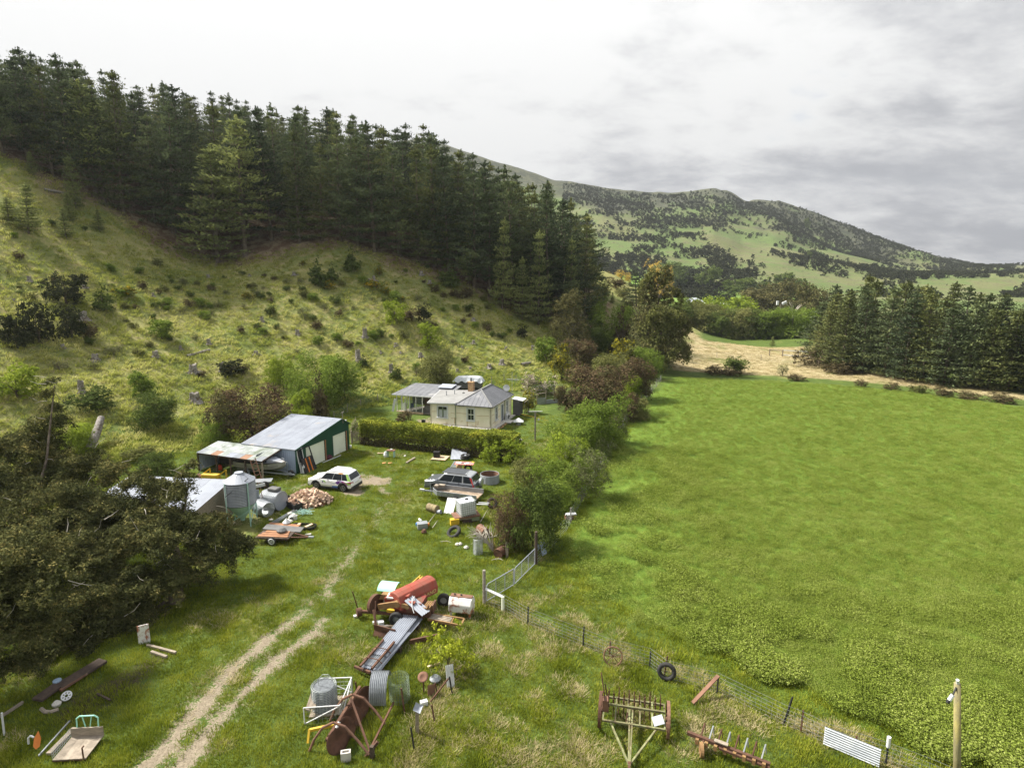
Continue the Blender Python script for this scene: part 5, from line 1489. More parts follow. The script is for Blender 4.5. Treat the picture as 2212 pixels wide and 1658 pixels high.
window('window', OPF[0], 'f', m_greensash, lambda a, b, c, d: [((a + b) / 2, (c + d) / 2, 0.09, d - c), ((a + b) / 2, c + (d - c) * 0.72, b - a, 0.08), (a + 0.03, (c + d) / 2, 0.06, d - c), (b - 0.03, (c + d) / 2, 0.06, d - c)], True)
sashbars = lambda a, b, c, d: [((a + b) / 2, (c + d) / 2, 0.035, d - c), ((a + b) / 2, (c + d) / 2, b - a, 0.07), (a + 0.025, (c + d) / 2, 0.05, d - c), (b - 0.025, (c + d) / 2, 0.05, d - c), ((a + b) / 2, d - 0.03, b - a, 0.06), ((a + b) / 2, c + 0.03, b - a, 0.06)]
window('window', OPF[1], 'f', m_doorcream, sashbars)
window('window', OPR[0], 'r', m_white, sashbars)
window('window', OPR[2], 'r', m_white, sashbars)
dm = MB(); M90 = T(WX, 0, 0, rz=R(90))
for (x, z, sx, sz) in ((3.4, 1.1, 0.12, 2.2), (4.25, 1.1, 0.12, 2.2), (3.825, 2.16, 0.73, 0.12)):
 dm.add(*_boxvf((x, -0.02, z), (sx, 0.09, sz)), 0, M90)
do = dm.obj('door_frame', m_white, house)
MB().add(*_boxvf((3.825, 0.08, 1.07), (0.75, 0.05, 2.05)), 0, M90).obj('door', m_bluedoor, do)
MB().add(*_boxvf((4.1, 0.04, 1.0), (0.04, 0.04, 0.12)), 0, M90).obj('handle', m_galv, do)
MB().box((WX + 0.75, 3.8, 0.09), (1.1, 1.3, 0.1)).obj('doorstep', m_concrete, house)
hp = MB().box((WX + 0.35, 4.75, 0.42), (0.34, 0.85, 0.66)).obj('heat_pump', m_white, house, bevel=0.02)
MB().cyl((WX + 0.53, 4.62, 0.44), (WX + 0.545, 4.62, 0.44), 0.24, n=16).cyl((WX + 0.53, 5.03, 0.44), (WX + 0.545, 5.03, 0.44), 0.1, n=12).obj('fan_grille', m_dkgrey, hp)
sd = MB(); sd.lathe([(0.0, 0.05), (0.2, 0.07), (0.34, 0.13), (0.42, 0.2), (0.42, 0.215), (0.33, 0.15), (0.0, 0.08)], 20, T(7.15, 6.75, 3.5, rx=R(70), rz=R(20))).cyl((7.2, 6.9, 2.9), (7.15, 6.8, 3.55), 0.03)
sd.obj('satellite_dish', m_white, house, smooth=True)
MB().box((5.9, 5.6, 4.05), (0.05, 0.05, 0.3)).obj('roof_bracket', m_galv, house)
# glazed porch wing
PX0, PX1, PY = -6.75, -3.15, 4.3
mb = MB()
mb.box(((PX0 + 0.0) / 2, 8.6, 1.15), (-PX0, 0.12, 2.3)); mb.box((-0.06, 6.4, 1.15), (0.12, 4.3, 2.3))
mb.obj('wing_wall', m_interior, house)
pw = MB().box((-1.6, PY + 0.55, 0.5), (3.1, 0.14, 1.0)).obj('brick_dado', m_dkgrey, house)
MB().box((-1.6, PY + 0.6, 1.62), (1.1, 0.06, 0.9)).obj('window', m_glass, house)
MB().box((-2.6, PY + 0.6, 1.6), (0.9, 0.1, 1.2)).box((-0.6, PY + 0.6, 1.6), (0.95, 0.1, 1.2)).obj('wing_cladding', m_darkpost, house)
MB().box((-3.4, 6.5, 0.06), (6.7, 4.2, 0.12)).obj('porch_floor', m_floor, house)
MB().box(((PX0 + PX1) / 2, PY - 0.02, 0.1), (PX1 - PX0 + 0.1, 0.22, 0.2)).obj('porch_sill', m_palewood, house)
for i, x in enumerate((PX0, -6.1, -5.55, -4.95, -4.05, PX1)):
 MB().box((x, PY, 1.22), (0.1 if i in (3, 5) else 0.07, 0.1, 2.1)).obj('porch_post', m_white, house)
MB().box(((PX0 + PX1) / 2, PY, 2.28), (PX1 - PX0, 0.1, 0.09)).obj('porch_header', m_white, house)
for xa, xb in ((-4.9, -4.1), (-4.0, -3.2)):
 MB().box(((xa + xb) / 2, PY, 1.22), (xb - xa, 0.012, 2.0)).obj('pane', m_clear, house)
for y in (PY + 1.4, PY + 2.8):
 MB().box((PX0, y, 1.22), (0.08, 0.08, 2.1)).obj('porch_post', m_white, house)
MB().add([(PX0 - 0.55, PY - 0.35, 2.38), (0.25, PY - 0.35, 2.38), (0.25, 8.9, 3.0), (PX0 + 0.35, 8.9, 3.0), (PX0 - 0.55, PY - 0.35, 2.3), (0.25, PY - 0.35, 2.3), (0.25, 8.9, 2.92), (PX0 + 0.35, 8.9, 2.92)],
   [(0, 1, 2, 3), (7, 6, 5, 4), (0, 4, 5, 1), (1, 5, 6, 2), (2, 6, 7, 3), (3, 7, 4, 0)]).obj('wing_roof', m_greyroof, house)
rb2 = MB()
for i in range(9):
 x = PX0 + 0.1 + i * 0.78
 rb2.bar((x, PY - 0.3, 2.398), (x, 8.9, 2.998), 0.03, 0.02)
rb2.obj('wing_roof_rib', m_greyroof, house)
MB().box(((PX0 - 0.3) / 2, PY - 0.38, 2.34), (-PX0 + 0.55, 0.05, 0.13)).obj('wing_fascia', m_white, house)
MB().box((-1.35, 7.9, 3.05), (2.0, 1.7, 0.06), (R(6), 0, 0)).obj('roof_patch', m_galvroof, house)
# things in and by the porch
def hp_(x, y, z=0.0):
 return H0 + Vector((x * math.cos(HA) - y * math.sin(HA), x * math.sin(HA) + y * math.cos(HA), z))
t = MB().box((0, 0, 0), (0.32, 0.05, 1.85)).obj('leaning_board', m_white); t.location = hp_(PX0 - 0.3, PY - 0.25, 0.9); t.rotation_euler = (0, R(14), HA); tag(t, 'white board leaning on the outer post of the glazed porch', 'board')
t = thing('plastic_chair', 'blue chair with white bent legs inside the glazed porch', 'chair', hp_(-5.1, PY + 0.8, 0.12), HA)
MB().box((0, 0, 0.45), (0.45, 0.45, 0.05)).box((0, 0.22, 0.72), (0.45, 0.05, 0.5)).obj('seat', pm('blue_seat', (0.04, 0.07, 0.22)), t)
MB().tube([(-0.25, -0.25, 0), (0, -0.2, 0.45), (0.25, -0.25, 0)], 0.02).tube([(-0.25, 0.25, 0), (0, 0.2, 0.45), (0.25, 0.25, 0)], 0.02).obj('leg', m_white, t)
t = MB().box((0, 0, 0.5), (0.35, 0.5, 1.0)).box((0, 0, 1.0), (0.4, 0.55, 0.05)).obj('porch_cabinet', m_doorcream); t.location = hp_(-5.85, PY + 0.35, 0.12); t.rotation_euler = (0, 0, HA); tag(t, 'pale green narrow cabinet inside the open part of the porch', 'cabinet')
t = MB().lathe([(0.22, 0), (0.26, 0.45), (0.27, 0.47), (0.23, 0.44), (0.2, 0.05)], 14).obj('black_tub', m_black); t.location = hp_(-0.85, -0.1); tag(t, 'black plastic tub on the path at the house corner', 'tub')
# laundry tub planter, lawn objects
t = thing('garden_trough', 'white tub with a peaked white cover on the lawn by the back door', 'tub', at(1120, 917))
MB().lathe([(0.28, 0), (0.3, 0.3), (0.36, 0.42), (0.1, 0.42)], 14).obj('tub', m_galvroof, t)
MB().add([(-0.6, -0.42, 0.42), (0.6, -0.42, 0.42), (0.6, 0.42, 0.42), (-0.6, 0.42, 0.42), (0.05, 0, 0.85), (-0.6, -0.42, 0.37), (0.6, -0.42, 0.37), (0.6, 0.42, 0.37), (-0.6, 0.42, 0.37)], [(0, 1, 4), (1, 2, 4), (2, 3, 4), (3, 0, 4), (5, 6, 1, 0), (6, 7, 2, 1), (7, 8, 3, 2), (8, 5, 0, 3), (8, 7, 6, 5)]).obj('cover', m_white, t)
# brick edging path
rs = np.random.RandomState(9)
for i in range(18):
 f_ = i / 17
 o = MB().box((0, 0, 0.04), (0.24, 0.12, 0.08)).obj('loose_brick', m_brick)
 o.location = hp_(WX + 0.75 + rs.randn() * 0.1, -0.5 + f_ * 4.2, 0.0); o.rotation_euler = (0, 0, rs.rand() * 3)
 tag(o, 'loose brick in the worn path along the end wall of the farmhouse', 'brick', 'bricks along the house end wall')
# tool shelter and frames behind the end wall
t = thing('garden_shelter', 'small grey lean-to with white roof behind the farmhouse end', 'shelter', hp_(WX + 0.1, WD + 0.15), HA)
MB().box((0.5, 0.7, 0.95), (0.9, 1.3, 1.9)).obj('wall', m_dkgrey, t)
MB().box((0.65, 0.65, 1.97), (1.5, 1.6, 0.06), (0, R(6), 0)).obj('roof', m_white, t)
MB().tube([(1.6, 0, 0), (1.6, 0, 1.75)], 0.03).tube([(1.6, 1.4, 0), (1.6, 1.4, 1.75)], 0.03).bar((1.6, 0, 1.75), (1.6, 1.4, 1.75), 0.05).obj('post', m_timber, t)
# covered van body behind the house
P = at(1013, 842);
t = thing('covered_van', 'dark grey van body under a draped silver tarpaulin behind the farmhouse', 'vehicle', P, R(-6))
MB().prism([(-1.9, 0.35), (1.9, 0.35), (1.95, 1.0), (1.75, 1.75), (-1.75, 1.75), (-1.95, 1.0)], 1.8, T(0, 0.9, 0, rx=R(90))).obj('body', m_dkgrey, t, bevel=0.08)
tp = MB(); nx_, ny_ = 17, 9; vs = []; fs = []
for i in range(nx_):
 for j in range(ny_):
  a = i / (nx_ - 1) * 2 - 1; b = j / (ny_ - 1) * 2 - 1
  e = max(abs(a), abs(b))
  z = 2.02 - 0.12 * a * a - 0.06 * b * b - max(0, e - 0.82) * (3.2 + 0.9 * math.sin(a * 13 + b * 9))
  vs.append((a * 2.2 * (1 - max(0, abs(b) - 0.8) * 0.05), b * 1.12, z))
for i in range(nx_ - 1):
 for j in range(ny_ - 1):
  k = i * ny_ + j; fs.append((k, k + ny_, k + ny_ + 1, k + 1))
tp.add(vs, fs).obj('tarpaulin', m_tarp, t)
for sx in (-1.2, 1.2):
 MB().cyl((sx, -0.95, 0.3), (sx, -0.75, 0.3), 0.3, n=14).obj('wheel', m_rubber, t)
# netted cage in the garden
a, rz, L = fr(1160, 874, 1204, 870)
t = thing('netted_cage', 'arched wire-netting cage on posts with sheet-iron skirts in the garden', 'cage', a, rz)
for x, y in ((0, 0), (1.3, 0), (L + 0.3, 0.2), (L + 2.6, 1.0), (0.4, 3.0), (L + 1, 3.4)):
 MB().cyl((x, y, 0), (x, y, 1.9 if x else 1.5), 0.05).obj('post', m_timber, t)
mm = MB()
for k in range(9):
 f_ = k / 8
 mm.tube([((L + 2.0) * f_, 0.0 + 3.0 * 0 , 0.6), ((L + 2.0) * f_, 0.4, 1.9), ((L + 2.0) * f_, 1.6, 2.3), ((L + 2.0) * f_, 2.8, 1.9), ((L + 2) * f_, 3.2, 0.6)], 0.007, 4)
for yy, z_ in ((0.0, 1.0), (0.2, 1.5), (0.4, 1.9), (1.0, 2.15), (1.6, 2.3), (2.2, 2.15), (2.8, 1.9)):
 mm.tube([(0, yy, z_), (L + 2.0, yy, z_)], 0.007, 4)
mm.obj('netting', pm('dull_netting', (0.16, 0.18, 0.14)), t)
MB().box((0.65, -0.02, 0.45), (1.2, 0.03, 0.85)).obj('skirt_sheet', m_galv, t)
MB().box((1.3 + (L - 1) / 2, 0.03, 0.3), (L - 0.8, 0.03, 0.55)).obj('skirt_sheet', m_galvroof, t)
MB().bar((0, 0, 1.5), (1.3, 0, 1.55), 0.08).obj('lintel', m_timber, t)
# ------------------------------------------------------------------ garage with carport
GA = R(69.8)
G0 = Vector((*flat(642, 1022), 0.0))
gar = thing('garage', 'long iron-clad garage with dark green gable, two cream roller doors and open carport', 'garage', G0, GA)
GW, GL_, = 7.95, 6.0
def gx(x, y, z=0.0):
 return G0 + Vector((x * math.cos(GA) - y * math.sin(GA), x * math.sin(GA) + y * math.cos(GA), z))
eL, pk, eR, xpk = 2.2, 3.42, 2.7, 6.8
# gable (y = 0 plane, x across)
g_ = MB()
D1, D2 = (1.35, 4.05, 2.0), (5.35, 7.4, 2.05)
def roofz(x):
 return eL + (pk - eL) * x / xpk if x < xpk else pk + (eR - pk) * (x - xpk) / (GW - xpk)
xs = [0, D1[0], D1[1], D2[0], xpk, D2[1], GW]
for xa, xb in zip(xs[:-1], xs[1:]):
 base = 0.0
 if xa >= D1[0] and xb <= D1[1]: base = D1[2]
 if xa >= D2[0] and xb <= D2[1]: base = D2[2]
 g_.add([(xa, 0, base), (xb, 0, base), (xb, 0, roofz(xb)), (xa, 0, roofz(xa)), (xa, 0.1, base), (xb, 0.1, base), (xb, 0.1, roofz(xb)), (xa, 0.1, roofz(xa))],
   [(0, 1, 2, 3), (7, 6, 5, 4), (0, 4, 5, 1), (2, 6, 7, 3), (0, 3, 7, 4), (1, 5, 6, 2)])
g_.obj('gable_wall', m_dgreen, gar)
for (xa, xb, h) in (D1, D2):
 d_ = MB()
 n = 14
 for i in range(n):
  d_.box(((xa + xb) / 2, 0.07 + 0.012 * (i % 2), h * (i + 0.5) / n), (xb - xa, 0.03, h / n - 0.002))
 d_.obj('roller_door', m_doorcream, gar)
 MB().box((xb + 0.07, -0.02, h / 2), (0.12, 0.1, h)).obj('door_post', m_brownwood, gar)
sw = MB(); sw.corr(GL_, eL, 26, 0.012, T(0.0, GL_ / 2, 0, rx=R(90), rz=R(90)))
sw.obj('side_wall', m_bluewhite, gar)
MB().box((GW, GL_ / 2, eR / 2), (0.06, GL_, eR)).box((GW / 2, GL_, 1.1), (GW, 0.06, 2.2)).obj('back_wall', m_dkgrey, gar)
MB().box((0, -0.01, eL / 2), (0.14, 0.05, eL)).obj('corner_trim', m_dgreen, gar)
sl = math.hypot(xpk, pk - eL) + 0.1; sr = math.hypot(GW - xpk, pk - eR) + 0.12
ns = 8
for i in range(ns):
 w = (GL_ + 0.15) / ns
 MB().corr(w - 0.01, sl, 7, 0.012, T(xpk, -0.12 + w * (i + 0.5), pk + 0.04, rz=R(90)) @ T(0, 0, 0.005 * (i % 2), rx=-math.atan2(pk - eL, xpk))).obj('roof_sheet', m_galvroof, gar)
 MB().corr(w - 0.01, sr, 7, 0.012, T(xpk, -0.12 + w * (i + 0.5), pk + 0.04, rz=R(-90)) @ T(0, 0, 0.005 * (i % 2), rx=-math.atan2(pk - eR, GW - xpk))).obj('roof_sheet', m_galvroof, gar)
MB().bar((-0.08, -0.13, eL), (xpk, -0.13, pk), 0.05, 0.12).bar((xpk, -0.13, pk), (GW + 0.1, -0.13, eR - 0.05), 0.05, 0.12).obj('barge_board', m_dgreen, gar)
MB().bar((-0.1, 0, eL - 0.02), (-0.1, GL_, eL - 0.02), 0.09, 0.09).obj('gutter', m_galvroof, gar)
MB().cyl((xpk, -0.2, 3.0), (xpk, -0.2, 4.15), 0.03).bar((xpk - 0.25, -0.2, 4.1), (xpk + 0.25, -0.2, 4.15), 0.03).obj('aerial_pole', m_grpost, gar)
MB().box((0.65 + 6.7, -0.1, 3.15), (0.15, 0.16, 0.1)).obj('flood_lamp', m_white, gar)
# carport along the side wall
CX, CY0, CY1, zf, zb = -2.5, 1.5, 8.9, 1.72, 2.12
ncol = 9; cw = (CY1 - CY0) / ncol
slp = math.atan2(zb - zf, -CX)
front_m = [m_galv, m_oldroof, m_rustsheet, m_oldroof, m_galvroof, m_galv, m_rustsheet, m_oldroof, m_galv]
full = math.hypot(CX, zb - zf) + 0.1
for i in range(ncol):
 y = CY0 + cw * (i + 0.5)
 j = ncol - 1 - i
 MB().corr(cw - 0.008, full * 0.66, 6, 0.012, T(0.0, y, zb + 0.02, rz=R(90)) @ T(0, 0, 0.006 * (i % 2), rx=-slp)).obj('carport_roof_sheet', m_oldroof, gar)
 MB().corr(cw - 0.008, full * 0.36, 6, 0.012, T(CX * 0.64, y, zb + (zf - zb) * 0.64 + 0.012, rz=R(90)) @ T(0, 0, 0.006 * (i % 2), rx=-slp)).obj('carport_roof_sheet', front_m[j], gar)
MB().bar((CX + 0.05, CY0, zf - 0.08), (CX + 0.05, CY1, zf - 0.08), 0.08, 0.14).bar((CX + 0.05, CY0 + 0.02, zf - 0.02), (0, CY0 + 0.02, zb - 0.02), 0.06, 0.12).obj('carport_beam', m_darkpost, gar)
for y, mm_ in ((CY0 + 0.1, m_timber), (CY0 + 1.95, m_darkpost), (CY0 + 3.6, m_darkpost), (CY0 + 5.2, m_darkpost), (CY1 - 0.06, m_darkpost)):
 MB().box((CX + 0.05, y, (zf - 0.12) / 2), (0.12, 0.12, zf - 0.14)).obj('carport_post', mm_, gar)
MB().corr(2.4, 1.8, 10, 0.012, T(CX / 2, CY1, 0, rx=R(90))).obj('carport_end_wall', m_bluewhite, gar)
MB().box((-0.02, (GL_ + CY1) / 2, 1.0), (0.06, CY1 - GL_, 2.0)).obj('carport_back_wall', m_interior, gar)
# low tin hut behind the silo
a = Vector((*flat(281, 1027, 2.7), 0)); b = Vector((*flat(502, 1036, 2.7), 0)); c = Vector((*flat(492, 1074, 2.1), 0))
rz = math.atan2((b - a).y, (b - a).x); L = (b - a).length
hut = thing('tin_hut', 'low hut with a pale iron roof mostly hidden by the cypress boughs', 'hut', a, rz)
dep = 4.6
nsh = 10; w = L / nsh
for i in range(nsh):
 MB().corr(w - 0.012, dep, 6, 0.012, T(w * (i + 0.5), 0, 2.72 + 0.006 * (i % 2), rz=R(180)) @ T(0, 0, 0, rx=R(-8))).obj('roof_sheet', m_galvroof, hut)
MB().box((L / 2, -0.1, 1.3), (L - 0.2, 0.1, 2.6)).box((L / 2, -dep + 0.2, 0.98), (L - 0.2, 0.1, 1.96)).obj('wall', m_galv, hut)
MB().add([(L - 0.15, -0.1, 0), (L - 0.15, -dep + 0.2, 0), (L - 0.15, -dep + 0.2, 2.0), (L - 0.15, -0.1, 2.6), (L - 0.22, -0.1, 0), (L - 0.22, -dep + 0.2, 0), (L - 0.22, -dep + 0.2, 2.0), (L - 0.22, -0.1, 2.6)], [(3, 2, 1, 0), (4, 5, 6, 7), (0, 1, 5, 4), (1, 2, 6, 5), (2, 3, 7, 6), (3, 0, 4, 7)]).obj('end_wall', m_timber, hut)
MB().bar((0, -dep + 0.05, 2.02), (L, -dep + 0.05, 2.02), 0.06, 0.14).obj('eave_board', m_white, hut)
# silo
P = Vector((*flat(525, 1128), 0))
silo = thing('grain_silo', 'corrugated grain silo with conical roof, teal hopper and teal legs', 'silo', P, R(20))
zc0, zc1, rc = 1.5, 3.2, 1.02
prof = []
nr = 15
for i in range(nr * 2 + 1):
 prof.append((rc + (0.03 if i % 2 else -0.025), zc0 + (zc1 - zc0) * i / (nr * 2)))
MB().lathe(prof, 32).obj('corrugated_drum', m_galv, silo)
MB().lathe([(rc + 0.05, zc1 - 0.02), (rc + 0.04, zc1 + 0.03), (0.3, zc1 + 0.52), (0.3, zc1 + 0.60), (0.02, zc1 + 0.62)], 32).obj('cone_roof', m_galvroof, silo, smooth=False)
rr_ = MB()
for k in range(10):
 an = 6.283 * k / 10
 rr_.bar(((rc) * math.cos(an), rc * math.sin(an), zc1 + 0.045), (0.31 * math.cos(an), 0.31 * math.sin(an), zc1 + 0.53), 0.03, 0.02)
rr_.obj('roof_seam', m_galv, silo)
MB().lathe([(rc, zc0), (0.16, 0.32), (0.14, 0.2), (0.0, 0.2)], 24).obj('hopper', m_tealpaint, silo)
for k in range(4):
 an = 6.283 * (k + 0.35) / 4
 MB().bar((1.09 * math.cos(an), 1.09 * math.sin(an), 0), (1.09 * math.cos(an), 1.09 * math.sin(an), zc1), 0.075).obj('leg', m_tealpaint, silo)
br = MB()
for k in range(4):
 a1, a2 = 6.283 * (k + 0.35) / 4, 6.283 * (k + 1.35) / 4
 br.bar((1.09 * math.cos(a1), 1.09 * math.sin(a1), 0.25), (1.09 * math.cos(a2), 1.09 * math.sin(a2), 1.2), 0.04)
br.obj('brace', m_tealpaint, silo)
MB().bar((-0.9, -0.95, 2.4), (0.65, -0.75, 3.52), 0.04).obj('filling_rod', m_black, silo)
# white houses in the valley
def valley(u, v, y):
 p = Vector(far(u, v, y)); p.z = zt(p.x, p.y); return p
hb = valley(1497, 668, 255)
t = thing('white_house', 'white two-storey house with pale hipped roof among the far willows', 'house', hb, R(-25))
hz = far(1495, 652, 255)[2] - hb.z
MB().box((0, 0, hz * 0.5), (7.5, 6, hz)).obj('wall', m_white, t)
MB().box((3.8, -1.5, hz * 0.32), (4.5, 4, hz * 0.64)).obj('wing', m_white, t)
MB().add([(-4.6, -3.8, hz), (4.6, -3.8, hz), (4.6, 3.8, hz), (-4.6, 3.8, hz), (-1, 0, hz + 1.8), (1, 0, hz + 1.8)], [(0, 1, 5, 4), (1, 2, 5), (2, 3, 4, 5), (3, 0, 4), (3, 2, 1, 0)]).obj('roof', m_galvroof, t)
MB().box((-0.5, -3.03, hz * 0.75), (4.5, 0.06, 1.1)).box((4.4, -3.53, hz * 0.3), (1.2, 0.06, 1.1)).obj('window', m_glass, t)
p = valley(1560, 664, 262)
t = thing('low_building', 'long low white-edged roof just visible between the willows', 'building', p, R(-4))
hz = far(1570, 656, 262)[2] - p.z
MB().box((0, 0, hz / 2 - 0.2), (24, 6, hz - 0.4)).obj('wall', m_dkgrey, t)
MB().box((0, 0, hz), (25, 7, 0.45)).obj('roof', m_white, t)
p = valley(1577, 690, 215); top = far(1577, 682, 215)[2]
t = thing('white_van', 'white vehicle parked beside the thicket in the valley', 'vehicle', Vector((p.x, p.y, p.z)), R(-30))
hv = max(1.6, top - p.z)
MB().prism([(-2.4, 0.4), (2.4, 0.4), (2.4, 1.0), (1.2, 1.15), (0.5, hv), (-2.4, hv)], 1.9, T(0, 0.95, 0, rx=R(90))).obj('body', m_white, t)
MB().box((0.95, 0, hv * 0.78), (0.6, 1.95, 0.5), (0, R(25), 0)).obj('windscreen', m_glass, t)
for sx in (-1.5, 1.5):
 MB().cyl((sx, -1, 0.35), (sx, 1, 0.35), 0.35).obj('wheel', m_rubber, t)
p = valley(1588, 696, 208)
t = MB().lathe([(1.3, 0), (1.35, far(1588, 686, 208)[2] - p.z), (1.0, far(1588, 685, 208)[2] - p.z + 0.4), (0.0, far(1588, 684, 208)[2] - p.z + 0.6)], 16).obj('water_tank', m_white, None, True, p); tag(t, 'white round tank below the parked white vehicle in the valley', 'tank')
p = valley(1686, 664, 225)
hz = far(1690, 654, 225)[2] - p.z
t = thing('beehive_box', 'two small white boxes on a stand in front of the dark broadleaf trees', 'box', p)
MB().box((-1.2, 0, hz), (0.7, 0.7, 1.4)).obj('box_body', m_white, t)
MB().box((1.3, 0, hz), (1.6, 0.8, 0.8), (0, R(-25), 0)).obj('box_body', m_white, t)
MB().box((0, 0, hz / 2 - 0.3), (0.3, 0.3, hz - 0.3)).obj('stand', m_timber, t)
# pale dead tree
p = valley(1713, 700, 215)
hz = far(1713, 648, 215)[2] - p.z
rs = np.random.RandomState(3); P_ = [[(0, 0, 0, 0.5), (0, 0, hz * 0.55, 0.4), (0.3, 0, hz * 0.62, 0.3)]]
for k in range(9):
 a = rs.rand() * 6.28
 P_.append([(0, 0, hz * 0.5, 0.22), (math.cos(a) * 2, math.sin(a), hz * 0.75, 0.16), (math.cos(a) * 4.6, math.sin(a) * 2, hz * rs.uniform(0.85, 1.0), 0.07)])
v, f = tube_arrays(P_, 5)
t = thing('dead_tree', 'pale leafless tree in front of the shelter belt end', 'tree', p); link('trunk', np_mesh('trunk', v, f, m_palebark), t)
# ------------------------------------------------------------------ vehicles and farm clutter
zA = lambda x, y: (702 + x / 4.094, 783 + y / 4.094)
zB = lambda x, y: ((1000 + x / 3.687) / 1.852, (1850 + y / 3.687) / 1.852)
zC = lambda x, y: ((1600 + x / 3.316) / 1.852, (1750 + y / 3.316) / 1.852)
zD = lambda x, y: ((1350 + x / 3.16) / 1.852, (2250 + y / 3.16) / 1.852)
zE = lambda x, y: ((1150 + x / 2.949) / 1.852, (2600 + y / 2.949) / 1.852)
zF = lambda x, y: ((2300 + x / 2.765) / 1.852, (2650 + y / 2.765) / 1.852)
zG = lambda x, y: ((1900 + x / 2.369) / 1.852, (2000 + y / 2.369) / 1.852)
zH = lambda x, y: ((3000 + x / 2.018) / 1.852, (2600 + y / 2.018) / 1.852)
zK = lambda x, y: ((780 + x / 4.606) / 1.852, (1800 + y / 4.606) / 1.852)
zL = lambda x, y: ((0 + x / 2.458) / 1.852, (2500 + y / 2.458) / 1.852)
def put(mb, name, mat_, uv, label, cat, rz=0.0, dz=0.0, rot=None, group=None, smooth=False, bevel=0.0):
 o = mb.obj(name, mat_, None, smooth, at(*uv) + Vector((0, 0, dz)), rz, bevel)
 if rot: o.rotation_euler = rot
 return tag(o, label, cat, group)
def carpaint(name, c, metal=0.0, rough=0.3):
 m, nt, b = new_mat(name)
 b.inputs['Base Color'].default_value = (*c, 1); b.inputs['Metallic'].default_value = metal; b.inputs['Roughness'].default_value = rough
 b.inputs['Coat Weight'].default_value = 0.6; b.inputs['Coat Roughness'].default_value = 0.08
 return m
m_wpaint = carpaint('white_car_paint', (0.78, 0.79, 0.80))
m_gpaint = carpaint('grey_metallic_paint', (0.16, 0.175, 0.20), 0.5)
m_spaint = carpaint('silver_metallic_paint', (0.42, 0.44, 0.46), 0.5)
m_purple = carpaint('purple_print', (0.16, 0.04, 0.34)); m_blue = carpaint('blue_print', (0.06, 0.14, 0.50)); m_pink = carpaint('pink_print', (0.48, 0.06, 0.36))
m_lgreen = carpaint('light_green_print', (0.42, 0.70, 0.18)); m_oprint = carpaint('orange_print', (0.75, 0.36, 0.08)); m_teal = carpaint('teal_print', (0.05, 0.40, 0.36))
m_red = carpaint('red_lens', (0.35, 0.015, 0.012)); m_alloy = pm('alloy_wheel', (0.50, 0.50, 0.50), (0.40, 0.40, 0.40), 3, 0.35, 0.5)
m_trim = pm('dark_trim', (0.035, 0.036, 0.038), (0.05, 0.05, 0.052), 3, 0.6)
m_plate = pm('number_plate', (0.70, 0.70, 0.70), (0.6, 0.6, 0.6), 3, 0.5)
def flat_text(s, size, mat_, name, parent, M):
 cu = bpy.data.curves.new(name, 'FONT'); cu.body = s; cu.size = size; cu.align_x = 'CENTER'; cu.align_y = 'CENTER'; cu.extrude = 0.002
 ob = bpy.data.objects.new('tmp_text', cu)
 COL.objects.link(ob)
 bpy.context.view_layer.update()
 me = bpy.data.meshes.new_from_object(ob.evaluated_get(bpy.context.evaluated_depsgraph_get()))
 bpy.data.objects.remove(ob)
 me.name = name; me.materials.clear(); me.materials.append(mat_)
 o = link(name, me, parent); o.matrix_local = M
 return o
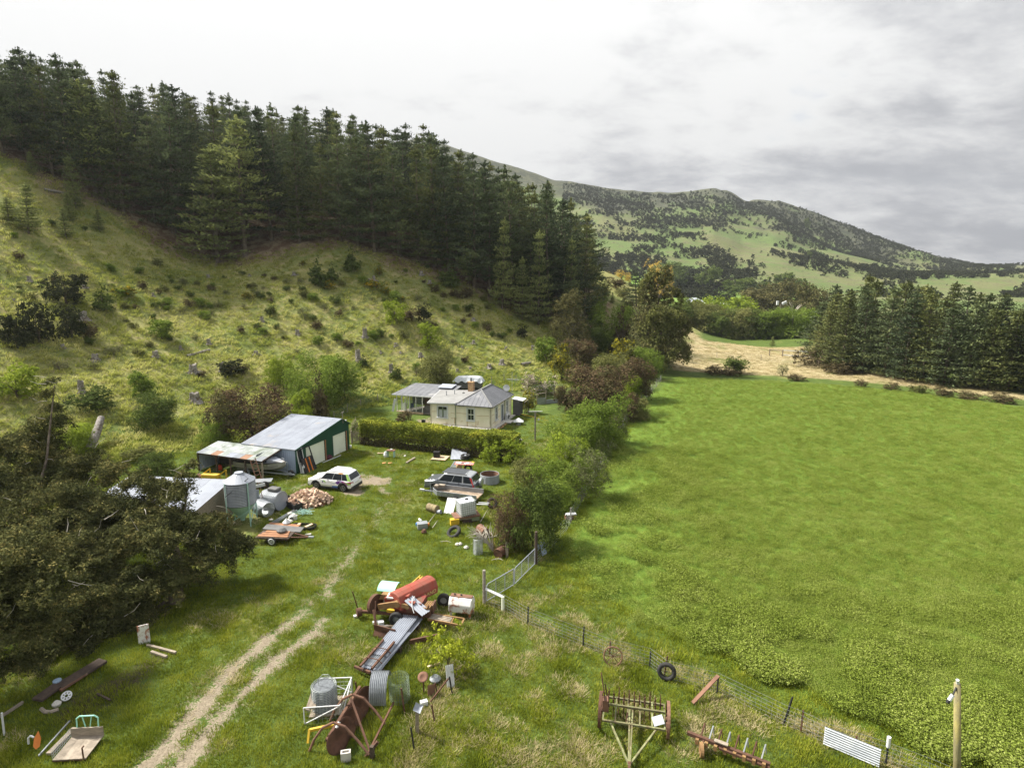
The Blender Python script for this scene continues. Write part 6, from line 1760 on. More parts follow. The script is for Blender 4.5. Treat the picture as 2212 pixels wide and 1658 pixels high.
def suv(name, label, front, rear, L, W, H, body, upper, wb, style):
 """a five-door off-roader standing with its near (left-hand) wheels on the two points"""
 d = (front - rear); rz = math.atan2(d.y, d.x)
 mid = (front + rear) / 2
 c = mid + Vector((math.sin(rz) * W * 0.44, -math.cos(rz) * W * 0.44, 0))
 t = thing(name, label, 'car', Vector((c.x, c.y, min(front.z, rear.z))), rz)
 hl = L / 2; wr = 0.345; belt = 0.60 * H; sill = 0.27
 fx, rx = wb / 2 + 0.02, -wb / 2 + 0.02
 def arch(cx, r, n=8):
  return [(cx + r * math.cos(a), 0.33 + r * math.sin(a)) for a in np.linspace(math.pi, 0, n)]
 hood = belt + 0.0
 prof = [(-hl + 0.10, sill + 0.08)] + [(x, max(z, sill)) for x, z in arch(rx, 0.42)] + [(x, max(z, sill)) for x, z in arch(fx, 0.42)] + [(hl - 0.10, sill), (hl, 0.45), (hl - 0.02, hood - 0.24), (hl - 0.12, hood - 0.10), (hl - 0.95, hood + 0.05), (hl - 1.18, belt + 0.03), (-hl + 0.12, belt + 0.02), (-hl + 0.02, belt - 0.25), (-hl, 0.55)]
 n = len(prof); ys = [(-W / 2, 0.93), (-W / 2 + 0.07, 0.98), (-W / 2 + 0.22, 1.0), (0, 1.012), (W / 2 - 0.22, 1.0), (W / 2 - 0.07, 0.98), (W / 2, 0.93)]
 b = MB(); vs = []; fs = []
 for y, k in ys:
  for x, z in prof:
   zz_ = z if z < 0.5 else 0.5 + (z - 0.5) * (1 - (1 - k) * 0.8)
   xx = x * (0.975 + 0.025 * k) if abs(x) < hl - 0.3 else x * (1 - (1 - k) * 0.55)
   yy = y * (1.0 if z > 0.42 and z < belt - 0.15 else 0.965)
   vs.append((xx, yy, zz_))
 for s in range(len(ys) - 1):
  for i in range(n):
   j = (i + 1) % n
   fs.append((s * n + i, s * n + j, (s + 1) * n + j, (s + 1) * n + i))
 fs += [tuple(range(n - 1, -1, -1)), tuple(range((len(ys) - 1) * n, len(ys) * n))]
 b.add(vs, [tuple(reversed(f)) for f in fs])
 bo = b.obj('body', body, t, False)
 bm_ = bo.modifiers.new('edge', 'BEVEL'); bm_.width = 0.06; bm_.segments = 2; bm_.limit_method = 'ANGLE'; bm_.angle_limit = R(35)
 # cabin
 bf, br = hl - 1.05, -hl + 0.10; tf, tr = hl - 1.72, -hl + 0.42
 wb_, wt_ = W / 2 - 0.05, W / 2 - 0.19
 z0, z1 = belt - 0.02, H
 st = [(bf, z0, wb_), (tf, z1 - 0.05, wt_), (tf - 0.35, z1, wt_ - 0.02), (tr + 0.5, z1 - 0.01, wt_ - 0.02), (tr, z1 - 0.09, wt_), (br, z0, wb_)]
 cb = MB(); vs = []
 for x, z, w in st:
  vs += [(x, -w, z), (x, w, z)]
 k = len(st)
 cb.add(vs, [(2 * i, 2 * i + 1, 2 * i + 3, 2 * i + 2)[::-1] for i in range(k - 1)] + [tuple(2 * i for i in range(k))[::-1], tuple(2 * i + 1 for i in range(k))])
 co = cb.obj('cabin', upper, t)
 q = co.modifiers.new('edge', 'BEVEL'); q.width = 0.08; q.segments = 3; q.limit_method = 'ANGLE'; q.angle_limit = R(30)
 # glazing set a little proud of the pillars
 def side(s, tt):     # point on the cabin side: s from rear (0) to front (1), tt from belt to roof
  x = (br + (bf - br) * s) * (1 - tt) + (tr + (tf - tr) * s) * tt
  w = wb_ + (wt_ - wb_) * tt
  return x, w, z0 + (z1 - z0 - 0.05) * tt
 for sg in (1, -1):
  for s0, s1 in style['panes']:
   P_ = [side(s0, 0.08), side(s1, 0.08), side(s1, 0.88), side(s0, 0.88)]
   vs = [(x, sg * (w + 0.006), z) for x, w, z in P_] + [(x, sg * (w - 0.02), z) for x, w, z in P_]
   fsx = [(0, 1, 2, 3), (7, 6, 5, 4), (0, 4, 5, 1), (1, 5, 6, 2), (2, 6, 7, 3), (3, 7, 4, 0)]
   MB().add(vs, [tuple(reversed(f)) for f in fsx] if sg > 0 else fsx).obj('side_window', m_glass, t)
 def slab(a, b_, w0, w1, name, mat_):
  (xa, za), (xb, zb_) = a, b_
  nx, nz_ = (zb_ - za), -(xb - xa); ln = math.hypot(nx, nz_); nx, nz_ = nx / ln * 0.008, nz_ / ln * 0.008
  if name == 'rear_window': nx, nz_ = -nx, -nz_
  if nz_ < 0: nx, nz_ = -nx, -nz_
  vs = [(xa + nx, -w0, za + nz_), (xa + nx, w0, za + nz_), (xb + nx, w1, zb_ + nz_), (xb + nx, -w1, zb_ + nz_), (xa - nx, -w0, za - nz_), (xa - nx, w0, za - nz_), (xb - nx, w1, zb_ - nz_), (xb - nx, -w1, zb_ - nz_)]
  MB().add(vs, [(0, 1, 2, 3), (7, 6, 5, 4), (0, 4, 5, 1), (1, 5, 6, 2), (2, 6, 7, 3), (3, 7, 4, 0)]).obj(name, mat_, t)
 slab((bf + (tf - bf) * 0.12, z0 + (z1 - 0.05 - z0) * 0.12), (bf + (tf - bf) * 0.92, z0 + (z1 - 0.05 - z0) * 0.92), wb_ - 0.09, wt_ - 0.05, 'windscreen', m_glass)
 slab((br + (tr - br) * 0.15, z0 + (z1 - 0.09 - z0) * 0.15), (br + (tr - br) * 0.88, z0 + (z1 - 0.09 - z0) * 0.88), wb_ - 0.12, wt_ - 0.08, 'rear_window', m_glass)
 # wheels with tyre, rim and spokes
 for cx in (fx, rx):
  for sg in (1, -1):
   w = MB().lathe([(0.2, -0.1), (0.31, -0.115), (wr, -0.08), (wr, 0.08), (0.31, 0.115), (0.2, 0.1)], 22, T(cx, sg * (W / 2 - 0.13), wr, rx=R(90))).obj('wheel', m_rubber, t, True)
   r_ = MB().cyl((cx, sg * (W / 2 - 0.10), wr), (cx, sg * (W / 2 - 0.04), wr), 0.215, n=18)
   ri = r_.obj('rim', m_trim, w)
   s_ = MB()
   for j in range(5):
    a = 6.283 * j / 5 + 0.3
    s_.bar((cx, sg * (W / 2 - 0.03), wr), (cx + 0.2 * math.cos(a), sg * (W / 2 - 0.03), wr + 0.2 * math.sin(a)), 0.055, 0.02)
   s_.torus((0, 0, 0), 0.205, 0.016, T(cx, sg * (W / 2 - 0.035), wr, rx=R(90)), 20, 5)
   s_.obj('spoke', m_alloy, w)
   ar = MB(); A_ = np.linspace(R(5), R(175), 12)
   vs = [];
   for a in A_:
    for rr2 in (0.40, 0.475):
     for yy in (W / 2 + 0.012, W / 2 - 0.06):
      vs.append((cx + rr2 * math.cos(a), sg * yy, 0.335 + rr2 * math.sin(a)))
   fs = []
   for i in range(11):
    o = i * 4
    for a_, b_ in ((0, 2), (2, 3), (3, 1), (1, 0)):
     fs.append((o + a_, o + b_, o + 4 + b_, o + 4 + a_) if sg < 0 else (o + 4 + a_, o + 4 + b_, o + b_, o + a_))
   ar.add(vs, fs); ar.obj('wheel_arch', style['arch'], t)
 MB().box((-0.0, 0, sill + 0.02), (wb - 0.9, W - 0.02, 0.13)).obj('sill_cladding', style['arch'], t)
 MB().box((-hl + 0.1, 0, 0.40), (0.24, W - 0.12, 0.26)).obj('rear_bumper', style['arch'], t, bevel=0.03)
 MB().box((hl - 0.1, 0, 0.38), (0.24, W - 0.14, 0.24)).obj('front_bumper', style['arch'], t, bevel=0.03)
 for sg in (1, -1):
  MB().box((bf - 0.22, sg * (W / 2 + 0.07), belt + 0.10), (0.12, 0.2, 0.14)).obj('mirror', body, t, bevel=0.03)
  MB().box((hl - 0.14, sg * (W / 2 - 0.28), belt - 0.17), (0.2, 0.34, 0.13), (0, 0, sg * R(-20))).obj('headlight', m_plate, t, bevel=0.02)
  if style['tall_lamps']:
   MB().bar((br + 0.06, sg * (wb_ + 0.0), belt - 0.22), (tr + 0.04, sg * (wt_ + 0.02), H - 0.2), 0.09, 0.15).obj('tail_light', m_red, t)
  else:
   MB().add([(-hl + 0.03, sg * (W / 2 - 0.36), belt - 0.10), (-hl + 0.03, sg * (W / 2 - 0.36), belt - 0.22), (-hl + 0.10, sg * (W / 2 - 0.02), belt - 0.26), (-hl + 0.48, sg * (W / 2 + 0.012), belt - 0.10), (-hl + 0.10, sg * (W / 2 - 0.02), belt - 0.04),
      (-hl + 0.2, sg * (W / 2 - 0.4), belt - 0.15)], [(0, 1, 2, 4), (4, 2, 3), (0, 4, 5), (0, 5, 1), (1, 5, 2), (2, 5, 3), (3, 5, 4)]).obj('tail_light', m_red, t)
  MB().bar((tf - 0.2, sg * (wt_ - 0.05), H + 0.02), (tr + 0.35, sg * (wt_ - 0.05), H + 0.015), 0.04, 0.04).obj('roof_rail', style['rail'], t)
 MB().box((-hl - 0.002, 0, belt - 0.22 if not style['tall_lamps'] else 0.45), (0.03, 0.5, 0.12)).obj('number_plate', m_plate, t)
 for s in (0.70, 0.40):
  x = br + (bf - br) * s
  MB().box((x, 0, (belt + 0.45) / 2 + 0.1), (0.012, W - 0.01, belt - 0.55)).obj('door_seam', m_trim, t)
 for s in (0.62, 0.30):
  MB().box((br + (bf - br) * s, W / 2 + 0.0, belt - 0.1), (0.18, 0.05, 0.035)).obj('door_handle', body, t)
 return t, dict(hl=hl, W=W, belt=belt, rx=rx, fx=fx, wr=wr, side=side, H=H, tf=tf, tr=tr, wt=wt_)
tw, g = suv('white_suv', 'white off-roader with purple, blue and green livery parked by the gravel patch', at(*zB(995, 388)), at(*zB(1378, 432)), 4.15, 1.76, 1.60, m_wpaint, m_wpaint, 2.50,
   dict(panes=[(0.10, 0.27), (0.285, 0.575), (0.59, 0.94)], arch=m_trim, rail=m_wpaint, tall_lamps=False))
def decal(name, poly, mat_, y, d=0.006):
 mb = MB()
 mb.add([(x, y, z) for x, z in poly] + [(x, y - 0.02, z) for x, z in poly], [tuple(range(len(poly))), tuple(range(2 * len(poly) - 1, len(poly) - 1, -1))] + [(i, len(poly) + i, len(poly) + (i + 1) % len(poly), (i + 1) % len(poly)) for i in range(len(poly))])
 mb.obj(name, mat_, tw)
Wd = g['W'] / 2 + 0.006
def sector(cx, cz, r0, r1a, r1b, a0, a1, n=8):
 A_ = np.linspace(R(a0), R(a1), n)
 return [(cx + r0 * math.cos(a), cz + r0 * math.sin(a)) for a in A_] + [(cx + (r1a + (r1b - r1a) * i / (n - 1)) * math.cos(a), cz + (r1a + (r1b - r1a) * i / (n - 1)) * math.sin(a)) for i, a in reversed(list(enumerate(A_)))]
cxr = g['rx']
decal('livery_blue', [(cxr + 0.44, 0.36), (cxr + 0.98, 0.36), (cxr + 0.93, 0.62), (cxr + 0.78, 0.68), (cxr + 0.40, 0.56)], m_blue, Wd)
decal('livery_purple', sector(cxr, 0.34, 0.49, 0.80, 0.60, 32, 88), m_purple, Wd + 0.001)
decal('livery_pink', sector(cxr, 0.34, 0.49, 0.60, 0.55, 88, 150), m_pink, Wd)
decal('livery_green', [(cxr + 0.1, 0.93), (cxr - 0.80, 0.74), (cxr - 0.50, 0.64), (cxr - 0.25, 0.88)], m_lgreen, Wd - 0.002)
P_ = [g['side'](0.0, 0.05), g['side'](0.095, 0.05), g['side'](0.10, 0.95), g['side'](0.02, 0.95)]
MB().add([(x, w + 0.008, z) for x, w, z in P_] + [(x, w - 0.02, z) for x, w, z in P_], [(3, 2, 1, 0), (4, 5, 6, 7), (1, 5, 4, 0), (2, 6, 5, 1), (3, 7, 6, 2), (0, 4, 7, 3)]).obj('livery_green', m_lgreen, tw)
P_ = [g['side'](0.2, 0.88), g['side'](0.42, 0.88), g['side'](0.40, 1.0), g['side'](0.24, 1.0)]
MB().add([(x, w + 0.008, z) for x, w, z in P_] + [(x, w - 0.02, z) for x, w, z in P_], [(3, 2, 1, 0), (4, 5, 6, 7), (1, 5, 4, 0), (2, 6, 5, 1), (3, 7, 6, 2), (0, 4, 7, 3)]).obj('livery_orange', m_oprint, tw)
lx, lz = 0.50, 0.70
for a0, a1, mm_ in ((60, 200, m_lgreen), (200, 270, m_oprint), (270, 400, m_purple), (10, 62, m_teal)):
 decal('door_emblem', sector(lx, lz, 0.09, 0.17, 0.17, a0, a1), mm_, Wd)
flat_text('TRUST', 0.26, m_trim, 'roof_lettering', tw, T(-0.15, -0.1, g['H'] + 0.008, rz=R(180)))
ts, g2 = suv('grey_suv', 'dark grey off-roader with silver pillars and a covered spare wheel beside the open ring tank', at(*zC(463, 718)), at(*zC(862, 765)), 4.5, 1.78, 1.68, m_gpaint, m_spaint, 2.66,
    dict(panes=[(0.06, 0.28), (0.32, 0.58), (0.60, 0.94)], arch=m_dkgrey, rail=m_dkgrey, tall_lamps=True))
MB().lathe([(0.0, -0.11), (0.3, -0.11), (0.36, -0.06), (0.36, 0.06), (0.3, 0.12), (0.0, 0.13)], 20, T(-g2['hl'] - 0.16, -0.1, 0.95, ry=R(-90))).obj('spare_wheel', m_spaint, ts, True)
MB().box((-0.25, 0, g2['H'] + 0.002), (1.9, 1.3, 0.012)).obj('roof_panel', m_gpaint, ts)
for k in range(5):
 MB().box((-0.25, -0.5 + 0.25 * k, g2['H'] + 0.012), (1.9, 0.03, 0.015)).obj('roof_rib', m_dkgrey, ts)
MB().box((0.0, g2['W'] / 2 + 0.012, 0.58), (1.7, 0.02, 0.05)).obj('side_moulding', m_spaint, ts)
MB().bar((-1.35, 0.3, g2['H']), (-1.55, 0.3, g2['H'] + 0.3), 0.012).obj('roof_aerial', m_black, ts)
# boat on its trailer under the carport
bow = gx(-1.25, 0.15); stern = gx(-1.25, 5.1)
d = bow - stern; rz = math.atan2(d.y, d.x)
boat = thing('cabin_boat', 'weathered grey aluminium cabin boat stored on a trailer in the carport', 'boat', Vector((stern.x, stern.y, 0.45)), rz)
BL = 5.0
secs = [(0, 0.95, 0.0, 0.75), (1.2, 1.0, 0.0, 0.76), (2.6, 0.98, 0.02, 0.78), (3.7, 0.78, 0.10, 0.86), (4.5, 0.38, 0.28, 0.94), (5.0, 0.03, 0.62, 1.0)]
vs = [];
for x, w, zk, zg in secs:
 vs += [(x, -w * 0.98, zg), (x, -w * 0.86, zk + (zg - zk) * 0.35), (x, 0, zk), (x, w * 0.86, zk + (zg - zk) * 0.35), (x, w * 0.98, zg)]
fs = []
for i in range(len(secs) - 1):
 for j in range(4):
  fs.append((i * 5 + j, i * 5 + j + 1, (i + 1) * 5 + j + 1, (i + 1) * 5 + j))
fs += [(4, 3, 2, 1, 0)]
m_alu = pm('dull_aluminium', (0.32, 0.315, 0.29), (0.24, 0.235, 0.215), 1.2, 0.5, 0.3, c3=(0.20, 0.19, 0.16), c3_lo=0.55, c3_hi=0.7)
MB().add(vs, [tuple(reversed(f)) for f in fs]).obj('hull', m_alu, boat)
st_ = MB()
for zf_ in (0.35, 0.5, 0.65):
 for i in range(len(secs) - 2):
  (xa, wa, ka, ga), (xb, wb2, kb, gb2) = secs[i], secs[i + 1]
  for sg in (1, -1):
   f_ = lambda w, k, g_, zf_=zf_: (w * (0.86 + 0.12 * (zf_ - 0.35) / 0.65) + 0.012, k + (g_ - k) * zf_)
   ya, za = f_(wa, ka, ga); yb, zb_ = f_(wb2, kb, gb2)
   st_.bar((xa, sg * ya, za), (xb, sg * yb, zb_), 0.025)
st_.obj('hull_strake', m_alu, boat)
MB().add([(2.3, -0.85, 0.78), (2.3, 0.85, 0.78), (4.75, 0.2, 0.97), (4.75, -0.2, 0.97), (2.5, -0.65, 1.2), (2.5, 0.65, 1.2), (3.5, 0.5, 1.18), (3.5, -0.5, 1.18)], [(0, 4, 7, 3), (3, 7, 6, 2), (2, 6, 5, 1), (1, 5, 4, 0), (4, 5, 6, 7), (0, 3, 2, 1)]).obj('cabin', m_galvroof, boat)
for sg in (1, -1):
 MB().add([(2.55, sg * 0.80, 0.90), (3.5, sg * 0.66, 0.96), (3.45, sg * 0.565, 1.11), (2.6, sg * 0.70, 1.11)], [(0, 1, 2, 3)]).obj('cabin_window', m_glass, boat)
MB().add([(2.05, -0.8, 0.8), (2.05, 0.8, 0.8), (2.45, 0.6, 1.55), (2.45, -0.6, 1.55), (2.03, -0.8, 0.8), (2.03, 0.8, 0.8), (2.43, 0.6, 1.55), (2.43, -0.6, 1.55)], [(0, 1, 2, 3), (7, 6, 5, 4)]).obj('windscreen', m_galv, boat)
MB().tube([(4.0, 0.5, 0.95), (4.2, 0.45, 1.15), (4.8, 0.1, 1.2), (4.8, -0.1, 1.2), (4.2, -0.45, 1.15), (4.0, -0.5, 0.95)], 0.018).obj('bow_rail', m_galv, boat)
MB().box((0.8, 0, 0.35), (2.2, 1.5, 0.05)).obj('deck', m_floor, boat)
bt = thing('boat_trailer', 'galvanised trailer carrying the cabin boat', 'trailer', Vector((stern.x, stern.y, 0)), rz)
MB().bar((0.1, -0.6, 0.42), (4.0, -0.35, 0.42), 0.08).bar((0.1, 0.6, 0.42), (4.0, 0.35, 0.42), 0.08).bar((4.0, -0.35, 0.42), (5.9, 0, 0.36), 0.08).bar((4.0, 0.35, 0.42), (5.9, 0, 0.36), 0.08).bar((1.4, -0.85, 0.36), (1.4, 0.85, 0.36), 0.08).obj('frame', m_galv, bt)
for sg in (1, -1):
 w = MB().lathe([(0.15, -0.08), (0.3, -0.09), (0.31, 0.09), (0.15, 0.08)], 16, T(1.4, sg * 0.98, 0.31, rx=R(90))).obj('wheel', m_rubber, bt, True)
 MB().cyl((1.4, sg * 0.93, 0.31), (1.4, sg * 1.06, 0.31), 0.16, n=14).obj('hub', m_white, w)
w = MB().lathe([(0.15, -0.08), (0.3, -0.09), (0.31, 0.09), (0.15, 0.08)], 16, T(5.2, 0.35, 0.31, rx=R(90))).obj('spare_wheel', m_rubber, bt, True)
MB().cyl((5.2, 0.30, 0.31), (5.2, 0.45, 0.31), 0.17, n=14).obj('hub', m_white, w)
for sg in (1, -1):
 MB().lathe([(0.40, -0.12), (0.42, 0.0), (0.40, 0.12)], 18, T(1.4, sg * 0.98, 0.31, rx=R(90))).obj('mudguard', m_galv, bt)
put(MB().box((0, 0, 0.2), (0.3, 0.25, 0.4)).cyl((0, 0, 0.4), (0, 0, 0.5), 0.04), 'fuel_can', pm('red_plastic', (0.55, 0.06, 0.03)), zK(470, 365), 'red fuel can under the carport beside the stern of the boat', 'can', 0.4)
# ---- things by the garage doors
t = thing('steel_rack', 'black steel frame with two orange straps leaning on the garage wall', 'frame', gx(0.95, -0.75, 0), GA, rot=(R(-18), 0, GA))
MB().bar((-0.75, 0, 0), (-0.75, 0, 2.2), 0.08).bar((0.75, 0, 0), (0.75, 0, 2.2), 0.08).bar((-0.75, 0, 2.2), (0.75, 0, 2.2), 0.08).bar((-0.75, 0, 1.3), (0.75, 0, 1.3), 0.08).obj('frame_bar', m_black, t)
for k in range(3):
 MB().box((-0.48 + 0.48 * k, 0.0, 0.64), (0.4, 0.06, 1.24)).obj('panel', m_black, t)
for x in (-0.24, 0.26):
 MB().box((x, -0.05, 0.62), (0.13, 0.03, 1.3)).obj('strap', m_orange, t)
t = thing('spare_sash', 'spare white window frame leaning behind the black steel frame', 'window', gx(0.45, -0.32), GA, rot=(R(-9), 0, GA))
MB().bar((-0.35, 0, 0.9), (-0.35, 0, 2.2), 0.07).bar((0.35, 0, 0.9), (0.35, 0, 2.2), 0.07).bar((-0.35, 0, 2.2), (0.35, 0, 2.2), 0.07).bar((-0.35, 0, 0.9), (0.35, 0, 0.9), 0.07).box((0, 0, 0.45), (0.7, 0.05, 0.9)).obj('frame', m_white, t)
MB().box((0, 0, 1.55), (0.64, 0.02, 1.24)).obj('pane', m_glass, t)
t = thing('white_cylinder', 'slim white gas bottle standing at the garage corner', 'bottle', gx(0.25, -0.5))
MB().lathe([(0.12, 0), (0.13, 0.6), (0.06, 0.75), (0.03, 0.8), (0.0, 0.8)], 12).obj('bottle', m_white, t, True)
t = thing('hand_trolley', 'upright grey wire hand trolley against the pale blue wall', 'trolley', gx(-0.55, 0.75), GA + R(90))
MB().tube([(-0.22, 0, 0), (-0.22, 0, 1.15), (0.22, 0, 1.15), (0.22, 0, 0)], 0.02).tube([(-0.22, 0, 0.5), (0.22, 0, 0.5)], 0.02).tube([(0, 0, 0), (0, 0, 1.15)], 0.012).box((0, 0.15, 0.05), (0.46, 0.3, 0.02)).obj('frame', m_wire, t)
put(MB().lathe([(0.3, 0), (0.42, 0.15), (0.28, 0.36), (0.05, 0.42), (0, 0.42)], 9), 'maroon_bag', pm('maroon_cloth', (0.09, 0.02, 0.035)), (710, 991), 'dark maroon bag dumped in front of the second roller door', 'bag', 0.3, rot=None)
t = MB().bar((0, 0, 0.05), (1.7, 0.2, 0.55), 0.09, 0.05).obj('white_plank', m_white, None, False, at(697, 1000), R(20)); tag(t, 'white plank propped on the maroon bag', 'plank')
put(MB().lathe([(0.12, 0), (0.14, 0.3), (0.11, 0.3), (0.1, 0.05)], 10), 'white_pail', m_white, (757, 968), 'small pale pail tipped at the garage corner by the hedge', 'bucket', 0.2)
# wooden gate between garage and hedge
a, rz, L = fr(762, 958, 779, 956)
t = thing('picket_gate', 'old grey wooden gate between the garage and the clipped hedge', 'gate', a, rz)
for k in range(7):
 MB().box((L * k / 6, 0, 0.6), (0.07, 0.03, 1.2)).obj('slat', m_timber, t)
MB().box((L / 2, 0.03, 0.3), (L, 0.03, 0.08)).box((L / 2, 0.03, 1.0), (L, 0.03, 0.08)).obj('rail', m_timber, t)
MB().box((-0.1, 0, 0.7), (0.12, 0.12, 1.4)).obj('post', m_timber, t); MB().box((L + 0.12, 0, 0.7), (0.13, 0.13, 1.4)).obj('post', m_timber, t)
# ---- yellow implement, red rack and cart behind the silo
t = thing('yellow_implement', 'yellow steel grader implement with angled arms in front of the carport', 'implement', at(*zK(300, 560)), R(-8))
MB().box((0.0, 0, 0.35), (1.6, 0.5, 0.55)).obj('tank', m_yellow, t, bevel=0.1)
MB().bar((-1.1, 0.1, 0.3), (-0.1, 0.1, 1.05), 0.1).bar((-0.1, 0.1, 0.35), (-0.1, 0.1, 1.05), 0.08).obj('arm', m_yellow, t)
MB().bar((0.55, 0.1, 0.35), (1.4, 0.1, 1.0), 0.1).bar((1.4, 0.1, 0.0), (1.4, 0.1, 1.0), 0.1).obj('arm', m_yellow, t)
MB().box((-1.15, 0, 0.3), (0.35, 0.4, 0.35), (0, R(30), 0)).obj('blade', m_rustpale, t)
MB().bar((-1.9, 0.4, 0), (-0.9, 0.5, 1.1), 0.06).obj('lever', m_galv, t)
t = thing('red_rack', 'pinkish-red ladder rack leaning behind the silo', 'rack', at(*zK(1215, 640)), R(-15), rot=(R(-10), R(-24), R(-15)))
rk = MB().bar((-0.28, 0, 0), (-0.28, 0, 2.3), 0.06).bar((0.28, 0, 0), (0.28, 0, 2.3), 0.06)
rk.obj('rail', m_rustpale, t)
for k in range(7):
 MB().bar((-0.28, 0, 0.25 + 0.33 * k), (0.28, 0, 0.25 + 0.33 * k), 0.05).obj('rung', m_rustpale, t)
t = thing('flat_cart', 'low iron cart with one dark tyre showing beside the silo', 'cart', at(*zK(1300, 700)), R(10))
MB().box((-0.35, 0.3, 0.55), (1.7, 0.9, 0.07)).bar((-1.2, 0.3, 0.3), (0.6, 0.3, 0.3), 0.08).obj('deck', m_galv, t)
w = MB().lathe([(0.16, -0.08), (0.33, -0.09), (0.35, 0.09), (0.16, 0.08)], 18, T(0.05, -0.3, 0.34, rx=R(90))).obj('wheel', m_rubber, t, True); MB().cyl((0.05, -0.36, 0.34), (0.05, -0.22, 0.34), 0.16, n=12).obj('hub', m_rust, w)
t = thing('loading_stand', 'thin iron posts with a white cross board right behind the silo', 'stand', at(*zK(1210, 1130)), R(5))
MB().bar((-0.1, 0, 0), (-0.05, 0, 2.3), 0.05).bar((0.25, 0.1, 0), (0.1, 0, 2.3), 0.04).obj('post', m_rustpale, t); MB().box((0.05, -0.05, 2.05), (0.9, 0.06, 0.22), (0, R(-12), 0)).obj('cross_board', m_white, t); MB().box((-0.1, -0.08, 1.2), (0.25, 0.05, 1.1)).obj('panel', m_galvroof, t)
# corrugated water tanks on their side
t = thing('old_water_tank', 'corrugated iron water tank lying on its side with a pale dented end', 'tank', at(*zK(1500, 1120)) + Vector((0, 0.3, 0)), R(-20))
prof = [(0.72 + (0.018 if i % 2 else -0.01), -1.5 + 1.5 * i / 18) for i in range(19)]
MB().lathe(prof, 24, T(0.35, 0, 0.72, ry=R(90))).obj('drum', m_galv, t)
MB().cyl((0.30, 0, 0.72), (0.38, 0, 0.72), 0.70, n=24).obj('end_plate', m_galvroof, t); MB().torus((0, 0, 0), 0.72, 0.03, T(0.38, 0, 0.72, ry=R(90)), 24, 6).obj('rim', m_galv, t)
put(MB().box((0, 0, 0), (0.9, 0.6, 0.3)), 'grey_crate', m_dkgrey, zK(1490, 1075), 'grey crate lying on top of the old water tank', 'crate', R(-20), 1.55, bevel=0.1)
t = thing('culvert_pipe', 'short wide corrugated pipe with an open dark end next to the old water tank', 'pipe', at(*zK(1330, 1220)), R(-35))
prof = [(0.55 + (0.016 if i % 2 else -0.01), -1.3 + 1.3 * i / 16) for i in range(17)]
MB().lathe(prof + [(0.5, 0), (0.5, -1.3)], 22, T(0.2, 0, 0.56, ry=R(90))).obj('drum', m_galv, t)
# firewood heap: every billet a piece
P = at(*zB(885, 585))
pile = thing('firewood_pile', 'heap of split pale firewood billets between the white car and the sled', 'firewood', P, R(-8))
rs = np.random.RandomState(12)
bil = []
for k in range(6):
 r_ = 0.07 + 0.012 * k; l_ = 0.30 + 0.03 * (k % 3)
 tri = [(0, 0), (r_ * 1.7, 0.02 * (k % 2)), (r_ * 0.8, r_ * 1.5)] if k % 2 else [(0, 0), (r_ * 1.4, 0), (r_ * 1.5, r_ * 0.9), (0.1 * r_, r_)]
 m_ = MB(); m_.prism(tri, l_, T(-r_ * 0.7, l_ / 2, -r_ * 0.5, rx=R(90)), 0)
 bil.append(m_.mesh('billet', [m_palewood, pm('billet_bark', (0.30, 0.21, 0.15), (0.20, 0.14, 0.10), 4, 0.95), pm('billet_pink', (0.62, 0.44, 0.34), (0.52, 0.36, 0.26), 4, 0.9)][k % 3]))
for k in range(290):
 while True:
  x, y = rs.uniform(-1.75, 1.75), rs.uniform(-1.35, 1.35)
  q = (x / 1.75) ** 2 + (y / 1.35) ** 2
  if q < 1: break
 z = 0.88 * (1 - q) ** 0.8 * rs.uniform(0.86, 1.04) + 0.05
 o = link('billet', bil[rs.randint(6)], pile, (x, y, z)); o.rotation_euler = (rs.randn() * 0.5, rs.randn() * 0.5, rs.rand() * 6.28)
 s = rs.uniform(0.85, 1.3); o.scale = (s, s, s)
mcore = MB(); mcore.lathe([(1.55, 0.0), (1.2, 0.3), (0.7, 0.6), (0.2, 0.76), (0, 0.78)], 16, T(0, 0, 0) @ Matrix.Diagonal((1, 0.78, 1, 1))); mcore.obj('heap_core', m_brownwood, pile)
a, rz, L = fr(*zB(520, 590), *zB(720, 712))
put(MB().box((L / 2, 0.3, 0.28), (L, 0.04, 0.56)).box((L, -0.0, 0.28), (0.04, 0.6, 0.56)).box((0, 0, 0.28), (0.04, 0.6, 0.56)).box((L / 2, 0, 0.02), (L, 0.6, 0.04)).box((L / 2, -0.3, 0.25), (L, 0.04, 0.5)), 'black_bin', m_black, zB(520, 590), 'long black open bin beside the firewood heap', 'bin', rz)
# beams, sled, trailer with boards
a, rz, L = fr(*zK(1345, 1420), *zK(1840, 1135))
put(MB().box((L / 2, 0.0, 0.12), (L, 0.03, 0.2)).box((L / 2, -0.1, 0.03), (L, 0.2, 0.03)).box((L / 2, -0.2, 0.12), (L, 0.03, 0.2)), 'steel_channel', m_galv, zK(1345, 1420), 'long galvanised steel channel lying towards the firewood heap', 'beam', rz)
a, rz, L = fr(*zK(1370, 1500), *zK(1930, 1540))
put(MB().box((L / 2, 0.0, 0.30), (L, 0.42, 0.3)), 'wooden_beam', m_brownwood, zK(1370, 1490), 'thick red-brown wooden beam lying beyond the dark board', 'beam', rz, 0.12)
put(MB().lathe([(0.22, 0), (0.28, 0.12), (0.12, 0.3), (0.02, 0.42), (0, 0.42)], 7), 'white_sack', m_white, zK(1700, 1490), 'crumpled white cloth on the red-brown beam', 'cloth', 0.5, 0.52)
a, rz, L = fr(*zK(1300, 1570), *zK(1985, 1600))
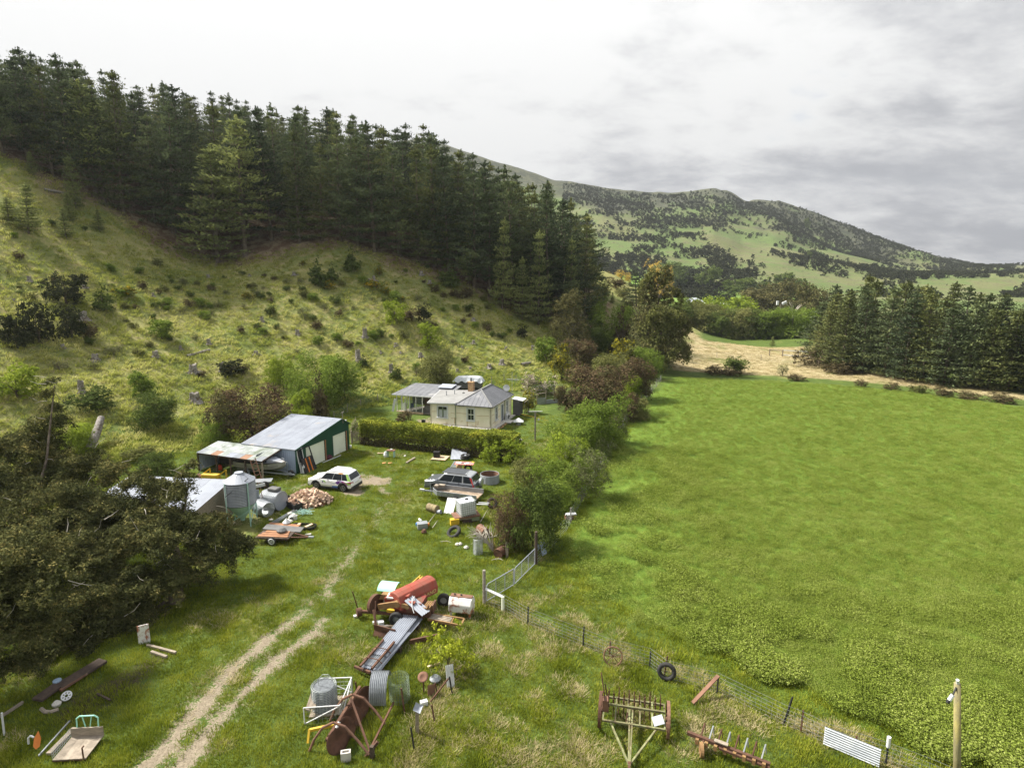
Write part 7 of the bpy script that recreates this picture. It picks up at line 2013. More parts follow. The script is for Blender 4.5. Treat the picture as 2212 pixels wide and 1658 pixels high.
put(MB().box((L / 2, 0, 0), (L, 0.62, 0.06)), 'dark_board', m_dkgrey, zK(1300, 1570), 'long dark grey board resting across the boards and the trailer', 'board', rz, 0.62, rot=(R(8), R(2), rz))
a, rz, L = fr(*zB(160, 1190), *zB(620, 1205))
t = thing('flat_trailer', 'low flat trailer with red-brown boards and one white wheel', 'trailer', a, rz)
MB().box((L / 2 - 0.2, 0.35, 0.45), (L + 0.1, 1.15, 0.12)).obj('chassis', m_darkpost, t)
for k in range(3):
 MB().box((L / 2 - 0.2, 0.02 + 0.33 * k, 0.54), (L - 0.1 - 0.2 * k, 0.28, 0.05)).obj('plank', m_brownwood, t)
w = MB().lathe([(0.14, -0.07), (0.27, -0.08), (0.29, 0.08), (0.14, 0.07)], 18, T(L * 0.42, -0.22, 0.29, rx=R(90))).obj('wheel', m_rubber, t, True)
MB().torus((0, 0, 0), 0.17, 0.045, T(L * 0.42, -0.31, 0.29, rx=R(90)), 18, 6).cyl((L * 0.42, -0.33, 0.29), (L * 0.42, -0.2, 0.29), 0.08, n=10).obj('hub', m_white, w)
MB().bar((L - 0.1, 0.1, 0.45), (L + 1.1, 0.35, 0.4), 0.08).bar((L - 0.1, 0.7, 0.45), (L + 1.1, 0.35, 0.4), 0.08).obj('drawbar', m_rust, t); MB().box((L + 1.2, 0.35, 0.42), (0.35, 0.16, 0.1)).obj('coupling', m_galv, t)
put(MB().lathe([(0.3, 0), (0.34, 0.12), (0.16, 0.26), (0, 0.28)], 9), 'dark_bundle', m_dkgrey, zK(1610, 1650), 'dark crumpled bundle on the flat trailer', 'bundle', 0.2, 0.58)
put(MB().box((0, 0, 0.06), (0.4, 0.16, 0.12)), 'white_block', m_concrete, zB(860, 1075), 'white block by the flat trailer coupling', 'block', 0.4)
a, rz, L = fr(*zB(620, 965), *zB(970, 975))
t = thing('black_sled', 'long shallow black sled tub with boards in it', 'sled', a, rz)
pl = [(0.0, -0.3), (0.15, -0.42), (L - 0.25, -0.42), (L, -0.25), (L, 0.25), (L - 0.25, 0.42), (0.15, 0.42), (0.0, 0.3)]
ib = [(x * 0.95 + L * 0.025, y * 0.88) for x, y in pl]
k = len(pl)
sb = MB(); sb.add([(x, y, 0) for x, y in ib] + [(x, y, 0.24) for x, y in pl] + [(x * 0.97 + L * 0.015, y * 0.92, 0.24) for x, y in pl] + [(x * 0.97 + L * 0.015, y * 0.97, 0.05) for x, y in ib],
     [tuple(range(k - 1, -1, -1))] + [(i, (i + 1) % k, k + (i + 1) % k, k + i) for i in range(k)] + [(k + i, k + (i + 1) % k, 2 * k + (i + 1) % k, 2 * k + i) for i in range(k)] + [(2 * k + i, 2 * k + (i + 1) % k, 3 * k + (i + 1) % k, 3 * k + i) for i in range(k)] + [tuple(range(3 * k, 4 * k))])
sb.obj('tub', m_black, t)
for f_, r_ in ((0.25, 80), (0.72, 62)):
 o = MB().box((0, 0, 0), (0.62, 0.2, 0.04)).obj('sled_board', m_palewood); o.location = a + Vector((math.cos(rz) * L * f_, math.sin(rz) * L * f_, 0.25)); o.rotation_euler = (0, 0, rz + R(r_)); tag(o, 'pale board lying in the black sled, ' + ('nearer the beam' if f_ < 0.5 else 'at its free end'), 'board')
for (x, y), lb in (((600, 835), 'white bucket on its side beside the steel channel'), ((668, 845), 'white bucket standing nearest the wire tangle')):
 put(MB().lathe([(0.13, 0), (0.17, 0.34), (0.15, 0.34), (0.12, 0.03), (0, 0.03)], 14), 'white_bucket', m_white, zB(x, y), lb, 'bucket', 0, 0.17 if x < 650 else 0, rot=(R(95), 0, 0.5) if x < 650 else None)
for i, (x, y, s) in enumerate([(590, 775, 0.3), (640, 780, 0.2), (560, 862, 0.22), (585, 880, 0.26), (500, 895, 0.16), (310, 850, 0.18)]):
 put(MB().lathe([(s * 0.7, 0), (s, s * 0.3), (s * 0.6, s * 0.62), (0, s * 0.66)], 7), 'pale_rock', m_concrete, zB(x, y), 'pale lump of rubble beside the white buckets', 'rock', i, group='rubble by the white buckets')
rs = np.random.RandomState(5); tg = MB()
for k in range(7):
 p0 = np.array([0, 0, 0.2]) ; pts_ = []
 for j in range(7): pts_.append(tuple(p0 + rs.randn(3) * np.array([0.35, 0.25, 0.12])))
 tg.tube(pts_, 0.012, 4)
put(tg, 'wire_tangle', m_tealpaint, zB(790, 770), 'tangle of pale green wire in the grass near the firewood heap', 'wire')
# ---- between the hedge and the grey car
put(MB().box((0, 0, 0.06), (0.75, 0.12, 0.1)), 'pale_offcut', m_palewood, zA(498, 806), 'pale timber offcut near the foot of the hedge', 'timber', 0.1)
t = thing('rusty_bench', 'small bench with a rusty top and a white sack under it by the hedge', 'bench', at(*zA(585, 838)), R(-10))
MB().box((0, 0, 0.72), (0.8, 0.5, 0.06)).obj('top', m_rustpale, t)
for x in (-0.33, 0.33):
 MB().box((x, 0, 0.35), (0.06, 0.42, 0.7)).obj('leg', m_tealpaint, t)
MB().lathe([(0.2, 0), (0.24, 0.3), (0.1, 0.6), (0, 0.6)], 8, T(-0.5, -0.1, 0)).obj('sack', m_white, t); MB().box((0.05, 0, 0.8), (0.2, 0.15, 0.12)).obj('grinder', m_white, t)
for x, y in ((523, 892), (576, 893)):
 put(MB().box((0, 0, 0.04), (0.36, 0.22, 0.08)), 'clay_tile', pm('orange_clay', (0.58, 0.30, 0.13)), zA(x, y), 'orange clay tile in the grass ' + ('nearer the garage' if x < 550 else 'nearer the pallet'), 'tile', 0.3)
a, rz, L = fr(*zA(720, 895), *zA(795, 850)); put(MB().box((L / 2, 0, 0.08), (L, 0.16, 0.14)), 'mossy_beam', m_timber, zA(720, 895), 'short mossy beam lying askew in the grass', 'beam', rz)
a, rz, L = fr(*zC(405, 305), *zC(600, 320))
t = thing('wooden_pallet', 'flat bleached pallet near the hedge with a black box on it', 'pallet', a, rz)
for k in range(7):
 MB().box((L / 2, 0.1 + 0.2 * k, 0.13), (L, 0.16, 0.03)).obj('slat', m_palewood, t)
for k in range(3):
 MB().box((0.1 + (L - 0.2) * k / 2, 0.7, 0.06), (0.1, 1.35, 0.1)).obj('bearer', m_timber, t)
put(MB().box((0, 0, 0.28), (0.62, 0.45, 0.55)), 'black_box', m_black, zC(490, 278), 'black square box standing on the bleached pallet', 'box', 0.0, 0.16, bevel=0.03)
a, rz, L = fr(*zC(668, 298), *zC(870, 300)); put(MB().corr(L, 1.5, 12, 0.015, T(L / 2, 0, 0.1, rx=R(24))), 'iron_sheet', m_galvroof, zC(668, 300), 'pale ribbed iron sheet propped on the hedge bottom behind the table', 'sheet', rz)
for i in range(2):
 put(MB().torus((0, 0, 0), 0.36, 0.12, None, 22, 8), 'discarded_tyre', m_rubber, zC(858 + 14 * i, 285), ['old tyre lying at the bottom of the pair behind the table', 'old tyre lying on top of the pair behind the table'][i], 'tyre', 0, 0.12 + 0.22 * i, smooth=True)
put(MB().torus((0, 0, 0), 0.30, 0.11, None, 22, 8), 'discarded_tyre', m_rubber, zC(905, 455), 'old tyre standing askew under the red-topped table', 'tyre', 0, 0.3, rot=(R(62), R(18), 0.3), smooth=True)
a, rz, L = fr(*zC(672, 405), *zC(760, 408))
t = thing('slatted_grate', 'grey slatted metal grate lying flat by the table', 'grate', a, rz)
for k in range(7):
 MB().box((L / 2 + 0.1, 0.12 + 0.25 * k, 0.09), (L + 0.2, 0.14, 0.02)).obj('slat', m_galv, t)
MB().box((0, 0.85, 0.06), (0.05, 1.8, 0.07)).box((L + 0.2, 0.85, 0.06), (0.05, 1.8, 0.07)).obj('side_rail', m_galv, t)
m_check, cnt, cb_ = new_mat('red_check_cloth'); ck = cnt.nodes.new('ShaderNodeTexChecker'); ck.inputs['Scale'].default_value = 9; ck.inputs['Color1'].default_value = (0.50, 0.06, 0.05, 1); ck.inputs['Color2'].default_value = (0.62, 0.36, 0.33, 1)
tcn = cnt.nodes.new('ShaderNodeTexCoord'); cnt.links.new(tcn.outputs['Object'], ck.inputs[0]); cnt.links.new(ck.outputs[0], cb_.inputs['Base Color'])
t = thing('trestle_table', 'folding table with red checked top and yellow legs behind the grey car', 'table', at(*zC(858, 462)), R(-6))
MB().box((0, 0, 0.86), (1.7, 0.85, 0.04)).obj('table_top', m_check, t)
MB().bar((0.0, -0.3, 0), (0, -0.3, 0.85), 0.05).bar((-0.5, -0.3, 0.25), (0, -0.3, 0.25), 0.04).bar((0, 0.3, 0), (0, 0.3, 0.85), 0.05).obj('leg', m_yellow, t)
for (x, y, w, d_, mm_, lb) in ((-0.5, 0.12, 0.5, 0.35, m_white, 'white sheet of paper at the outer end of the red table'), (0.2, -0.12, 0.4, 0.3, m_white, 'white booklet in the middle of the red table'), (-0.1, 0.05, 0.4, 0.3, m_dkgrey, 'dark folder lying on the red table'), (0.75, 0.25, 0.22, 0.25, m_yellow, 'yellow pad at the far corner of the red table')):
 o = MB().box((0, 0, 0.015), (w, d_, 0.03)).obj('booklet', mm_); o.location = t.location + Vector((x, y, 0.88)); o.rotation_euler = (0, 0, 0.2 + x); tag(o, lb, 'paper')
put(MB().box((0, 0, 0.2), (0.5, 0.4, 0.4)), 'cardboard_box', pm('cardboard', (0.48, 0.33, 0.18)), zC(785, 420), 'brown cardboard box under the red table, lower of two', 'box', 0.2)
put(MB().box((0, 0, 0.13), (0.42, 0.36, 0.26)), 'cardboard_box', pm('cardboard', (0.48, 0.33, 0.18)), zC(790, 420), 'brown cardboard box under the red table, upper of two', 'box', 0.35, 0.41)
P = at(*zC(1192, 590))
t = thing('ring_tank', 'open round corrugated ring tank with earth inside next to the grey car', 'tank', P)
MB().lathe([(0.82 + (0.014 if i % 2 else -0.012), 0.75 * i / 16) for i in range(17)] , 32).obj('corrugated_wall', m_galv, t)
MB().lathe([(0.78 + (0.014 if i % 2 else -0.012), 0.75 * i / 16) for i in range(16, -1, -1)], 32).obj('inner_wall', m_rustpale, t)
MB().cyl((0, 0, 0), (0, 0, 0.16), 0.77, n=24).obj('soil', pm('dark_soil', (0.10, 0.075, 0.05)), t); MB().torus((0, 0, 0.75), 0.80, 0.025, None, 32, 6).obj('rim', m_galv, t)
# boat-nosed tray trailer
a, rz, L = fr(*zC(405, 830), *zC(985, 905))
t = thing('tray_trailer', 'galvanised tray trailer with pointed nose and worn floor beside the grey car', 'trailer', a, rz)
W2 = 1.55; L = L + 0.2
out = [(0, 0.55), (0.55, 0.05), (L, 0.0), (L, W2), (0.55, W2 - 0.05), (0, W2 - 0.55)]
for i in range(len(out)):
 p, q = out[i], out[(i + 1) % len(out)]
 if i == 2: continue
 MB().bar((*p, 0.62), (*q, 0.62), 0.03, 0.34).bar((*p, 0.8), (*q, 0.8), 0.06, 0.04).obj('side_panel', m_galv, t)
MB().prism([(x * 0.98 + 0.03, y) for x, y in out], 0.05, T(0, 0, 0.42)).obj('floor', pm('grey_brown_ply', (0.26, 0.20, 0.145), (0.19, 0.145, 0.105), 6, 0.95, c3=(0.34, 0.28, 0.22), c3_lo=0.55, c3_hi=0.66), t)
for k in range(5):
 MB().box((L - 0.75, 0.32 + 0.12 * k, 0.52), (1.5, 0.06, 0.06)).obj('floor_slat', m_palewood, t)
for k in range(6):
 MB().box((0.9 + k * (L - 1.1) / 5, W2 + 0.02, 0.62), (0.06, 0.05, 0.36)).box((0.9 + k * (L - 1.1) / 5, -0.02, 0.62), (0.06, 0.05, 0.36)).obj('side_post', m_galv, t)
MB().bar((0.1, W2 / 2, 0.45), (-1.05, W2 / 2, 0.42), 0.1).obj('drawbar', m_galv, t); MB().box((-1.1, W2 / 2, 0.48), (0.4, 0.14, 0.12)).obj('coupling', m_white, t)
MB().bar((-0.35, W2 / 2 + 0.15, 0.1), (-0.45, W2 / 2 + 0.15, 1.2), 0.07).obj('jockey_stand', m_galv, t)
MB().box((0.15, W2 / 2 + 0.1, 0.88), (0.3, 0.4, 0.2)).box((0.45, W2 - 0.3, 0.85), (0.5, 0.3, 0.14)).obj('winch_box', m_timber, t)
for y in (-0.1, W2 + 0.1):
 MB().lathe([(0.14, -0.08), (0.29, -0.09), (0.3, 0.09), (0.14, 0.08)], 16, T(L * 0.56, y, 0.3, rx=R(90))).obj('wheel', m_rubber, t, True)
a, rz, L = fr(*zC(578, 1000), *zC(695, 1018))
t = thing('white_boards', 'two white boards leaning on the tray trailer', 'board', a, rz, rot=(R(-42), 0, rz))
for k in range(2):
 MB().box((L * 0.27 + L * 0.54 * k, 0, 0.62), (L * 0.5, 0.03, 1.25)).obj('panel', m_white, t)
# caged liquid tank on an old wagon bed
a, rz, L = fr(*zC(705, 1165), *zC(1050, 1120))
t = thing('wagon_bed', 'old wooden wagon bed with a yellow end box carrying the caged tank', 'wagon', a, rz)
MB().box((L / 2 + 0.1, 0.5, 0.50), (L, 1.1, 0.1)).obj('deck', m_rustpale, t)
for k in range(3):
 MB().box((L / 2 + 0.1, 0.1 + 0.35 * k, 0.38), (L - 0.5, 0.12, 0.14)).obj('bearer', m_timber, t)
MB().box((0.12, 0.02, 0.28), (0.62, 0.35, 0.42)).obj('end_box', m_yellow, t); MB().box((L / 2 + 0.3, 0.4, 0.16), (L - 0.9, 0.7, 0.3)).obj('axle_beam', m_darkpost, t); MB().box((L - 0.25, 0.1, 0.3), (0.55, 0.2, 0.3)).obj('side_board', m_greensash, t)
P = Vector((a.x, a.y, 0)) + Vector((math.cos(rz) * L * 0.58 - math.sin(rz) * 0.5, math.sin(rz) * L * 0.58 + math.cos(rz) * 0.5, 0.56))
t = thing('caged_tank', 'white plastic liquid tank in a wire cage, tilted on the old wagon bed', 'tank', P, rz + R(6), rot=(R(0), R(-3), rz + R(6)))
MB().box((0, 0, 0.58), (1.12, 0.96, 1.0)).obj('tank_body', pm('milky_plastic', (0.80, 0.82, 0.84), (0.72, 0.74, 0.76), 1.5, 0.45), t, bevel=0.07)
MB().cyl((0.1, 0.05, 1.08), (0.1, 0.05, 1.14), 0.14, n=14).obj('filler_cap', m_black, t)
cg = MB()
for z_ in np.linspace(0.08, 1.08, 7):
 cg.tube([(-0.59, -0.51, z_), (0.59, -0.51, z_), (0.59, 0.51, z_), (-0.59, 0.51, z_), (-0.59, -0.51, z_)], 0.016, 5)
for x in np.linspace(-0.59, 0.59, 8):
 cg.cyl((x, -0.51, 0), (x, -0.51, 1.08), 0.014, n=5).cyl((x, 0.51, 0), (x, 0.51, 1.08), 0.014, n=5)
for y in np.linspace(-0.51, 0.51, 7)[1:-1]:
 cg.cyl((-0.59, y, 0), (-0.59, y, 1.08), 0.014, n=5).cyl((0.59, y, 0), (0.59, y, 1.08), 0.014, n=5)
cg.obj('wire_cage', m_wire, t)
put(MB().box((0, 0, 0), (0.9, 0.08, 0.04)).box((0.1, 0.25, 0.03), (0.9, 0.08, 0.04)), 'white_laths', m_white, zC(1095, 960), 'white slats lying on dead branches beside the caged tank', 'slat', -0.1, 0.45)
def drum(uv, label, mat_, rz, r=0.29, h=0.88, tilt=90, dz=None, name='steel_drum'):
 t = thing(name, label, 'drum', at(*uv) + Vector((0, 0, r if dz is None else dz)), rz, rot=(0, R(tilt), rz))
 MB().lathe([(r, -h / 2), (r, -h * 0.18), (r + 0.015, -h * 0.165), (r, -h * 0.15), (r, h * 0.15), (r + 0.015, h * 0.165), (r, h * 0.18), (r, h / 2)], 20).obj('shell', mat_, t)
 MB().cyl((0, 0, -h / 2 + 0.02), (0, 0, h / 2 - 0.02), r - 0.01, n=20).obj('lid', mat_, t)
 MB().torus((0, 0, h / 2), r, 0.014, None, 20, 5).torus((0, 0, -h / 2), r, 0.014, None, 20, 5).obj('rim', mat_, t)
 return t
drum(zC(435, 985), 'khaki-brown steel drum lying by the tray trailer', pm('khaki_drum', (0.27, 0.22, 0.12), (0.20, 0.15, 0.085), 2.5, 0.8, c3=(0.33, 0.28, 0.20), c3_lo=0.55, c3_hi=0.7), R(-35))
drum(zC(1098, 1290), 'rusty drum lying with its dark open end up-slope of the wire roll', m_rustpale, R(-58), r=0.31)
drum(zC(1345, 1570), 'rusty drum lying beside a pale post near the thin russet tree', m_rust, R(60), r=0.31)
put(MB().box((0, 0, 0), (0.16, 0.12, 1.1)), 'pale_post', m_timber, zC(1420, 1590), 'pale squared post standing against the rusty drum', 'post', 0.1, 0.5)
put(MB().lathe([(0.13, 0), (0.16, 0.32), (0.14, 0.32), (0.11, 0.02)], 12), 'white_bucket', m_galvroof, zC(495, 1010), 'pale bucket lying against the end of the khaki drum', 'bucket', 0, 0.15, rot=(R(80), 0, 1.2))
put(MB().box((0, 0, 0.2), (0.7, 0.5, 0.4)).box((0, 0, 0.42), (0.74, 0.54, 0.05)), 'grey_battery_box', m_galv, zC(298, 1205), 'grey lidded box with a white top in the rough grass', 'box', 0.3, bevel=0.02)
put(MB().cyl((0, 0, 0.1), (0.3, 0, 0.14), 0.08), 'white_bottle', m_white, zC(285, 1120), 'white plastic bottle lying uphill of the grey lidded box', 'bottle', 2.3)
put(MB().box((0, 0, 0.08), (0.3, 0.2, 0.16)), 'blue_box', pm('bright_blue', (0.05, 0.2, 0.5)), zC(240, 1165), 'small blue box beside the grey lidded box', 'box', 0.3); put(MB().box((0, 0, 0.08), (0.16, 0.2, 0.25)), 'orange_can', m_orange, zC(375, 1175), 'small orange can beside the grey lidded box', 'can', 0.3)
put(MB().lathe([(0.16, 0), (0.2, 0.15), (0.12, 0.3), (0, 0.3)], 9), 'rusty_pot', m_rust, zC(320, 1275), 'small rusty pot downhill of the grey lidded box', 'pot')
put(MB().torus((0, 0, 0), 0.42, 0.13, None, 24, 8), 'discarded_tyre', m_rubber, zC(715, 1290), 'large old tyre lying tilted in the open grass', 'tyre', 0, 0.2, rot=(R(24), R(-28), 0), smooth=True)
put(MB().torus((0, 0, 0), 0.32, 0.12, None, 24, 8), 'discarded_tyre', m_rubber, zC(1225, 930), 'old tyre leaning in the branches by the russet tree', 'tyre', 0, 0.36, rot=(R(50), R(30), 0), smooth=True)
for x, y, s in ((760, 1425, 0.16), (800, 1420, 0.16), (880, 1470, 0.18), (1600, 40, 0.2), (70, 250, 0.15), (800, 465, 0.2), (1010, 482, 0.15)):
 put(MB().lathe([(s * 0.8, 0), (s, s * 0.4), (s * 0.5, s * 0.9), (0, s)], 7), 'white_stone', m_concrete, zC(x, y), 'white stone lying in the yard grass', 'stone', x, group='white stones in the yard')
def netroll(uv, label, r, h, mat_, rz=0, tilt=0, turns=10, wires=12, name='wire_roll', wr_=0.008):
 t = thing(name, label, 'wire roll', at(*uv), rz, rot=(R(tilt), 0, rz))
 mb = MB()
 for k in range(wires):
  z_ = h * k / (wires - 1)
  for rr2 in (r, r * 0.86):
   mb.torus((0, 0, z_), rr2, wr_, None, 18, 4)
 mb.obj('line_wire', mat_, t)
 mb = MB()
 for k in range(22):
  a = 6.283 * k / 22
  for rr2 in (r + 0.01, r * 0.87):
   mb.cyl((rr2 * math.cos(a), rr2 * math.sin(a), 0), (rr2 * math.cos(a + 0.1), rr2 * math.sin(a + 0.1), h), wr_ * 0.8, n=4)
 mb.obj('stay_wire', mat_, t)
 return t
netroll(zC(1035, 1535), 'roll of grey wire netting standing below the rusty drum', 0.30, 0.95, m_wire, tilt=-6)
# dead branch shrub
rs = np.random.RandomState(8); P_ = []
P0 = at(*zC(1235, 1505))
for k in range(9):
 a = rs.uniform(1.2, 3.4); e = rs.uniform(0.7, 1.7)
 m1 = (math.cos(a) * e * 0.4, math.sin(a) * e * 0.25, e * 0.6)
 m2 = (math.cos(a) * e, math.sin(a) * e * 0.6, e * 1.0)
 P_.append([(0, 0, 0, 0.07), (*m1, 0.05), (*m2, 0.02)])
 for j in range(4):
  b_ = a + rs.randn() * 0.8
  P_.append([(*m1, 0.03), (m1[0] + math.cos(b_) * 0.6, m1[1] + math.sin(b_) * 0.4, m1[2] + rs.uniform(0.1, 0.6), 0.02), (m1[0] + math.cos(b_) * 1.1, m1[1] + math.sin(b_) * 0.8, m1[2] + rs.uniform(0.0, 0.8), 0.007)])
v, f = tube_arrays(P_, 4)
t = thing('dead_shrub', 'bleached dead branching shrub between the drums and the caged tank', 'shrub', P0); link('branches', np_mesh('branches', v, f, m_palebark), t)
for (x1, y1, x2, y2) in ((370, 1150, 480, 1010), (430, 1210, 500, 1110), (540, 1390, 680, 1405), (1065, 1130, 1160, 970), (1210, 1640, 1290, 1640), (1265, 1620, 1370, 1650)):
 a = at(*zC(x1, y1)); b = at(*zC(x2, y2)); d = b - a
 vv, ff = tube_arrays([[(0, 0, 0.06, 0.03), (*(d * 0.5 + Vector((0.05, 0, 0.14))), 0.025), (*(d + Vector((0, 0, 0.08))), 0.012)]], 5)
 tag(link('dead_stick', np_mesh('dead_stick', vv, ff, m_palebark), None, a), 'dead stick lying among the yard clutter', 'stick', 'dead sticks in the yard')
# ------------------------------------------------------------------ old farm machinery in the near grass
zN = lambda x, y: ((1500 + x / 4.809) / 1.852, (2300 + y / 4.809) / 1.852)
m_baler = pm('faded_red_paint', (0.29, 0.06, 0.04), (0.24, 0.075, 0.052), 1.6, 0.7, c3=(0.32, 0.16, 0.12), c3_lo=0.5, c3_hi=0.7)
m_darkred = pm('dull_dark_red', (0.20, 0.035, 0.03), (0.15, 0.035, 0.028), 2, 0.7, c3=(0.15, 0.08, 0.05), c3_lo=0.5, c3_hi=0.65)
m_ochre = pm('ochre_rust', (0.27, 0.165, 0.07), (0.20, 0.115, 0.05), 2.5, 0.8)
m_rustwhite = pm('white_paint_with_rust', (0.72, 0.72, 0.70), (0.62, 0.61, 0.58), 1.5, 0.6, c3=(0.30, 0.12, 0.06), c3_lo=0.47, c3_hi=0.58, c3scale=1.9)
m_letter = pm('pale_yellow_lettering', (0.70, 0.58, 0.25))
a, rz, L = fr(*zN(60, 800), *zN(1560, 960))
bal = thing('hay_baler', 'faded red hay baler with mint-roofed engine, brown flywheel and yellow ladder', 'baler', a, rz)
sc_ = L / 5.0
bal.location += Vector((math.sin(rz) * 0.35, -math.cos(rz) * 0.35, 0))
def B(mb, name, m, **k): return mb.obj(name, m, bal, **k)
B(MB().bar((-0.9, 0.0, 0.42), (2.4, 0.05, 0.5), 0.13).bar((-0.2, 0.45, 0.42), (2.4, 0.5, 0.5), 0.1), 'frame_rail', m_rust)
B(MB().box((1.75, 0.55, 0.75), (1.5, 0.9, 0.75)), 'lower_housing', m_darkred)
# hood: eight-sided long body running away from the viewer
hl_ = 2.5
hood_prof = [(-0.5, 0.05), (0.5, 0.05), (0.55, 0.45), (0.36, 0.78), (0.1, 0.86), (-0.1, 0.86), (-0.36, 0.78), (-0.55, 0.45)]
MH = T(1.05, 0.1, 0.72, rz=R(-32)) @ T(0, 0, 0, rx=R(90)) @ T(0, 0, -hl_)
B(MB().prism(hood_prof, hl_, MH), 'hood', m_baler, bevel=0.05)
hb_ = MB()
for k in range(4):
 hb_.prism([(x * 1.015, y * 1.012) for x, y in hood_prof], 0.04, MH @ T(0, 0, 0.25 + 0.6 * k))
B(hb_, 'hood_seam', m_baler)
flat_text('NEW HOLLAND', 0.30, m_letter, 'hood_lettering', bal, T(1.05, 0.1, 0.72, rz=R(-32)) @ T(0.537, 1.25, 0.27, rz=R(90)) @ T(0, 0, 0, rx=R(97)))
B(MB().prism([(-0.1, 0), (1.3, 0.1), (1.25, 0.5), (0.2, 0.42), (-0.1, 0.25)], 0.75, T(0.55, 0.95, 0.95, rx=R(90))), 'front_guard', m_baler, bevel=0.04)
B(MB().prism([(-0.45, 0), (0.35, 0.1), (0.35, 0.3), (-0.3, 0.3)], 0.5, T(0.55, 0.8, 1.02, rx=R(90))), 'belt_guard', m_ochre)
B(MB().lathe([(0.05, -0.06), (0.42, -0.05), (0.50, -0.1), (0.52, 0.1), (0.42, 0.05), (0.05, 0.06)], 22, T(-0.05, 0.15, 0.85, rx=R(90), rz=R(70))), 'flywheel', m_rust, smooth=False)
B(MB().bar((0.25, -0.1, 0.85), (1.25, -0.1, 1.12), 0.12, 0.3).cyl((1.25, -0.2, 1.12), (1.25, -0.02, 1.12), 0.17, n=14), 'crank_arm', m_ochre)
B(MB().bar((1.35, -0.1, 1.1), (1.85, -0.1, 1.05), 0.1, 0.22).cyl((1.82, -0.18, 1.05), (1.82, -0.02, 1.05), 0.13, n=12), 'drive_cover', m_ochre)
B(MB().box((1.95, 0.02, 1.08), (0.5, 0.2, 0.36)), 'side_guard', m_baler); B(MB().box((0.85, 0.15, 0.52), (0.42, 0.3, 0.3)), 'tool_box', m_yellow); B(MB().box((0.85, 0.32, 1.28), (0.48, 0.36, 0.1), (R(14), 0, 0)), 'white_lid', m_white)
B(MB().box((0.35, 1.12, 0.8), (0.62, 0.5, 0.7)), 'engine', m_darkpost); B(MB().box((0.35, 0.83, 0.93), (0.5, 0.06, 0.66), (R(-8), 0, 0)), 'radiator_board', pm('bleached_board', (0.42, 0.39, 0.36), (0.30, 0.275, 0.25), 4, 0.95, stretch=(8, 1, 0.6)))
cp = MB(); vs = []; A_ = np.linspace(R(15), R(165), 10)
for i, an in enumerate(A_):
 vs += [(-0.12 - 0.0, 1.1 - 0.5 * math.cos(an), 1.25 + 0.3 * math.sin(an)), (0.86, 1.1 - 0.5 * math.cos(an), 1.25 + 0.3 * math.sin(an))]
cp.add(vs, [(2 * i, 2 * i + 2, 2 * i + 3, 2 * i + 1) for i in range(9)]); cp.add([(x, y, z - 0.02) for x, y, z in vs], [(2 * i + 1, 2 * i + 3, 2 * i + 2, 2 * i) for i in range(9)])
B(cp, 'engine_roof', m_mint, smooth=True)
yl = MB()
yl.bar((0.95, 1.25, 0.95), (1.75, 2.2, 1.55), 0.05).bar((1.1, 1.15, 0.95), (1.9, 2.1, 1.55), 0.05)
B(yl, 'ladder_rail', m_yellow)
for k in range(5):
 f_ = (k + 0.5) / 5; B(MB().bar((0.95 + 0.8 * f_, 1.25 + 0.95 * f_, 0.95 + 0.6 * f_), (1.1 + 0.8 * f_, 1.15 + 0.95 * f_, 0.95 + 0.6 * f_), 0.04), 'ladder_rung', m_yellow)
for (x, y, r_) in ((1.28, -0.28, 0.38), (3.1, 2.0, 0.36)):
 w = MB().lathe([(0.18, -0.1), (r_ - 0.03, -0.12), (r_, -0.06), (r_, 0.06), (r_ - 0.03, 0.12), (0.18, 0.1)], 22, T(x, y, r_, rx=R(90), rz=R(8))).obj('wheel', m_rubber, bal, True)
 MB().cyl((x + 0.0, y - 0.05, r_), (x, y + 0.05, r_), 0.2, n=16).obj('rim', m_galv, w)
B(MB().box((2.75, 0.35, 0.72), (0.5, 0.7, 0.5)).bar((2.6, 0.0, 0.4), (2.95, 0.0, 1.15), 0.08).box((3.05, 0.45, 0.85), (0.1, 0.6, 0.45)), 'bale_chute', m_rust)
for k in range(4): B(MB().bar((2.62 + 0.1 * k, -0.05, 0.98), (2.7 + 0.1 * k, 0.7, 0.98), 0.07), 'chute_bar', m_ochre)
B(MB().bar((2.9, -0.1, 0.45), (4.7, -0.3, 0.42), 0.07, 0.12).bar((2.9, 0.4, 0.45), (4.7, 0.3, 0.42), 0.07, 0.12).bar((4.7, -0.33, 0.42), (4.7, 0.33, 0.42), 0.08).bar((4.15, -0.28, 0.42), (4.15, 0.3, 0.42), 0.06), 'drawbar_frame', m_ochre)
for k in range(4): B(MB().bar((2.95, -0.05 + 0.12 * k, 0.5), (4.1, -0.2 + 0.13 * k, 0.47), 0.09, 0.03), 'drawbar_board', m_timber)
B(MB().bar((-1.2, 0.6, 0), (-1.45, 0.5, 1.2), 0.05), 'lever', m_rust); B(MB().cyl((-1.0, -0.05, 0.35), (-0.8, 0.1, 0.35), 0.22, n=14), 'hitch', m_rust)
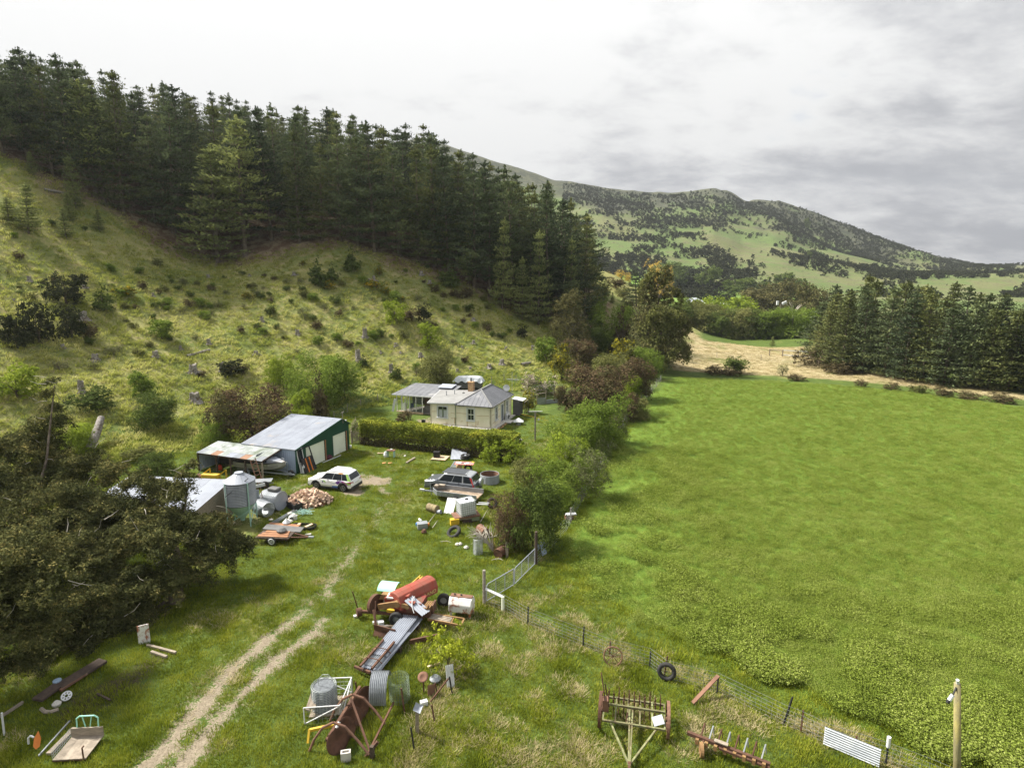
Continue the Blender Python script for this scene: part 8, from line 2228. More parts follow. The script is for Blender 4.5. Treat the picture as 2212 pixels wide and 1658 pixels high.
# two curved pieces of roofing iron thrown over it
yb_ = at(*zN(760, 860)).y; pA = Vector(far(*zN(645, 440), yb_ - 0.2)); pB = Vector(far(*zN(985, 730), yb_ - 0.9)); d = pB - pA
t = thing('curved_iron', 'short curved galvanised iron sheet lying over the red baler', 'sheet', (pA + pB) / 2, rot=d.to_track_quat('Y', 'Z').to_euler())
MB().corr(0.62, d.length, 4, 0.03, T(0, -d.length / 2, 0)).obj('iron_sheet', m_galvroof, t)
vv = MB().tube([(-0.3, -0.5, 0.05), (0.0, -0.4, 0.12), (0.3, -0.1, 0.05), (0.4, 0.2, -0.1)], 0.02).obj('tie_pipe', m_white, t)
# rust-streaked white tank on legs
a, rz, L = fr(*zD(1405, 690), *zD(1690, 730))
t = thing('fuel_tank', 'white rust-streaked box tank on short legs beside the baler drawbar', 'tank', a, rz)
MB().prism([(0, 0.0), (0.75, 0.0), (0.78, 0.45), (0.62, 0.72), (0.5, 0.78), (0.25, 0.78), (0.12, 0.72), (-0.03, 0.45)], L, T(0, 0, 0.3) @ Matrix(((0, 0, 1, 0), (1, 0, 0, 0), (0, 1, 0, 0), (0, 0, 0, 1)))).obj('tank_body', m_rustwhite, t, bevel=0.04)
MB().box((L / 2, 0.37, 1.10), (L * 0.95, 0.3, 0.03)).obj('top_plate', m_rustpale, t)
for x in (0.1, L - 0.1):
 for y in (0.08, 0.65): MB().box((x, y, 0.16), (0.1, 0.1, 0.32)).obj('leg', m_rustwhite, t)
for x in (0.25, 0.6): MB().cyl((x, 0.37, 1.1), (x, 0.37, 1.17), 0.05).obj('filler', m_black, t)
# stack of long roofing sheets
a = at(*zE(955, 318)); b = at(*zD(1010, 705)); d = b - a; rz = math.atan2(d.y, d.x) - R(90); Ls = math.hypot(d.x, d.y)
t = thing('roofing_stack', 'long stack of galvanised roofing iron held down by rusty steel bars', 'stack', a, rz)
for k, (dx, dy, ln, z) in enumerate([(-0.12, 0.1, Ls - 0.5, 0.32), (0.16, -0.1, Ls - 0.3, 0.36), (-0.05, 0.2, Ls - 0.9, 0.40), (0.1, 0.0, Ls * 0.62, 0.44), (0.0, 0.15, Ls, 0.48), (0.05, 0.9, Ls - 0.7, 0.52)]):
 MB().corr(0.82, ln, 8, 0.02, T(dx, dy, z, rz=R(1.5 * ((k % 3) - 1)))).obj('iron_sheet', [m_galv, m_galvroof][k % 2], t)
for y in (0.3, Ls * 0.4, Ls * 0.8): MB().box((0, y, 0.15), (1.2, 0.18, 0.3)).obj('bearer', m_darkpost, t)
for x in (-0.3, 0.28): MB().bar((x, -0.15, 0.58), (x + 0.02, 1.9, 0.60), 0.09).obj('steel_bar', m_rust, t)
for y in (0.4, 1.2): MB().tube([(-0.5, y, 0.5), (-0.3, y, 0.66), (0, y + 0.06, 0.62), (0.28, y, 0.66), (0.5, y, 0.5)], 0.02).obj('tie_wire', m_rust, t)
MB().bar((-0.75, 0.1, 0.3), (0.2, -0.15, 0.38), 0.1).obj('cross_bar', m_rust, t)
# V-shaped snow plough blade
a, rz, L = fr(*zD(450, 935), *zD(720, 1010))
t = thing('grader_blade', 'rusty V-shaped ground blade lying partly under the roofing stack', 'blade', a, rz)
MB().prism([(0, 0), (0.12, 0.05), (0.2, 0.3), (0.14, 0.62), (0.08, 0.62), (0.12, 0.3), (0.02, 0.08)], L, T(0, 0, 0) @ Matrix(((0, 0, 1, 0), (1, 0, 0, 0), (0, 1, 0, 0), (0, 0, 0, 1)))).obj('blade_plate', m_rust, t)
MB().bar((0.05, 0.2, 0.55), (-0.25, 0.5, 1.15), 0.12, 0.06).bar((0.1, 0.1, 0.6), (-0.05, 0.4, 1.7), 0.05).obj('upright', m_rustpale, t)
MB().bar((L + 0.8, 0.1, 0.12), (L + 2.0, 1.05, 0.2), 0.1, 0.3).obj('wing_plate', m_rust, t)
for x, y, s, lb in ((510, 775, (0.5, 0.14, 0.16), 'white timber offcut behind the rusty V blade'), (552, 812, (0.28, 0.2, 0.3), 'white square block behind the rusty V blade'), (232, 690, (0.22, 0.16, 0.12), 'white block by the baler hitch')):
 put(MB().box((0, 0, s[2] / 2), s), 'white_block', m_white, zD(x, y), lb, 'block', 0.3)
dead_log(*zD(480, 842), *zD(735, 832), 0.11, 'grey weathered log between the white blocks and the roofing stack')
# bent sheet of ribbed iron
a, rz, L = fr(*zE(985, 745), *zE(1165, 745))
t = thing('bent_iron', 'sheet of pale ribbed iron bent into an arch beside the roofing stack', 'sheet', a, rz)
vs = []; fs = []; nx_, na = 37, 14
for j in range(na):
 f_ = j / (na - 1); an = R(-14 + 172 * f_)
 for i in range(nx_):
  rr2 = 0.56 + 0.016 * math.sin(6.283 * 9 * i / (nx_ - 1))
  vs.append((1.0 * L * 1.12 * i / (nx_ - 1) - 0.05, 0.62 - rr2 * math.cos(an) * 1.15, max(0.0, 0.55 + rr2 * math.sin(an) * 1.5)))
for j in range(na - 1):
 for i in range(nx_ - 1):
  k = j * nx_ + i; fs.append((k, k + 1, k + nx_ + 1, k + nx_))
MB().add(vs, fs).obj('iron_sheet', m_galv, t)
# netting rolls
netroll(zE(445, 690), 'big upright roll of grey fencing wire standing on the netting panel', 0.50, 1.12, m_wire, wires=16, wr_=0.012)
MB().cyl((0, 0, 0.03), (0, 0, 1.08), 0.43, n=20).obj('wound_core', pm('wound_wire', (0.17, 0.185, 0.20), (0.11, 0.12, 0.13), 9, 0.7, 0.2, bump=0.8, stretch=(1, 1, 4)), bpy.data.objects['wire_roll.001'])
t = thing('wire_hoop', 'thin wire hoop sticking up out of the big wire roll', 'hoop', at(*zE(445, 690)) + Vector((0.1, 0, 0.8)))
MB().tube([(-0.32, 0, 0.3), (-0.28, 0, 0.6), (-0.12, 0, 0.78), (0.12, 0, 0.78), (0.28, 0, 0.6), (0.32, 0, 0.3)], 0.012, 5).obj('hoop', m_wire, t)
netroll(zE(1330, 590), 'loose pale green roll of wire netting beside the bent iron', 0.42, 1.15, pm('greenish_wire', (0.24, 0.30, 0.21), (0.19, 0.24, 0.17)), tilt=8, wires=9, wr_=0.006)
# netting panel pen
a, rz, L = fr(*zE(205, 890), *zE(630, 850))
t = thing('netting_pen', 'low pen of white pipe frames with wire mesh round the big wire roll', 'pen', a, rz)
def meshpanel(p0, p1, h, name='mesh_panel', step=0.16, dr=0.005, mat_=m_wire):
 p0 = Vector(p0); p1 = Vector(p1); mb = MB(); Lp = (p1 - p0).length
 up = Vector((0, 0, h))
 n = max(2, int(Lp / step)); m2 = max(2, int(h / step))
 for i in range(n + 1):
  q = p0.lerp(p1, i / n); mb.cyl(q, q + up, dr, n=3, cap=False)
 for j in range(m2 + 1):
  q = up * (j / m2); mb.cyl(p0 + q, p1 + q, dr, n=3, cap=False)
 return mb
pts_ = [(0, 0, 0.05), (L, 0, 0.05), (L + 0.2, 1.7, 0.05), (0.3, 1.75, 0.05)]
for p0, p1 in ((pts_[0], pts_[1]), (pts_[1], pts_[2]), (pts_[2], pts_[3])):
 meshpanel(p0, p1, 0.72).obj('mesh_panel', m_wire, t)
 MB().tube([p0, (p0[0], p0[1], 0.78), (p1[0], p1[1], 0.78), p1], 0.025).bar(p0, (p1[0], p1[1], 0.75), 0.035).obj('pipe_frame', m_white, t)
MB().box((0.25, 1.0, 0.55), (0.25, 1.5, 0.08), (0, R(20), 0)).box((0.1, 0.9, 0.5), (0.2, 1.4, 0.06), (0, R(20), 0)).obj('side_board', m_timber, t); MB().box((0.75, 0.9, 0.06), (1.3, 1.2, 0.1)).obj('base_pallet', m_timber, t)
# disc plough
a = at(*zE(560, 1225)); b = at(*zE(930, 640)); d = b - a; rz = math.atan2(d.y, d.x); L = math.hypot(d.x, d.y)
t = thing('disc_plough', 'old disc plough with a row of large rusty discs and curved pipe frames', 'plough', a, rz)
nd = 5
for k in range(nd):
 x = 0.12 + (L - 0.3) * k / (nd - 1)
 MB().lathe([(0.0, 0.0), (0.15, 0.03), (0.34, 0.07), (0.47, 0.12), (0.47, 0.135), (0.34, 0.085), (0.0, 0.02)], 24, Matrix.Translation((x, 0, 0.44)) @ Vector((-0.45, -0.85, 0.32)).to_track_quat('Z', 'Y').to_matrix().to_4x4()).obj('disc', m_rust, t, True)
MB().bar((-0.1, 0.25, 0.6), (L + 0.1, 0.3, 0.7), 0.11).obj('beam', m_rust, t)
for off, y2 in ((0.1, -1.35), (L * 0.62, -1.3)):
 MB().tube([(off - 0.2, 1.0, 0.0), (off - 0.15, 0.8, 0.5), (off, 0.5, 0.95), (off + 0.1, 0.1, 1.15), (off + 0.15, -0.35, 1.0), (off + 0.1, -0.9, 0.5), (off, y2, 0.12)], 0.05, 8).obj('curved_pipe', m_rustpale, t)
MB().bar((L * 0.6, 0.1, 1.1), (0.2, -1.35, 0.15), 0.07).bar((L * 0.95, -1.3, 0.4), (0.25, -1.3, 0.15), 0.07).bar((0.1, -1.2, 0), (0.35, -1.6, 0.5), 0.1).obj('brace', m_rust, t)
MB().bar((0.7, 0.35, 0.6), (0.4, 1.25, 0.45), 0.1).bar((0.4, 1.25, 0.5), (0.15, 1.2, 0.1), 0.08).obj('yellow_arm', m_yellow, t); MB().cyl((0.4, 0.1, 0.75), (0.55, 0.05, 0.9), 0.06).obj('oil_bottle', m_white, t)
MB().bar((0.05, -1.5, 0.0), (0.05, -1.5, 0.55), 0.14).obj('hitch_block', m_darkpost, t)
t = thing('concrete_block', 'hollow pale concrete block sitting upright in the grass below the plough', 'block', at(*zE(692, 1300)), R(12))
MB().box((-0.15, 0, 0.19), (0.06, 0.2, 0.38)).box((0.15, 0, 0.19), (0.06, 0.2, 0.38)).box((0, -0.08, 0.19), (0.24, 0.05, 0.38)).box((0, 0.08, 0.19), (0.24, 0.05, 0.38)).obj('block', m_concrete, t)
# posts and scrap along the old fence line
t = thing('letterbox_post', 'leaning timber post with a white square bowl on top among the scrap', 'post', at(*zE(1532, 985)), rot=(R(4), R(2), 0))
MB().box((0, 0, 0.6), (0.13, 0.1, 1.2)).obj('post', m_timber, t)
MB().lathe([(0.1, 0), (0.21, 0.1), (0.22, 0.13), (0.16, 0.1), (0.0, 0.06)], 4, T(0, -0.03, 1.2, rx=R(38), rz=0.6)).obj('bowl', m_galvroof, t)
t = thing('harrow_seat', 'rusty dished iron seat on an upright stalk', 'seat', at(*zE(1608, 505)))
MB().bar((0, 0, 0), (0, 0, 0.72), 0.07, 0.05).obj('stalk', m_rust, t); MB().lathe([(0.0, 0.0), (0.12, 0.02), (0.22, 0.09), (0.23, 0.12), (0.12, 0.05), (0, 0.03)], 18, T(0, 0, 0.74, rx=R(35))).obj('dish', m_rustpale, t, True)
for x1, y1, h_, lb, mm_ in ((1385, 750, 1.1, 'rusty steel fence post leaning beside the green netting roll', m_rust), (1500, 1195, 0.95, 'black steel fence post nearest the frame edge among the dry grass', m_black), (1740, 850, 0.75, 'rusty leaning fence post in the long dry grass', m_rust), (1945, 505, 0.75, 'dark leaning fence post by the propped ribbed sheet', m_black), (840, 560, 0.7, 'thin rusty stake rising behind the plough discs', m_rust), (1445, 560, 0.6, 'stout rusty iron stub behind the white bowl post', m_rust), (1775, 520, 0.5, 'short rusty iron stub under the sapling', m_rust)):
 put(MB().bar((0, 0, -0.1), (-0.12, 0.06, h_), 0.05), 'steel_stake', mm_, zE(x1, y1), lb, 'stake')
put(MB().bar((0, 0, 0.1), (0.75, 0.35, 0.95), 0.05), 'angle_bar', m_rust, zE(1685, 640), 'rusty angle bar propped slantwise on the dark leaning post', 'bar')
put(MB().corr(0.35, 1.0, 4, 0.015, T(0, 0, 0, rx=R(76))), 'ribbed_strip', m_white, zE(1930, 450), 'narrow white ribbed sheet propped behind the sapling', 'sheet', 0.35)
put(MB().box((0, 0, 0.25), (0.32, 0.05, 0.5)), 'rust_plate', m_rustpale, zE(1700, 540), 'orange-rust plate standing among the scrap', 'plate', 0.4)
put(MB().lathe([(0.2, 0), (0.26, 0.12), (0.14, 0.24), (0, 0.26)], 9), 'metal_hub', m_galv, zE(1745, 385), 'shiny crumpled metal hub under the sapling', 'hub', 0, 0.1); put(MB().box((0, 0, 0.1), (0.3, 0.2, 0.2)), 'white_tin', m_white, zE(1610, 650), 'small white tin in the dark hollow behind the bowl post', 'tin', 0.4)
put(MB().box((0, 0, 0.08), (0.6, 0.1, 0.08), (0, R(-12), 0)), 'pale_board', m_palewood, zE(1720, 195), 'short pale board lying behind the iron seat', 'board', 0.3)
# seed drill on big iron wheels
a, rz, L = fr(*zF(290, 770), *zF(1000, 890))
t = thing('cultivator', 'wide old cultivator with two tall iron wheels, rows of tines and a triangular drawbar', 'cultivator', a, rz)
m_moss = pm('mossy_iron', (0.17, 0.18, 0.085), (0.125, 0.10, 0.055), 4, 0.9, c3=(0.26, 0.27, 0.13), c3_lo=0.5, c3_hi=0.64)
for x in (-0.08, L + 0.08):
 w = MB().torus((0, 0, 0), 0.64, 0.035, T(x, 0.45, 0.66, ry=R(90)), 28, 6).lathe([(0.65, -0.06), (0.67, -0.06), (0.67, 0.06), (0.65, 0.06)], 28, T(x, 0.45, 0.66, ry=R(90))).obj('wheel', m_rustpale if x > 1 else m_rust, t)
 s_ = MB()
 for k in range(10):
  an = 6.283 * k / 10; s_.cyl((x, 0.45, 0.66), (x, 0.45 + 0.62 * math.cos(an), 0.66 + 0.62 * math.sin(an)), 0.012, n=4)
 s_.cyl((x - 0.08, 0.45, 0.66), (x + 0.08, 0.45, 0.66), 0.09, n=10); s_.obj('spoke', m_rust, w)
for y, z in ((0.0, 0.55), (0.75, 0.72), (1.25, 0.66)): MB().bar((0.02, y, z), (L - 0.02, y, z), 0.075).obj('beam', m_moss, t)
for k in range(6):
 x = 0.05 + (L - 0.1) * k / 5; MB().bar((x, 0, 0.56), (x, 1.25, 0.70), 0.06).obj('cross_bar', m_moss, t)
for k in range(11):
 x = 0.2 + (L - 0.4) * k / 10
 for y in ((0.85, 1.2) if k % 2 else (1.02, 1.32)):
  MB().tube([(x, y, 1.02 + 0.05 * (k % 3)), (x, y, 0.7), (x, y + 0.18, 0.45), (x, y + 0.02, 0.05)], 0.018, 5).box((x, y, 0.8), (0.06, 0.05, 0.2)).obj('tine', m_rust, t)
MB().bar((0.35, 0, 0.5), (L * 0.46, -1.7, 0.25), 0.065).bar((L * 0.85, 0, 0.5), (L * 0.46, -1.7, 0.25), 0.065).bar((L * 0.43, 0.8, 0.65), (L * 0.45, -1.75, 0.28), 0.06).bar((L * 0.48, 0.8, 0.65), (L * 0.47, -1.75, 0.28), 0.06).obj('drawbar', m_moss, t)
MB().bar((L * 0.46, -1.6, 0.3), (L * 0.46, -2.0, 0.2), 0.09).obj('hitch', m_rust, t)
MB().box((0.1, 0.55, 0.85), (0.22, 0.3, 0.5), (0, 0, 0.1)).obj('gear_box', m_rustpale, t); MB().bar((0.12, 0.6, 0.8), (-0.12, 1.0, 1.9), 0.04).bar((0.25, 0.6, 0.7), (0.05, 0.9, 1.5), 0.04).obj('lever', m_rust, t)
MB().tube([(0.95, 0.1, 0.6), (0.98, 0.2, 0.9), (1.0, 0.4, 0.7), (0.95, 0.05, 0.5)], 0.02).obj('chain_loop', m_rust, t)
o = MB().box((0, 0, 0), (0.42, 0.36, 0.02), (R(25), R(-18), 0)).obj('bent_sheet', m_galv); o.location = a + Vector((math.cos(rz) * L * 0.9, math.sin(rz) * L * 0.9 + 0.25, 0.72)); tag(o, 'small bent shiny sheet caught in the cultivator frame', 'sheet')
# tine bar
a, rz, L = fr(*zF(1235, 905), *zF(2150, 1235))
t = thing('tine_harrow', 'long rusty beam with upturned tines and a small orange-brown wheel', 'harrow', a, rz)
MB().bar((0, 0, 0.5), (L, 0, 0.42), 0.13).bar((1.2, -0.15, 0.45), (L, -0.1, 0.35), 0.08).obj('beam', m_rust, t)
for k in range(8):
 x = 0.5 + (L - 0.8) * k / 7; MB().bar((x, 0.05, 0.5), (x + 0.08, 0.28, 0.95), 0.05).bar((x + 0.08, 0.28, 0.95), (x + 0.12, 0.3, 0.55), 0.03).obj('tine', m_galv if k % 2 == 1 else m_rust, t)
for k in range(8): MB().box((0.4 + (L - 0.6) * k / 7, -0.1, 0.38), (0.12, 0.14, 0.2)).obj('clamp', m_ochre, t)
MB().lathe([(0.04, -0.03), (0.26, -0.06), (0.28, 0.06), (0.04, 0.03)], 20, T(0.62, -0.35, 0.28, ry=R(90), rz=R(20))).obj('wheel', m_ochre, t); MB().bar((0.62, -0.3, 0.3), (0.62, 0, 0.5), 0.06).obj('wheel_arm', m_rust, t)
MB().box((1.25, 0.0, 0.6), (0.5, 0.16, 0.04)).obj('seat_plate', m_timber, t)
# ------------------------------------------------------------------ gates, fences and poles
def wire_fence(name, pts, h, label, posts, cat='fence', mesh=True, m_post=m_grpost, r=0.05, step=0.3):
 base = pts[0]
 t = thing(name, label, cat, base)
 loc = [p - base for p in pts]
 cum = [0]
 for a, b in zip(loc[:-1], loc[1:]): cum.append(cum[-1] + (b - a).length)
 def along(s):
  for i in range(len(loc) - 1):
   if s <= cum[i + 1] + 1e-6:
    return loc[i].lerp(loc[i + 1], (s - cum[i]) / (cum[i + 1] - cum[i]))
  return loc[-1]
 for s in posts(cum[-1]):
  p = along(s)
  MB().cyl((p.x, p.y, p.z - 0.1), (p.x + math.sin(s * 9) * 0.05, p.y, p.z + h * (1.08 + 0.08 * math.sin(s * 7))), r, r * 0.9, 7).obj('post', m_post, t)
 wires = MB()
 for j, z in enumerate((0.08, 0.25, 0.42, 0.6, 0.78, 0.98)):
  for a, b in zip(loc[:-1], loc[1:]): wires.cyl(a + Vector((0, 0, z * h)), b + Vector((0, 0, z * h)), 0.008, n=3, cap=False)
 wires.obj('line_wire', m_wire, t)
 if mesh:
  nm = MB(); n = int(cum[-1] / step)
  for i in range(n + 1):
   p = along(cum[-1] * i / n); nm.cyl(p + Vector((0, 0, 0.02)), p + Vector((0, 0, h * 0.8)), 0.005, n=3, cap=False)
  nm.obj('netting', m_wire, t)
 return t
wire_fence('wire_fence', [at(*zG(90, 985)), at(*zG(265, 1045)), at(*zG(500, 1180)), at(*zG(1025, 1385)), at(*zG(1250, 1480)), at(*zG(1655, 1580)), at(*zF(1000, 180)), at(*zF(1570, 330)), at(*zH(265, 610)), at(*zH(410, 665)), at(*zH(620, 770)), at(*zH(1095, 930)), at(2010, 1690), at(2120, 1740)],
   0.95, 'sagging wire netting fence on black and rusty steel posts along the crop field', lambda L_: [], mesh=True, step=0.22)
for x, y, y0, lb, mm_, f_ in ((500, 1180, 1020, 'black steel fence post nearest the white stay pole', m_black, zG), (1025, 1390, 1210, 'straight black steel fence post between the stay pole and the rusty wheel', m_black, zG), (1275, 1470, 1345, 'rusty leaning fence post above the rusty spoked wheel', m_rust, zG), (1655, 1580, 1440, 'dark thin fence post just before the hanging tyre', m_black, zG),
        (1570, 345, 190, 'dark fence post that props the slanting rusty beam', m_black, zF), (265, 610, 390, 'dark fence post leaning strongly over the crop', m_black, zH), (410, 665, 490, 'rusty straight fence post next to the leaning dark one', m_rust, zH), (838, 870, 700, 'rusty post in front of the white ribbed sheet', m_rust, zH), (1095, 930, 790, 'dark post carrying a white plastic sleeve', m_black, zH)):
 p = at(*f_(x, y)); h_ = (y - y0) / (2.369 if f_ is zG else 2.765 if f_ is zF else 2.018) / 1.852 * fdist(p) / FPX / math.cos(R(28))
 o = MB().bar((0, 0, -0.1), ((0.3 if 'strongly' in lb else 0.03), 0.03, h_), 0.055).obj('fence_post', mm_, None, False, p); tag(o, lb, 'fence post')
p = at(*zH(1095, 930)); o = MB().cyl((0, 0, 0), (0, 0, 0.42), 0.07, n=12).obj('plastic_sleeve', m_white, None, False, p + Vector((0.02, 0.03, 0.72))); tag(o, 'white plastic sleeve over the top of a dark fence post', 'sleeve')
a, rz, L = fr(*zH(590, 770), *zH(1040, 960))
put(MB().corr(0.78, L, 8, 0.016, T(0, 0, 0.05) @ T(0, 0, 0, rz=R(-90)) @ Matrix(((0, 0, 1, 0), (0, 1, 0, 0), (1, 0, 0, 0), (0, 0, 0, 1))) @ T(0.39, 0, 0)), 'ribbed_sheet', m_tarp, zH(590, 770), 'long white ribbed iron sheet standing against the netting fence', 'sheet', rz)
p = at(*zF(1300, 465)); q = at(*zF(1575, 335)); d = q - p + Vector((0, 0, 0.85)); put(MB().bar((0, 0, 0.05), d, 0.16, 0.05), 'rusty_beam', m_rustpale, zF(1300, 465), 'flat rusty beam leaning up onto a dark fence post', 'beam')
put(MB().torus((0, 0, 0), 0.32, 0.10, None, 26, 9), 'discarded_tyre', m_rubber, zF(1010, 190), 'black tyre hanging upright on the netting fence', 'tyre', 0, 0.42, rot=(R(80), 0, R(-18)), smooth=True)
put(MB().bar((0, 0, 0), (0.12, 0, 1.0), 0.05), 'steel_stake', m_rust, zF(985, 150), 'rusty stake passing through the hanging tyre', 'stake')
t = thing('iron_rake_wheel', 'rusty spoked iron wheel leaning on the netting fence', 'wheel', at(*zG(1305, 1570)), rot=(R(74), 0, R(-10)))
MB().torus((0, 0.42, 0), 0.42, 0.03, None, 26, 6).obj('rim', m_rustpale, t); s_ = MB()
for k in range(8): s_.cyl((0, 0.42, 0), (0.42 * math.cos(k * 0.785), 0.42 + 0.42 * math.sin(k * 0.785), 0), 0.014, n=4)
s_.obj('spoke', m_rust, t)
# strainer posts, white stay, double mesh gates
p1 = at(*zG(90, 985)); put(MB().cyl((0, 0, -0.2), (0, 0, 2.0), 0.10, 0.085, 9), 'strainer_post', m_grpost, zG(90, 985), 'tall weathered grey strainer post at the white stay pole', 'post', smooth=False)
p2 = at(*zG(265, 1048)); t = thing('stay_assembly', 'white horizontal stay pole with a short white post', 'stay', p1)
d = p2 - p1; MB().cyl((0.06, 0, 0.92), (d.x, d.y, 0.80), 0.075, n=10).obj('stay_pole', m_white, t); MB().cyl((d.x, d.y, -0.1), (d.x, d.y, 0.84), 0.08, n=10).obj('short_post', m_doorcream, t)
p3 = at(*zG(578, 610)); put(MB().cyl((0, 0, -0.2), (0, 0, 2.15), 0.11, 0.09, 9), 'strainer_post', m_darkpost, zG(578, 610), 'tall dark strainer post at the hinge end of the mesh gates', 'post')
mid_ = at(*zG(372, 815))
for pa, pb, lb in ((p1 + (mid_ - p1).normalized() * 0.18, mid_ - (mid_ - p1).normalized() * 0.05, 'galvanised mesh gate hung on the grey strainer post'), (mid_ + (p3 - mid_).normalized() * 0.05, p3 - (p3 - mid_).normalized() * 0.15, 'galvanised mesh gate hung on the dark strainer post')):
 d = pb - pa; L = d.length
 t = thing('mesh_gate', lb, 'gate', pa, math.atan2(d.y, d.x))
 MB().tube([(0, 0, 0.12), (0, 0, 0.95), (0.1, 0, 1.08), (L, 0, 1.1), (L, 0, 0.12), (0, 0, 0.12)], 0.026, 6).obj('pipe_frame', m_galvroof, t)
 for x in (L / 3, 2 * L / 3): MB().cyl((x, 0, 0.12), (x, 0, 1.09), 0.018, n=6).obj('upright', m_galvroof, t)
 meshpanel((0, 0, 0.14), (L, 0, 0.14), 0.92, step=0.13, dr=0.005).obj('mesh', m_wire, t)
for x, y, w_, lb in ((600, 470, 0.3, 'narrow pale sheet leaning by the dark strainer post'), (660, 520, 0.45, 'blue-grey sheet leaning on the fence past the dark strainer post')):
 put(MB().box((0, 0, 0.55), (w_, 0.03, 1.1)), 'leaning_sheet', m_bluewhite, zG(x, y), lb, 'sheet', R(48), rot=(R(-14), 0, R(48)))
wire_fence('field_fence', [at(*zG(590, 600)), at(1222, 1150), at(1262, 1075), at(1300, 1010), at(1330, 955), at(1352, 915), at(1388, 868), at(1430, 822)], 1.05, 'wire fence along the shrub row at the edge of the crop field', lambda L_: np.arange(2.5, L_, 4.2), step=0.5)
t = thing('farm_trough', 'small rusty trough with a white rim by the field fence', 'trough', at(*zG(905, 180)), R(8)); MB().box((0, 0, 0.2), (0.8, 0.35, 0.36)).obj('tub', m_rustpale, t); MB().box((0, -0.02, 0.40), (0.84, 0.39, 0.04)).obj('rim', m_white, t)
wire_fence('house_fence', [at(1062, 830), at(1098, 822), at(1128, 832), at(1140, 838)], 1.1, 'post and wire fence behind the farmhouse', lambda L_: np.arange(0, L_ + 0.1, 2.4), mesh=False)
wire_fence('bank_fence', [at(722, 905), at(770, 880), at(830, 862), at(850, 858)], 0.9, 'old fence along the bank between the hawthorn and the porch', lambda L_: np.arange(0, L_ + 0.1, 3.0), mesh=False)
wire_fence('paddock_fence', [at(1483, 778), at(1555, 772), at(1640, 778), at(1720, 788)], 1.1, 'thin fence crossing the tan paddock', lambda L_: np.arange(0, L_ + 0.1, 9), mesh=False)
pa, pb = at(1662, 768), at(1758, 774); d = pb - pa; L = d.length
t = thing('paddock_gate', 'long white-railed gate at the far side of the tan paddock', 'gate', pa, math.atan2(d.y, d.x))
for z in (0.35, 1.35): MB().bar((L * 0.3, 0, z), (L, 0, z), 0.14).obj('rail', m_white, t)
MB().bar((0, 0, 1.3), (L * 0.3, 0, 1.25), 0.14).obj('rail', m_timber, t)
for x in (0, L * 0.3, L * 0.65, L): MB().box((x, 0, 0.7), (0.2, 0.2, 1.5)).obj('post', m_timber, t)
for u, v, w, h, kd, lb in ((1590, 806, 44, 34, 'dkbush', 'round grey-green bush on the strip between field and tan paddock'), (1690, 812, 24, 26, 'twigbush', 'thin leafy twigs beside the grey-green strip bush'), (1487, 782, 20, 26, 'twigbush', 'thin pale sapling in the tan paddock'), (1770, 790, 90, 34, 'brownbush', 'wide mauve-brown bramble at the near end of the shelter belt'), (1812, 806, 60, 26, 'brownbush', 'brown bramble under the front pines of the belt'),
      (1560, 808, 70, 16, 'brownbush', 'long low russet dock patch on the field margin'), (1720, 822, 36, 14, 'brownbush', 'low russet dock patch beyond the field corner'), (1860, 835, 26, 16, 'brownbush', 'russet tuft before the second front pine'), (1925, 842, 30, 16, 'brownbush', 'russet tuft on the margin near the middle of the belt'), (1985, 848, 34, 16, 'oliveBush', 'olive tuft on the field margin'), (2035, 856, 36, 18, 'brownbush', 'russet clump on the field margin past the olive tuft'), (2090, 862, 44, 16, 'brownbush', 'wide russet clump further along the margin'), (2160, 868, 50, 18, 'brownbush', 'russet clump by the end of the margin in view')):
 grow('margin_bush', kd, u, v, w, h, lb, 'shrub')
def pole(uv_foot, h, label, r=0.12, foot=None):
 p = foot or at(*uv_foot); t = thing('power_pole', label, 'pole', p); return t, p
pt = at(2068, 1475); pf = Vector((*flat(2070, 1762), 0)); hp__ = 5.1
# the pole stands where its top is seen: solve its height from the picture
top = ray(2068, 1475); k_ = pf.y / top[1]; hp__ = CAM_H + top[2] * k_
px_ = top[0] * k_ - pf.x
t = thing('power_pole', 'tall yellowish timber power pole with white insulators beside the crop field', 'pole', pf)
MB().cyl((0, 0, -0.3), (px_, 0, hp__), 0.12, 0.095, 12).obj('shaft', pm('lichened_timber', (0.26, 0.23, 0.12), (0.18, 0.155, 0.085), 3, 0.95, bump=0.4, c3=(0.34, 0.29, 0.10), c3_lo=0.52, c3_hi=0.68, stretch=(1, 1, 0.3)), t, True)
MB().cyl((px_, -0.02, hp__), (px_ - 0.05, -0.05, hp__ + 0.16), 0.05, n=8).cyl((px_ - 0.15, -0.08, hp__ - 0.35), (px_ - 0.27, -0.1, hp__ - 0.05 - 0.5), 0.06, n=8).obj('insulator', m_white, t); MB().cyl((px_ - 0.26, -0.1, hp__ - 0.52), (px_ - 0.3, -0.1, hp__ - 0.62), 0.06, n=8).bar((px_ - 0.05, -0.05, hp__ - 0.1), (px_ - 0.17, -0.1, hp__ - 0.34), 0.04).obj('bracket', m_black, t)
p = at(*zA(1858, 690)); top = ray(*zA(1866, 432)); k_ = p.y / top[1]; hh = CAM_H + top[2] * k_
t = thing('clothes_pole', 'grey wooden pole with crosspiece and yellow lines beyond the hedge', 'pole', p)
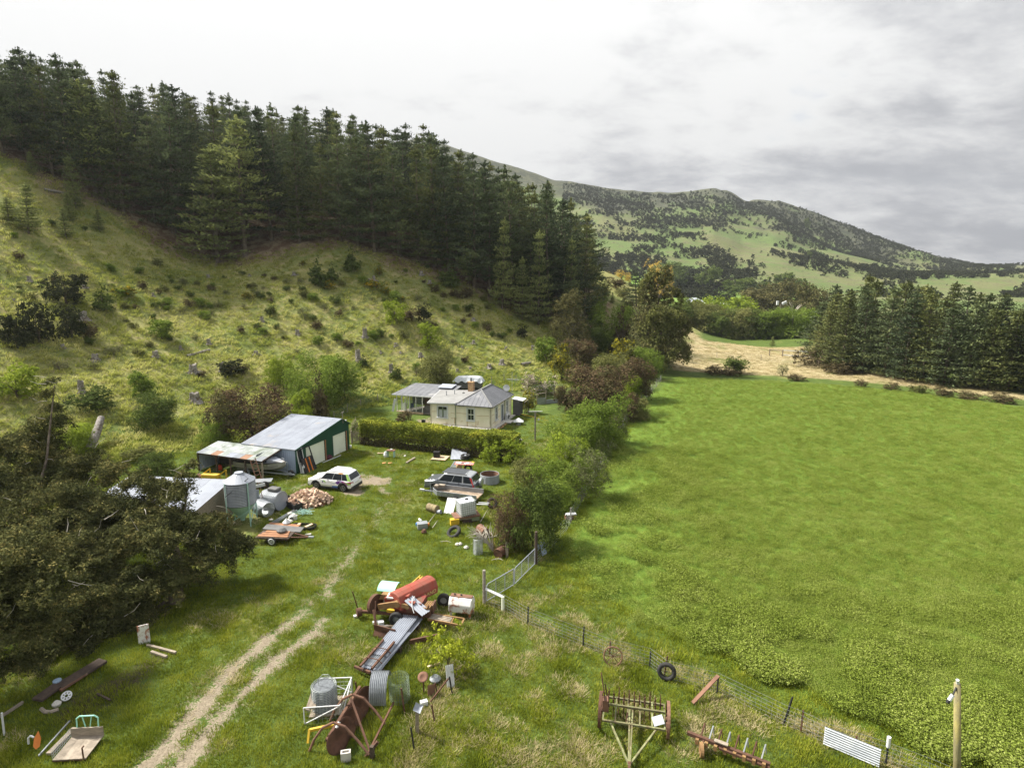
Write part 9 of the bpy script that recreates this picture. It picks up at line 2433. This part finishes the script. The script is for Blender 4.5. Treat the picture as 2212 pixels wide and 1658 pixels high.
MB().box((0, 0, hh / 2), (0.16, 0.16, hh)).obj('shaft', m_grpost, t); MB().bar((-0.7, 0, hh), (0.75, 0.1, hh), 0.06).obj('crosspiece', m_white, t); MB().bar((-1.5, 0.4, hh - 0.35), (1.4, 0, hh - 1.0), 0.03).bar((0.1, 0, hh - 0.2), (0.9, 0.2, hh - 0.8), 0.03).obj('yellow_line', m_yellow, t); MB().cyl((0.35, -0.1, hh - 0.95), (0.35, -0.1, hh - 0.75), 0.1, n=8).obj('insulator', m_white, t)
p = at(*zA(1655, 262)); t = thing('aerial_mast', 'slim television aerial on a mast behind the farmhouse', 'aerial', p); MB().cyl((0, 0, 0), (0, 0, 3.0), 0.03).obj('mast', m_wire, t); MB().bar((-0.8, 0, 1.95), (1.0, 0, 1.85), 0.07).obj('boom', m_white, t)
for k in range(5): MB().bar((-0.6 + 0.35 * k, 0, 1.7), (-0.6 + 0.35 * k, 0, 2.2), 0.025).obj('element', m_wire, t)
# ------------------------------------------------------------------ under the cypresses
a, rz, L = fr(*zL(530, 1370), *zL(800, 1350))
t = thing('hand_cart', 'old wooden tray cart with a white pipe hoop, lying in the shaded grass', 'cart', a, rz)
for k in range(4): MB().box((0.14 + (L - 0.1) * k / 3, 0.55, 0.16), (0.3, 1.15, 0.04)).obj('floor_board', m_timber, t)
MB().box((L / 2 + 0.1, 1.12, 0.36), (L + 0.2, 0.05, 0.4)).obj('head_board', m_timber, t); MB().tube([(0.2, 1.16, 0.55), (0.2, 1.2, 0.9), (0.32, 1.2, 1.0), (L - 0.1, 1.2, 1.0), (L + 0.02, 1.2, 0.9), (L + 0.02, 1.16, 0.55)], 0.028).obj('pipe_hoop', m_mint, t)
MB().bar((0.5, 1.18, 0.55), (0.42, 1.2, 0.97), 0.03).bar((L - 0.3, 1.18, 0.55), (L - 0.22, 1.2, 0.97), 0.03).obj('hoop_strut', m_mint, t)
meshpanel((-0.02, 0, 0.16), (-0.02, 1.1, 0.16), 0.4, step=0.1, dr=0.008).obj('side_mesh', m_wire, t); MB().tube([(L + 0.1, 0, 0.1), (L + 0.1, 0, 0.6), (L + 0.1, 0.1, 0.6)], 0.03).bar((-0.02, 0, 0.12), (L + 0.1, 0, 0.12), 0.05).obj('front_rail', m_rust, t)
for i, (x1, y1, x2, y2, w_, mm_, lb) in enumerate([(385, 1310, 690, 960, 0.05, m_galv, 'thin grey pipe lying beside the hand cart'), (480, 1290, 740, 1040, 0.18, m_timber, 'rotten plank lying between the pipe and the hand cart'), (370, 780, 620, 600, 0.5, m_darkpost, 'dark sheet on the heap under the cypress, outer piece'), (580, 650, 1020, 385, 0.55, m_darkpost, 'dark sheet on the heap under the cypress, inner piece'), (600, 680, 1000, 420, 0.12, m_rustpale, 'reddish beam along the dark sheets'), (10, 930, 230, 780, 0.1, m_timber, 'grey pole leaning out from under the cypress at the frame edge'),
             (1450, 215, 1730, 290, 0.12, m_timber, 'old log at the outer edge of the cypress shade'), (1490, 280, 1640, 330, 0.12, m_timber, 'shorter log next to the old one at the cypress shade'), (960, 700, 1090, 760, 0.07, m_darkpost, 'dark broken branch in the shaded grass')]):
 a, rz, L = fr(*zL(x1, y1), *zL(x2, y2)); put(MB().box((L / 2, 0, 0.1), (L, w_, max(0.03, min(w_, 0.1)))), 'scrap_timber' if mm_ is not m_galv else 'steel_pipe', mm_, zL(x1, y1), lb, 'scrap', rz, 0.1 if i in (2, 3, 4) else 0)
put(MB().prism([(0, 0), (0.12, 0.07), (0.16, 0.33), (0.08, 0.62), (-0.05, 0.4), (-0.08, 0.13)], 0.05), 'orange_plate', m_orange, zL(365, 1280), 'curved orange plate leaning in the shaded grass', 'plate', 0, 0.25, rot=(R(58), 0, R(28)))
put(MB().tube([(0, 0, 0), (0.02, 0, 0.25), (0.12, 0, 0.35), (0.24, 0, 0.28)], 0.035), 'white_hook', m_white, zL(290, 1215), 'white bent pipe in front of the orange plate', 'pipe', 0, 0.2)
t = thing('wheel_trim', 'shiny white car wheel trim lying in the cypress shade', 'wheel trim', at(*zL(660, 735)) + Vector((0, 0, 0.2)), rot=(R(35), R(15), 0))
MB().torus((0, 0, 0), 0.18, 0.03, None, 20, 5).obj('ring', m_white, t)
for k in range(7): MB().bar((0.06 * math.cos(k * 0.9), 0.06 * math.sin(k * 0.9), 0), (0.18 * math.cos(k * 0.9), 0.18 * math.sin(k * 0.9), 0), 0.06, 0.03).obj('spoke', m_white, t)
put(MB().tube([(0, 0, 0.06), (0.3, -0.2, 0.08), (0.5, -0.2, 0.06), (0.75, -0.05, 0.07)], 0.08), 'grey_sack', m_timber, zL(410, 840), 'bent grey sack lying below the dark sheets', 'sack'); put(MB().lathe([(0.16, 0), (0.18, 0.1), (0.08, 0.2), (0, 0.2)], 9), 'grey_stone', m_concrete, zL(560, 790), 'pale stone beside the wheel trim', 'stone')
put(MB().box((0, 0, 0.5), (0.5, 0.04, 1.0)), 'peeling_board', m_rustwhite, zL(1425, 185), 'peeling white board standing at the cypress edge', 'board', R(30)); put(MB().bar((0, 0, 0), (0.05, 0, 1.0), 0.05), 'white_stake', m_white, zL(45, 1090), 'thin white stake at the frame edge under the cypress', 'stake')
put(MB().lathe([(0.14, 0), (0.17, 0.3), (0, 0.32)], 10), 'blue_drum', pm('pale_blue_plastic', (0.30, 0.40, 0.52)), zL(570, 600), 'pale blue plastic drum in the gloom under the boughs', 'drum')
# ------------------------------------------------------------------ thin valley haze
hm = bpy.data.materials.new('haze'); hm.use_nodes = True
hn = hm.node_tree; hn.nodes.clear()
hv_ = hn.nodes.new('ShaderNodeVolumePrincipled'); hv_.inputs['Color'].default_value = (0.86, 0.91, 1.0, 1); hv_.inputs['Density'].default_value = 0.00010; hv_.inputs['Anisotropy'].default_value = 0.2
ho = hn.nodes.new('ShaderNodeOutputMaterial'); hn.links.new(hv_.outputs[0], ho.inputs['Volume'])
tag(MB().box((0, 0, 130), (3700, 3700, 290)).obj('haze', hm), kind='stuff')
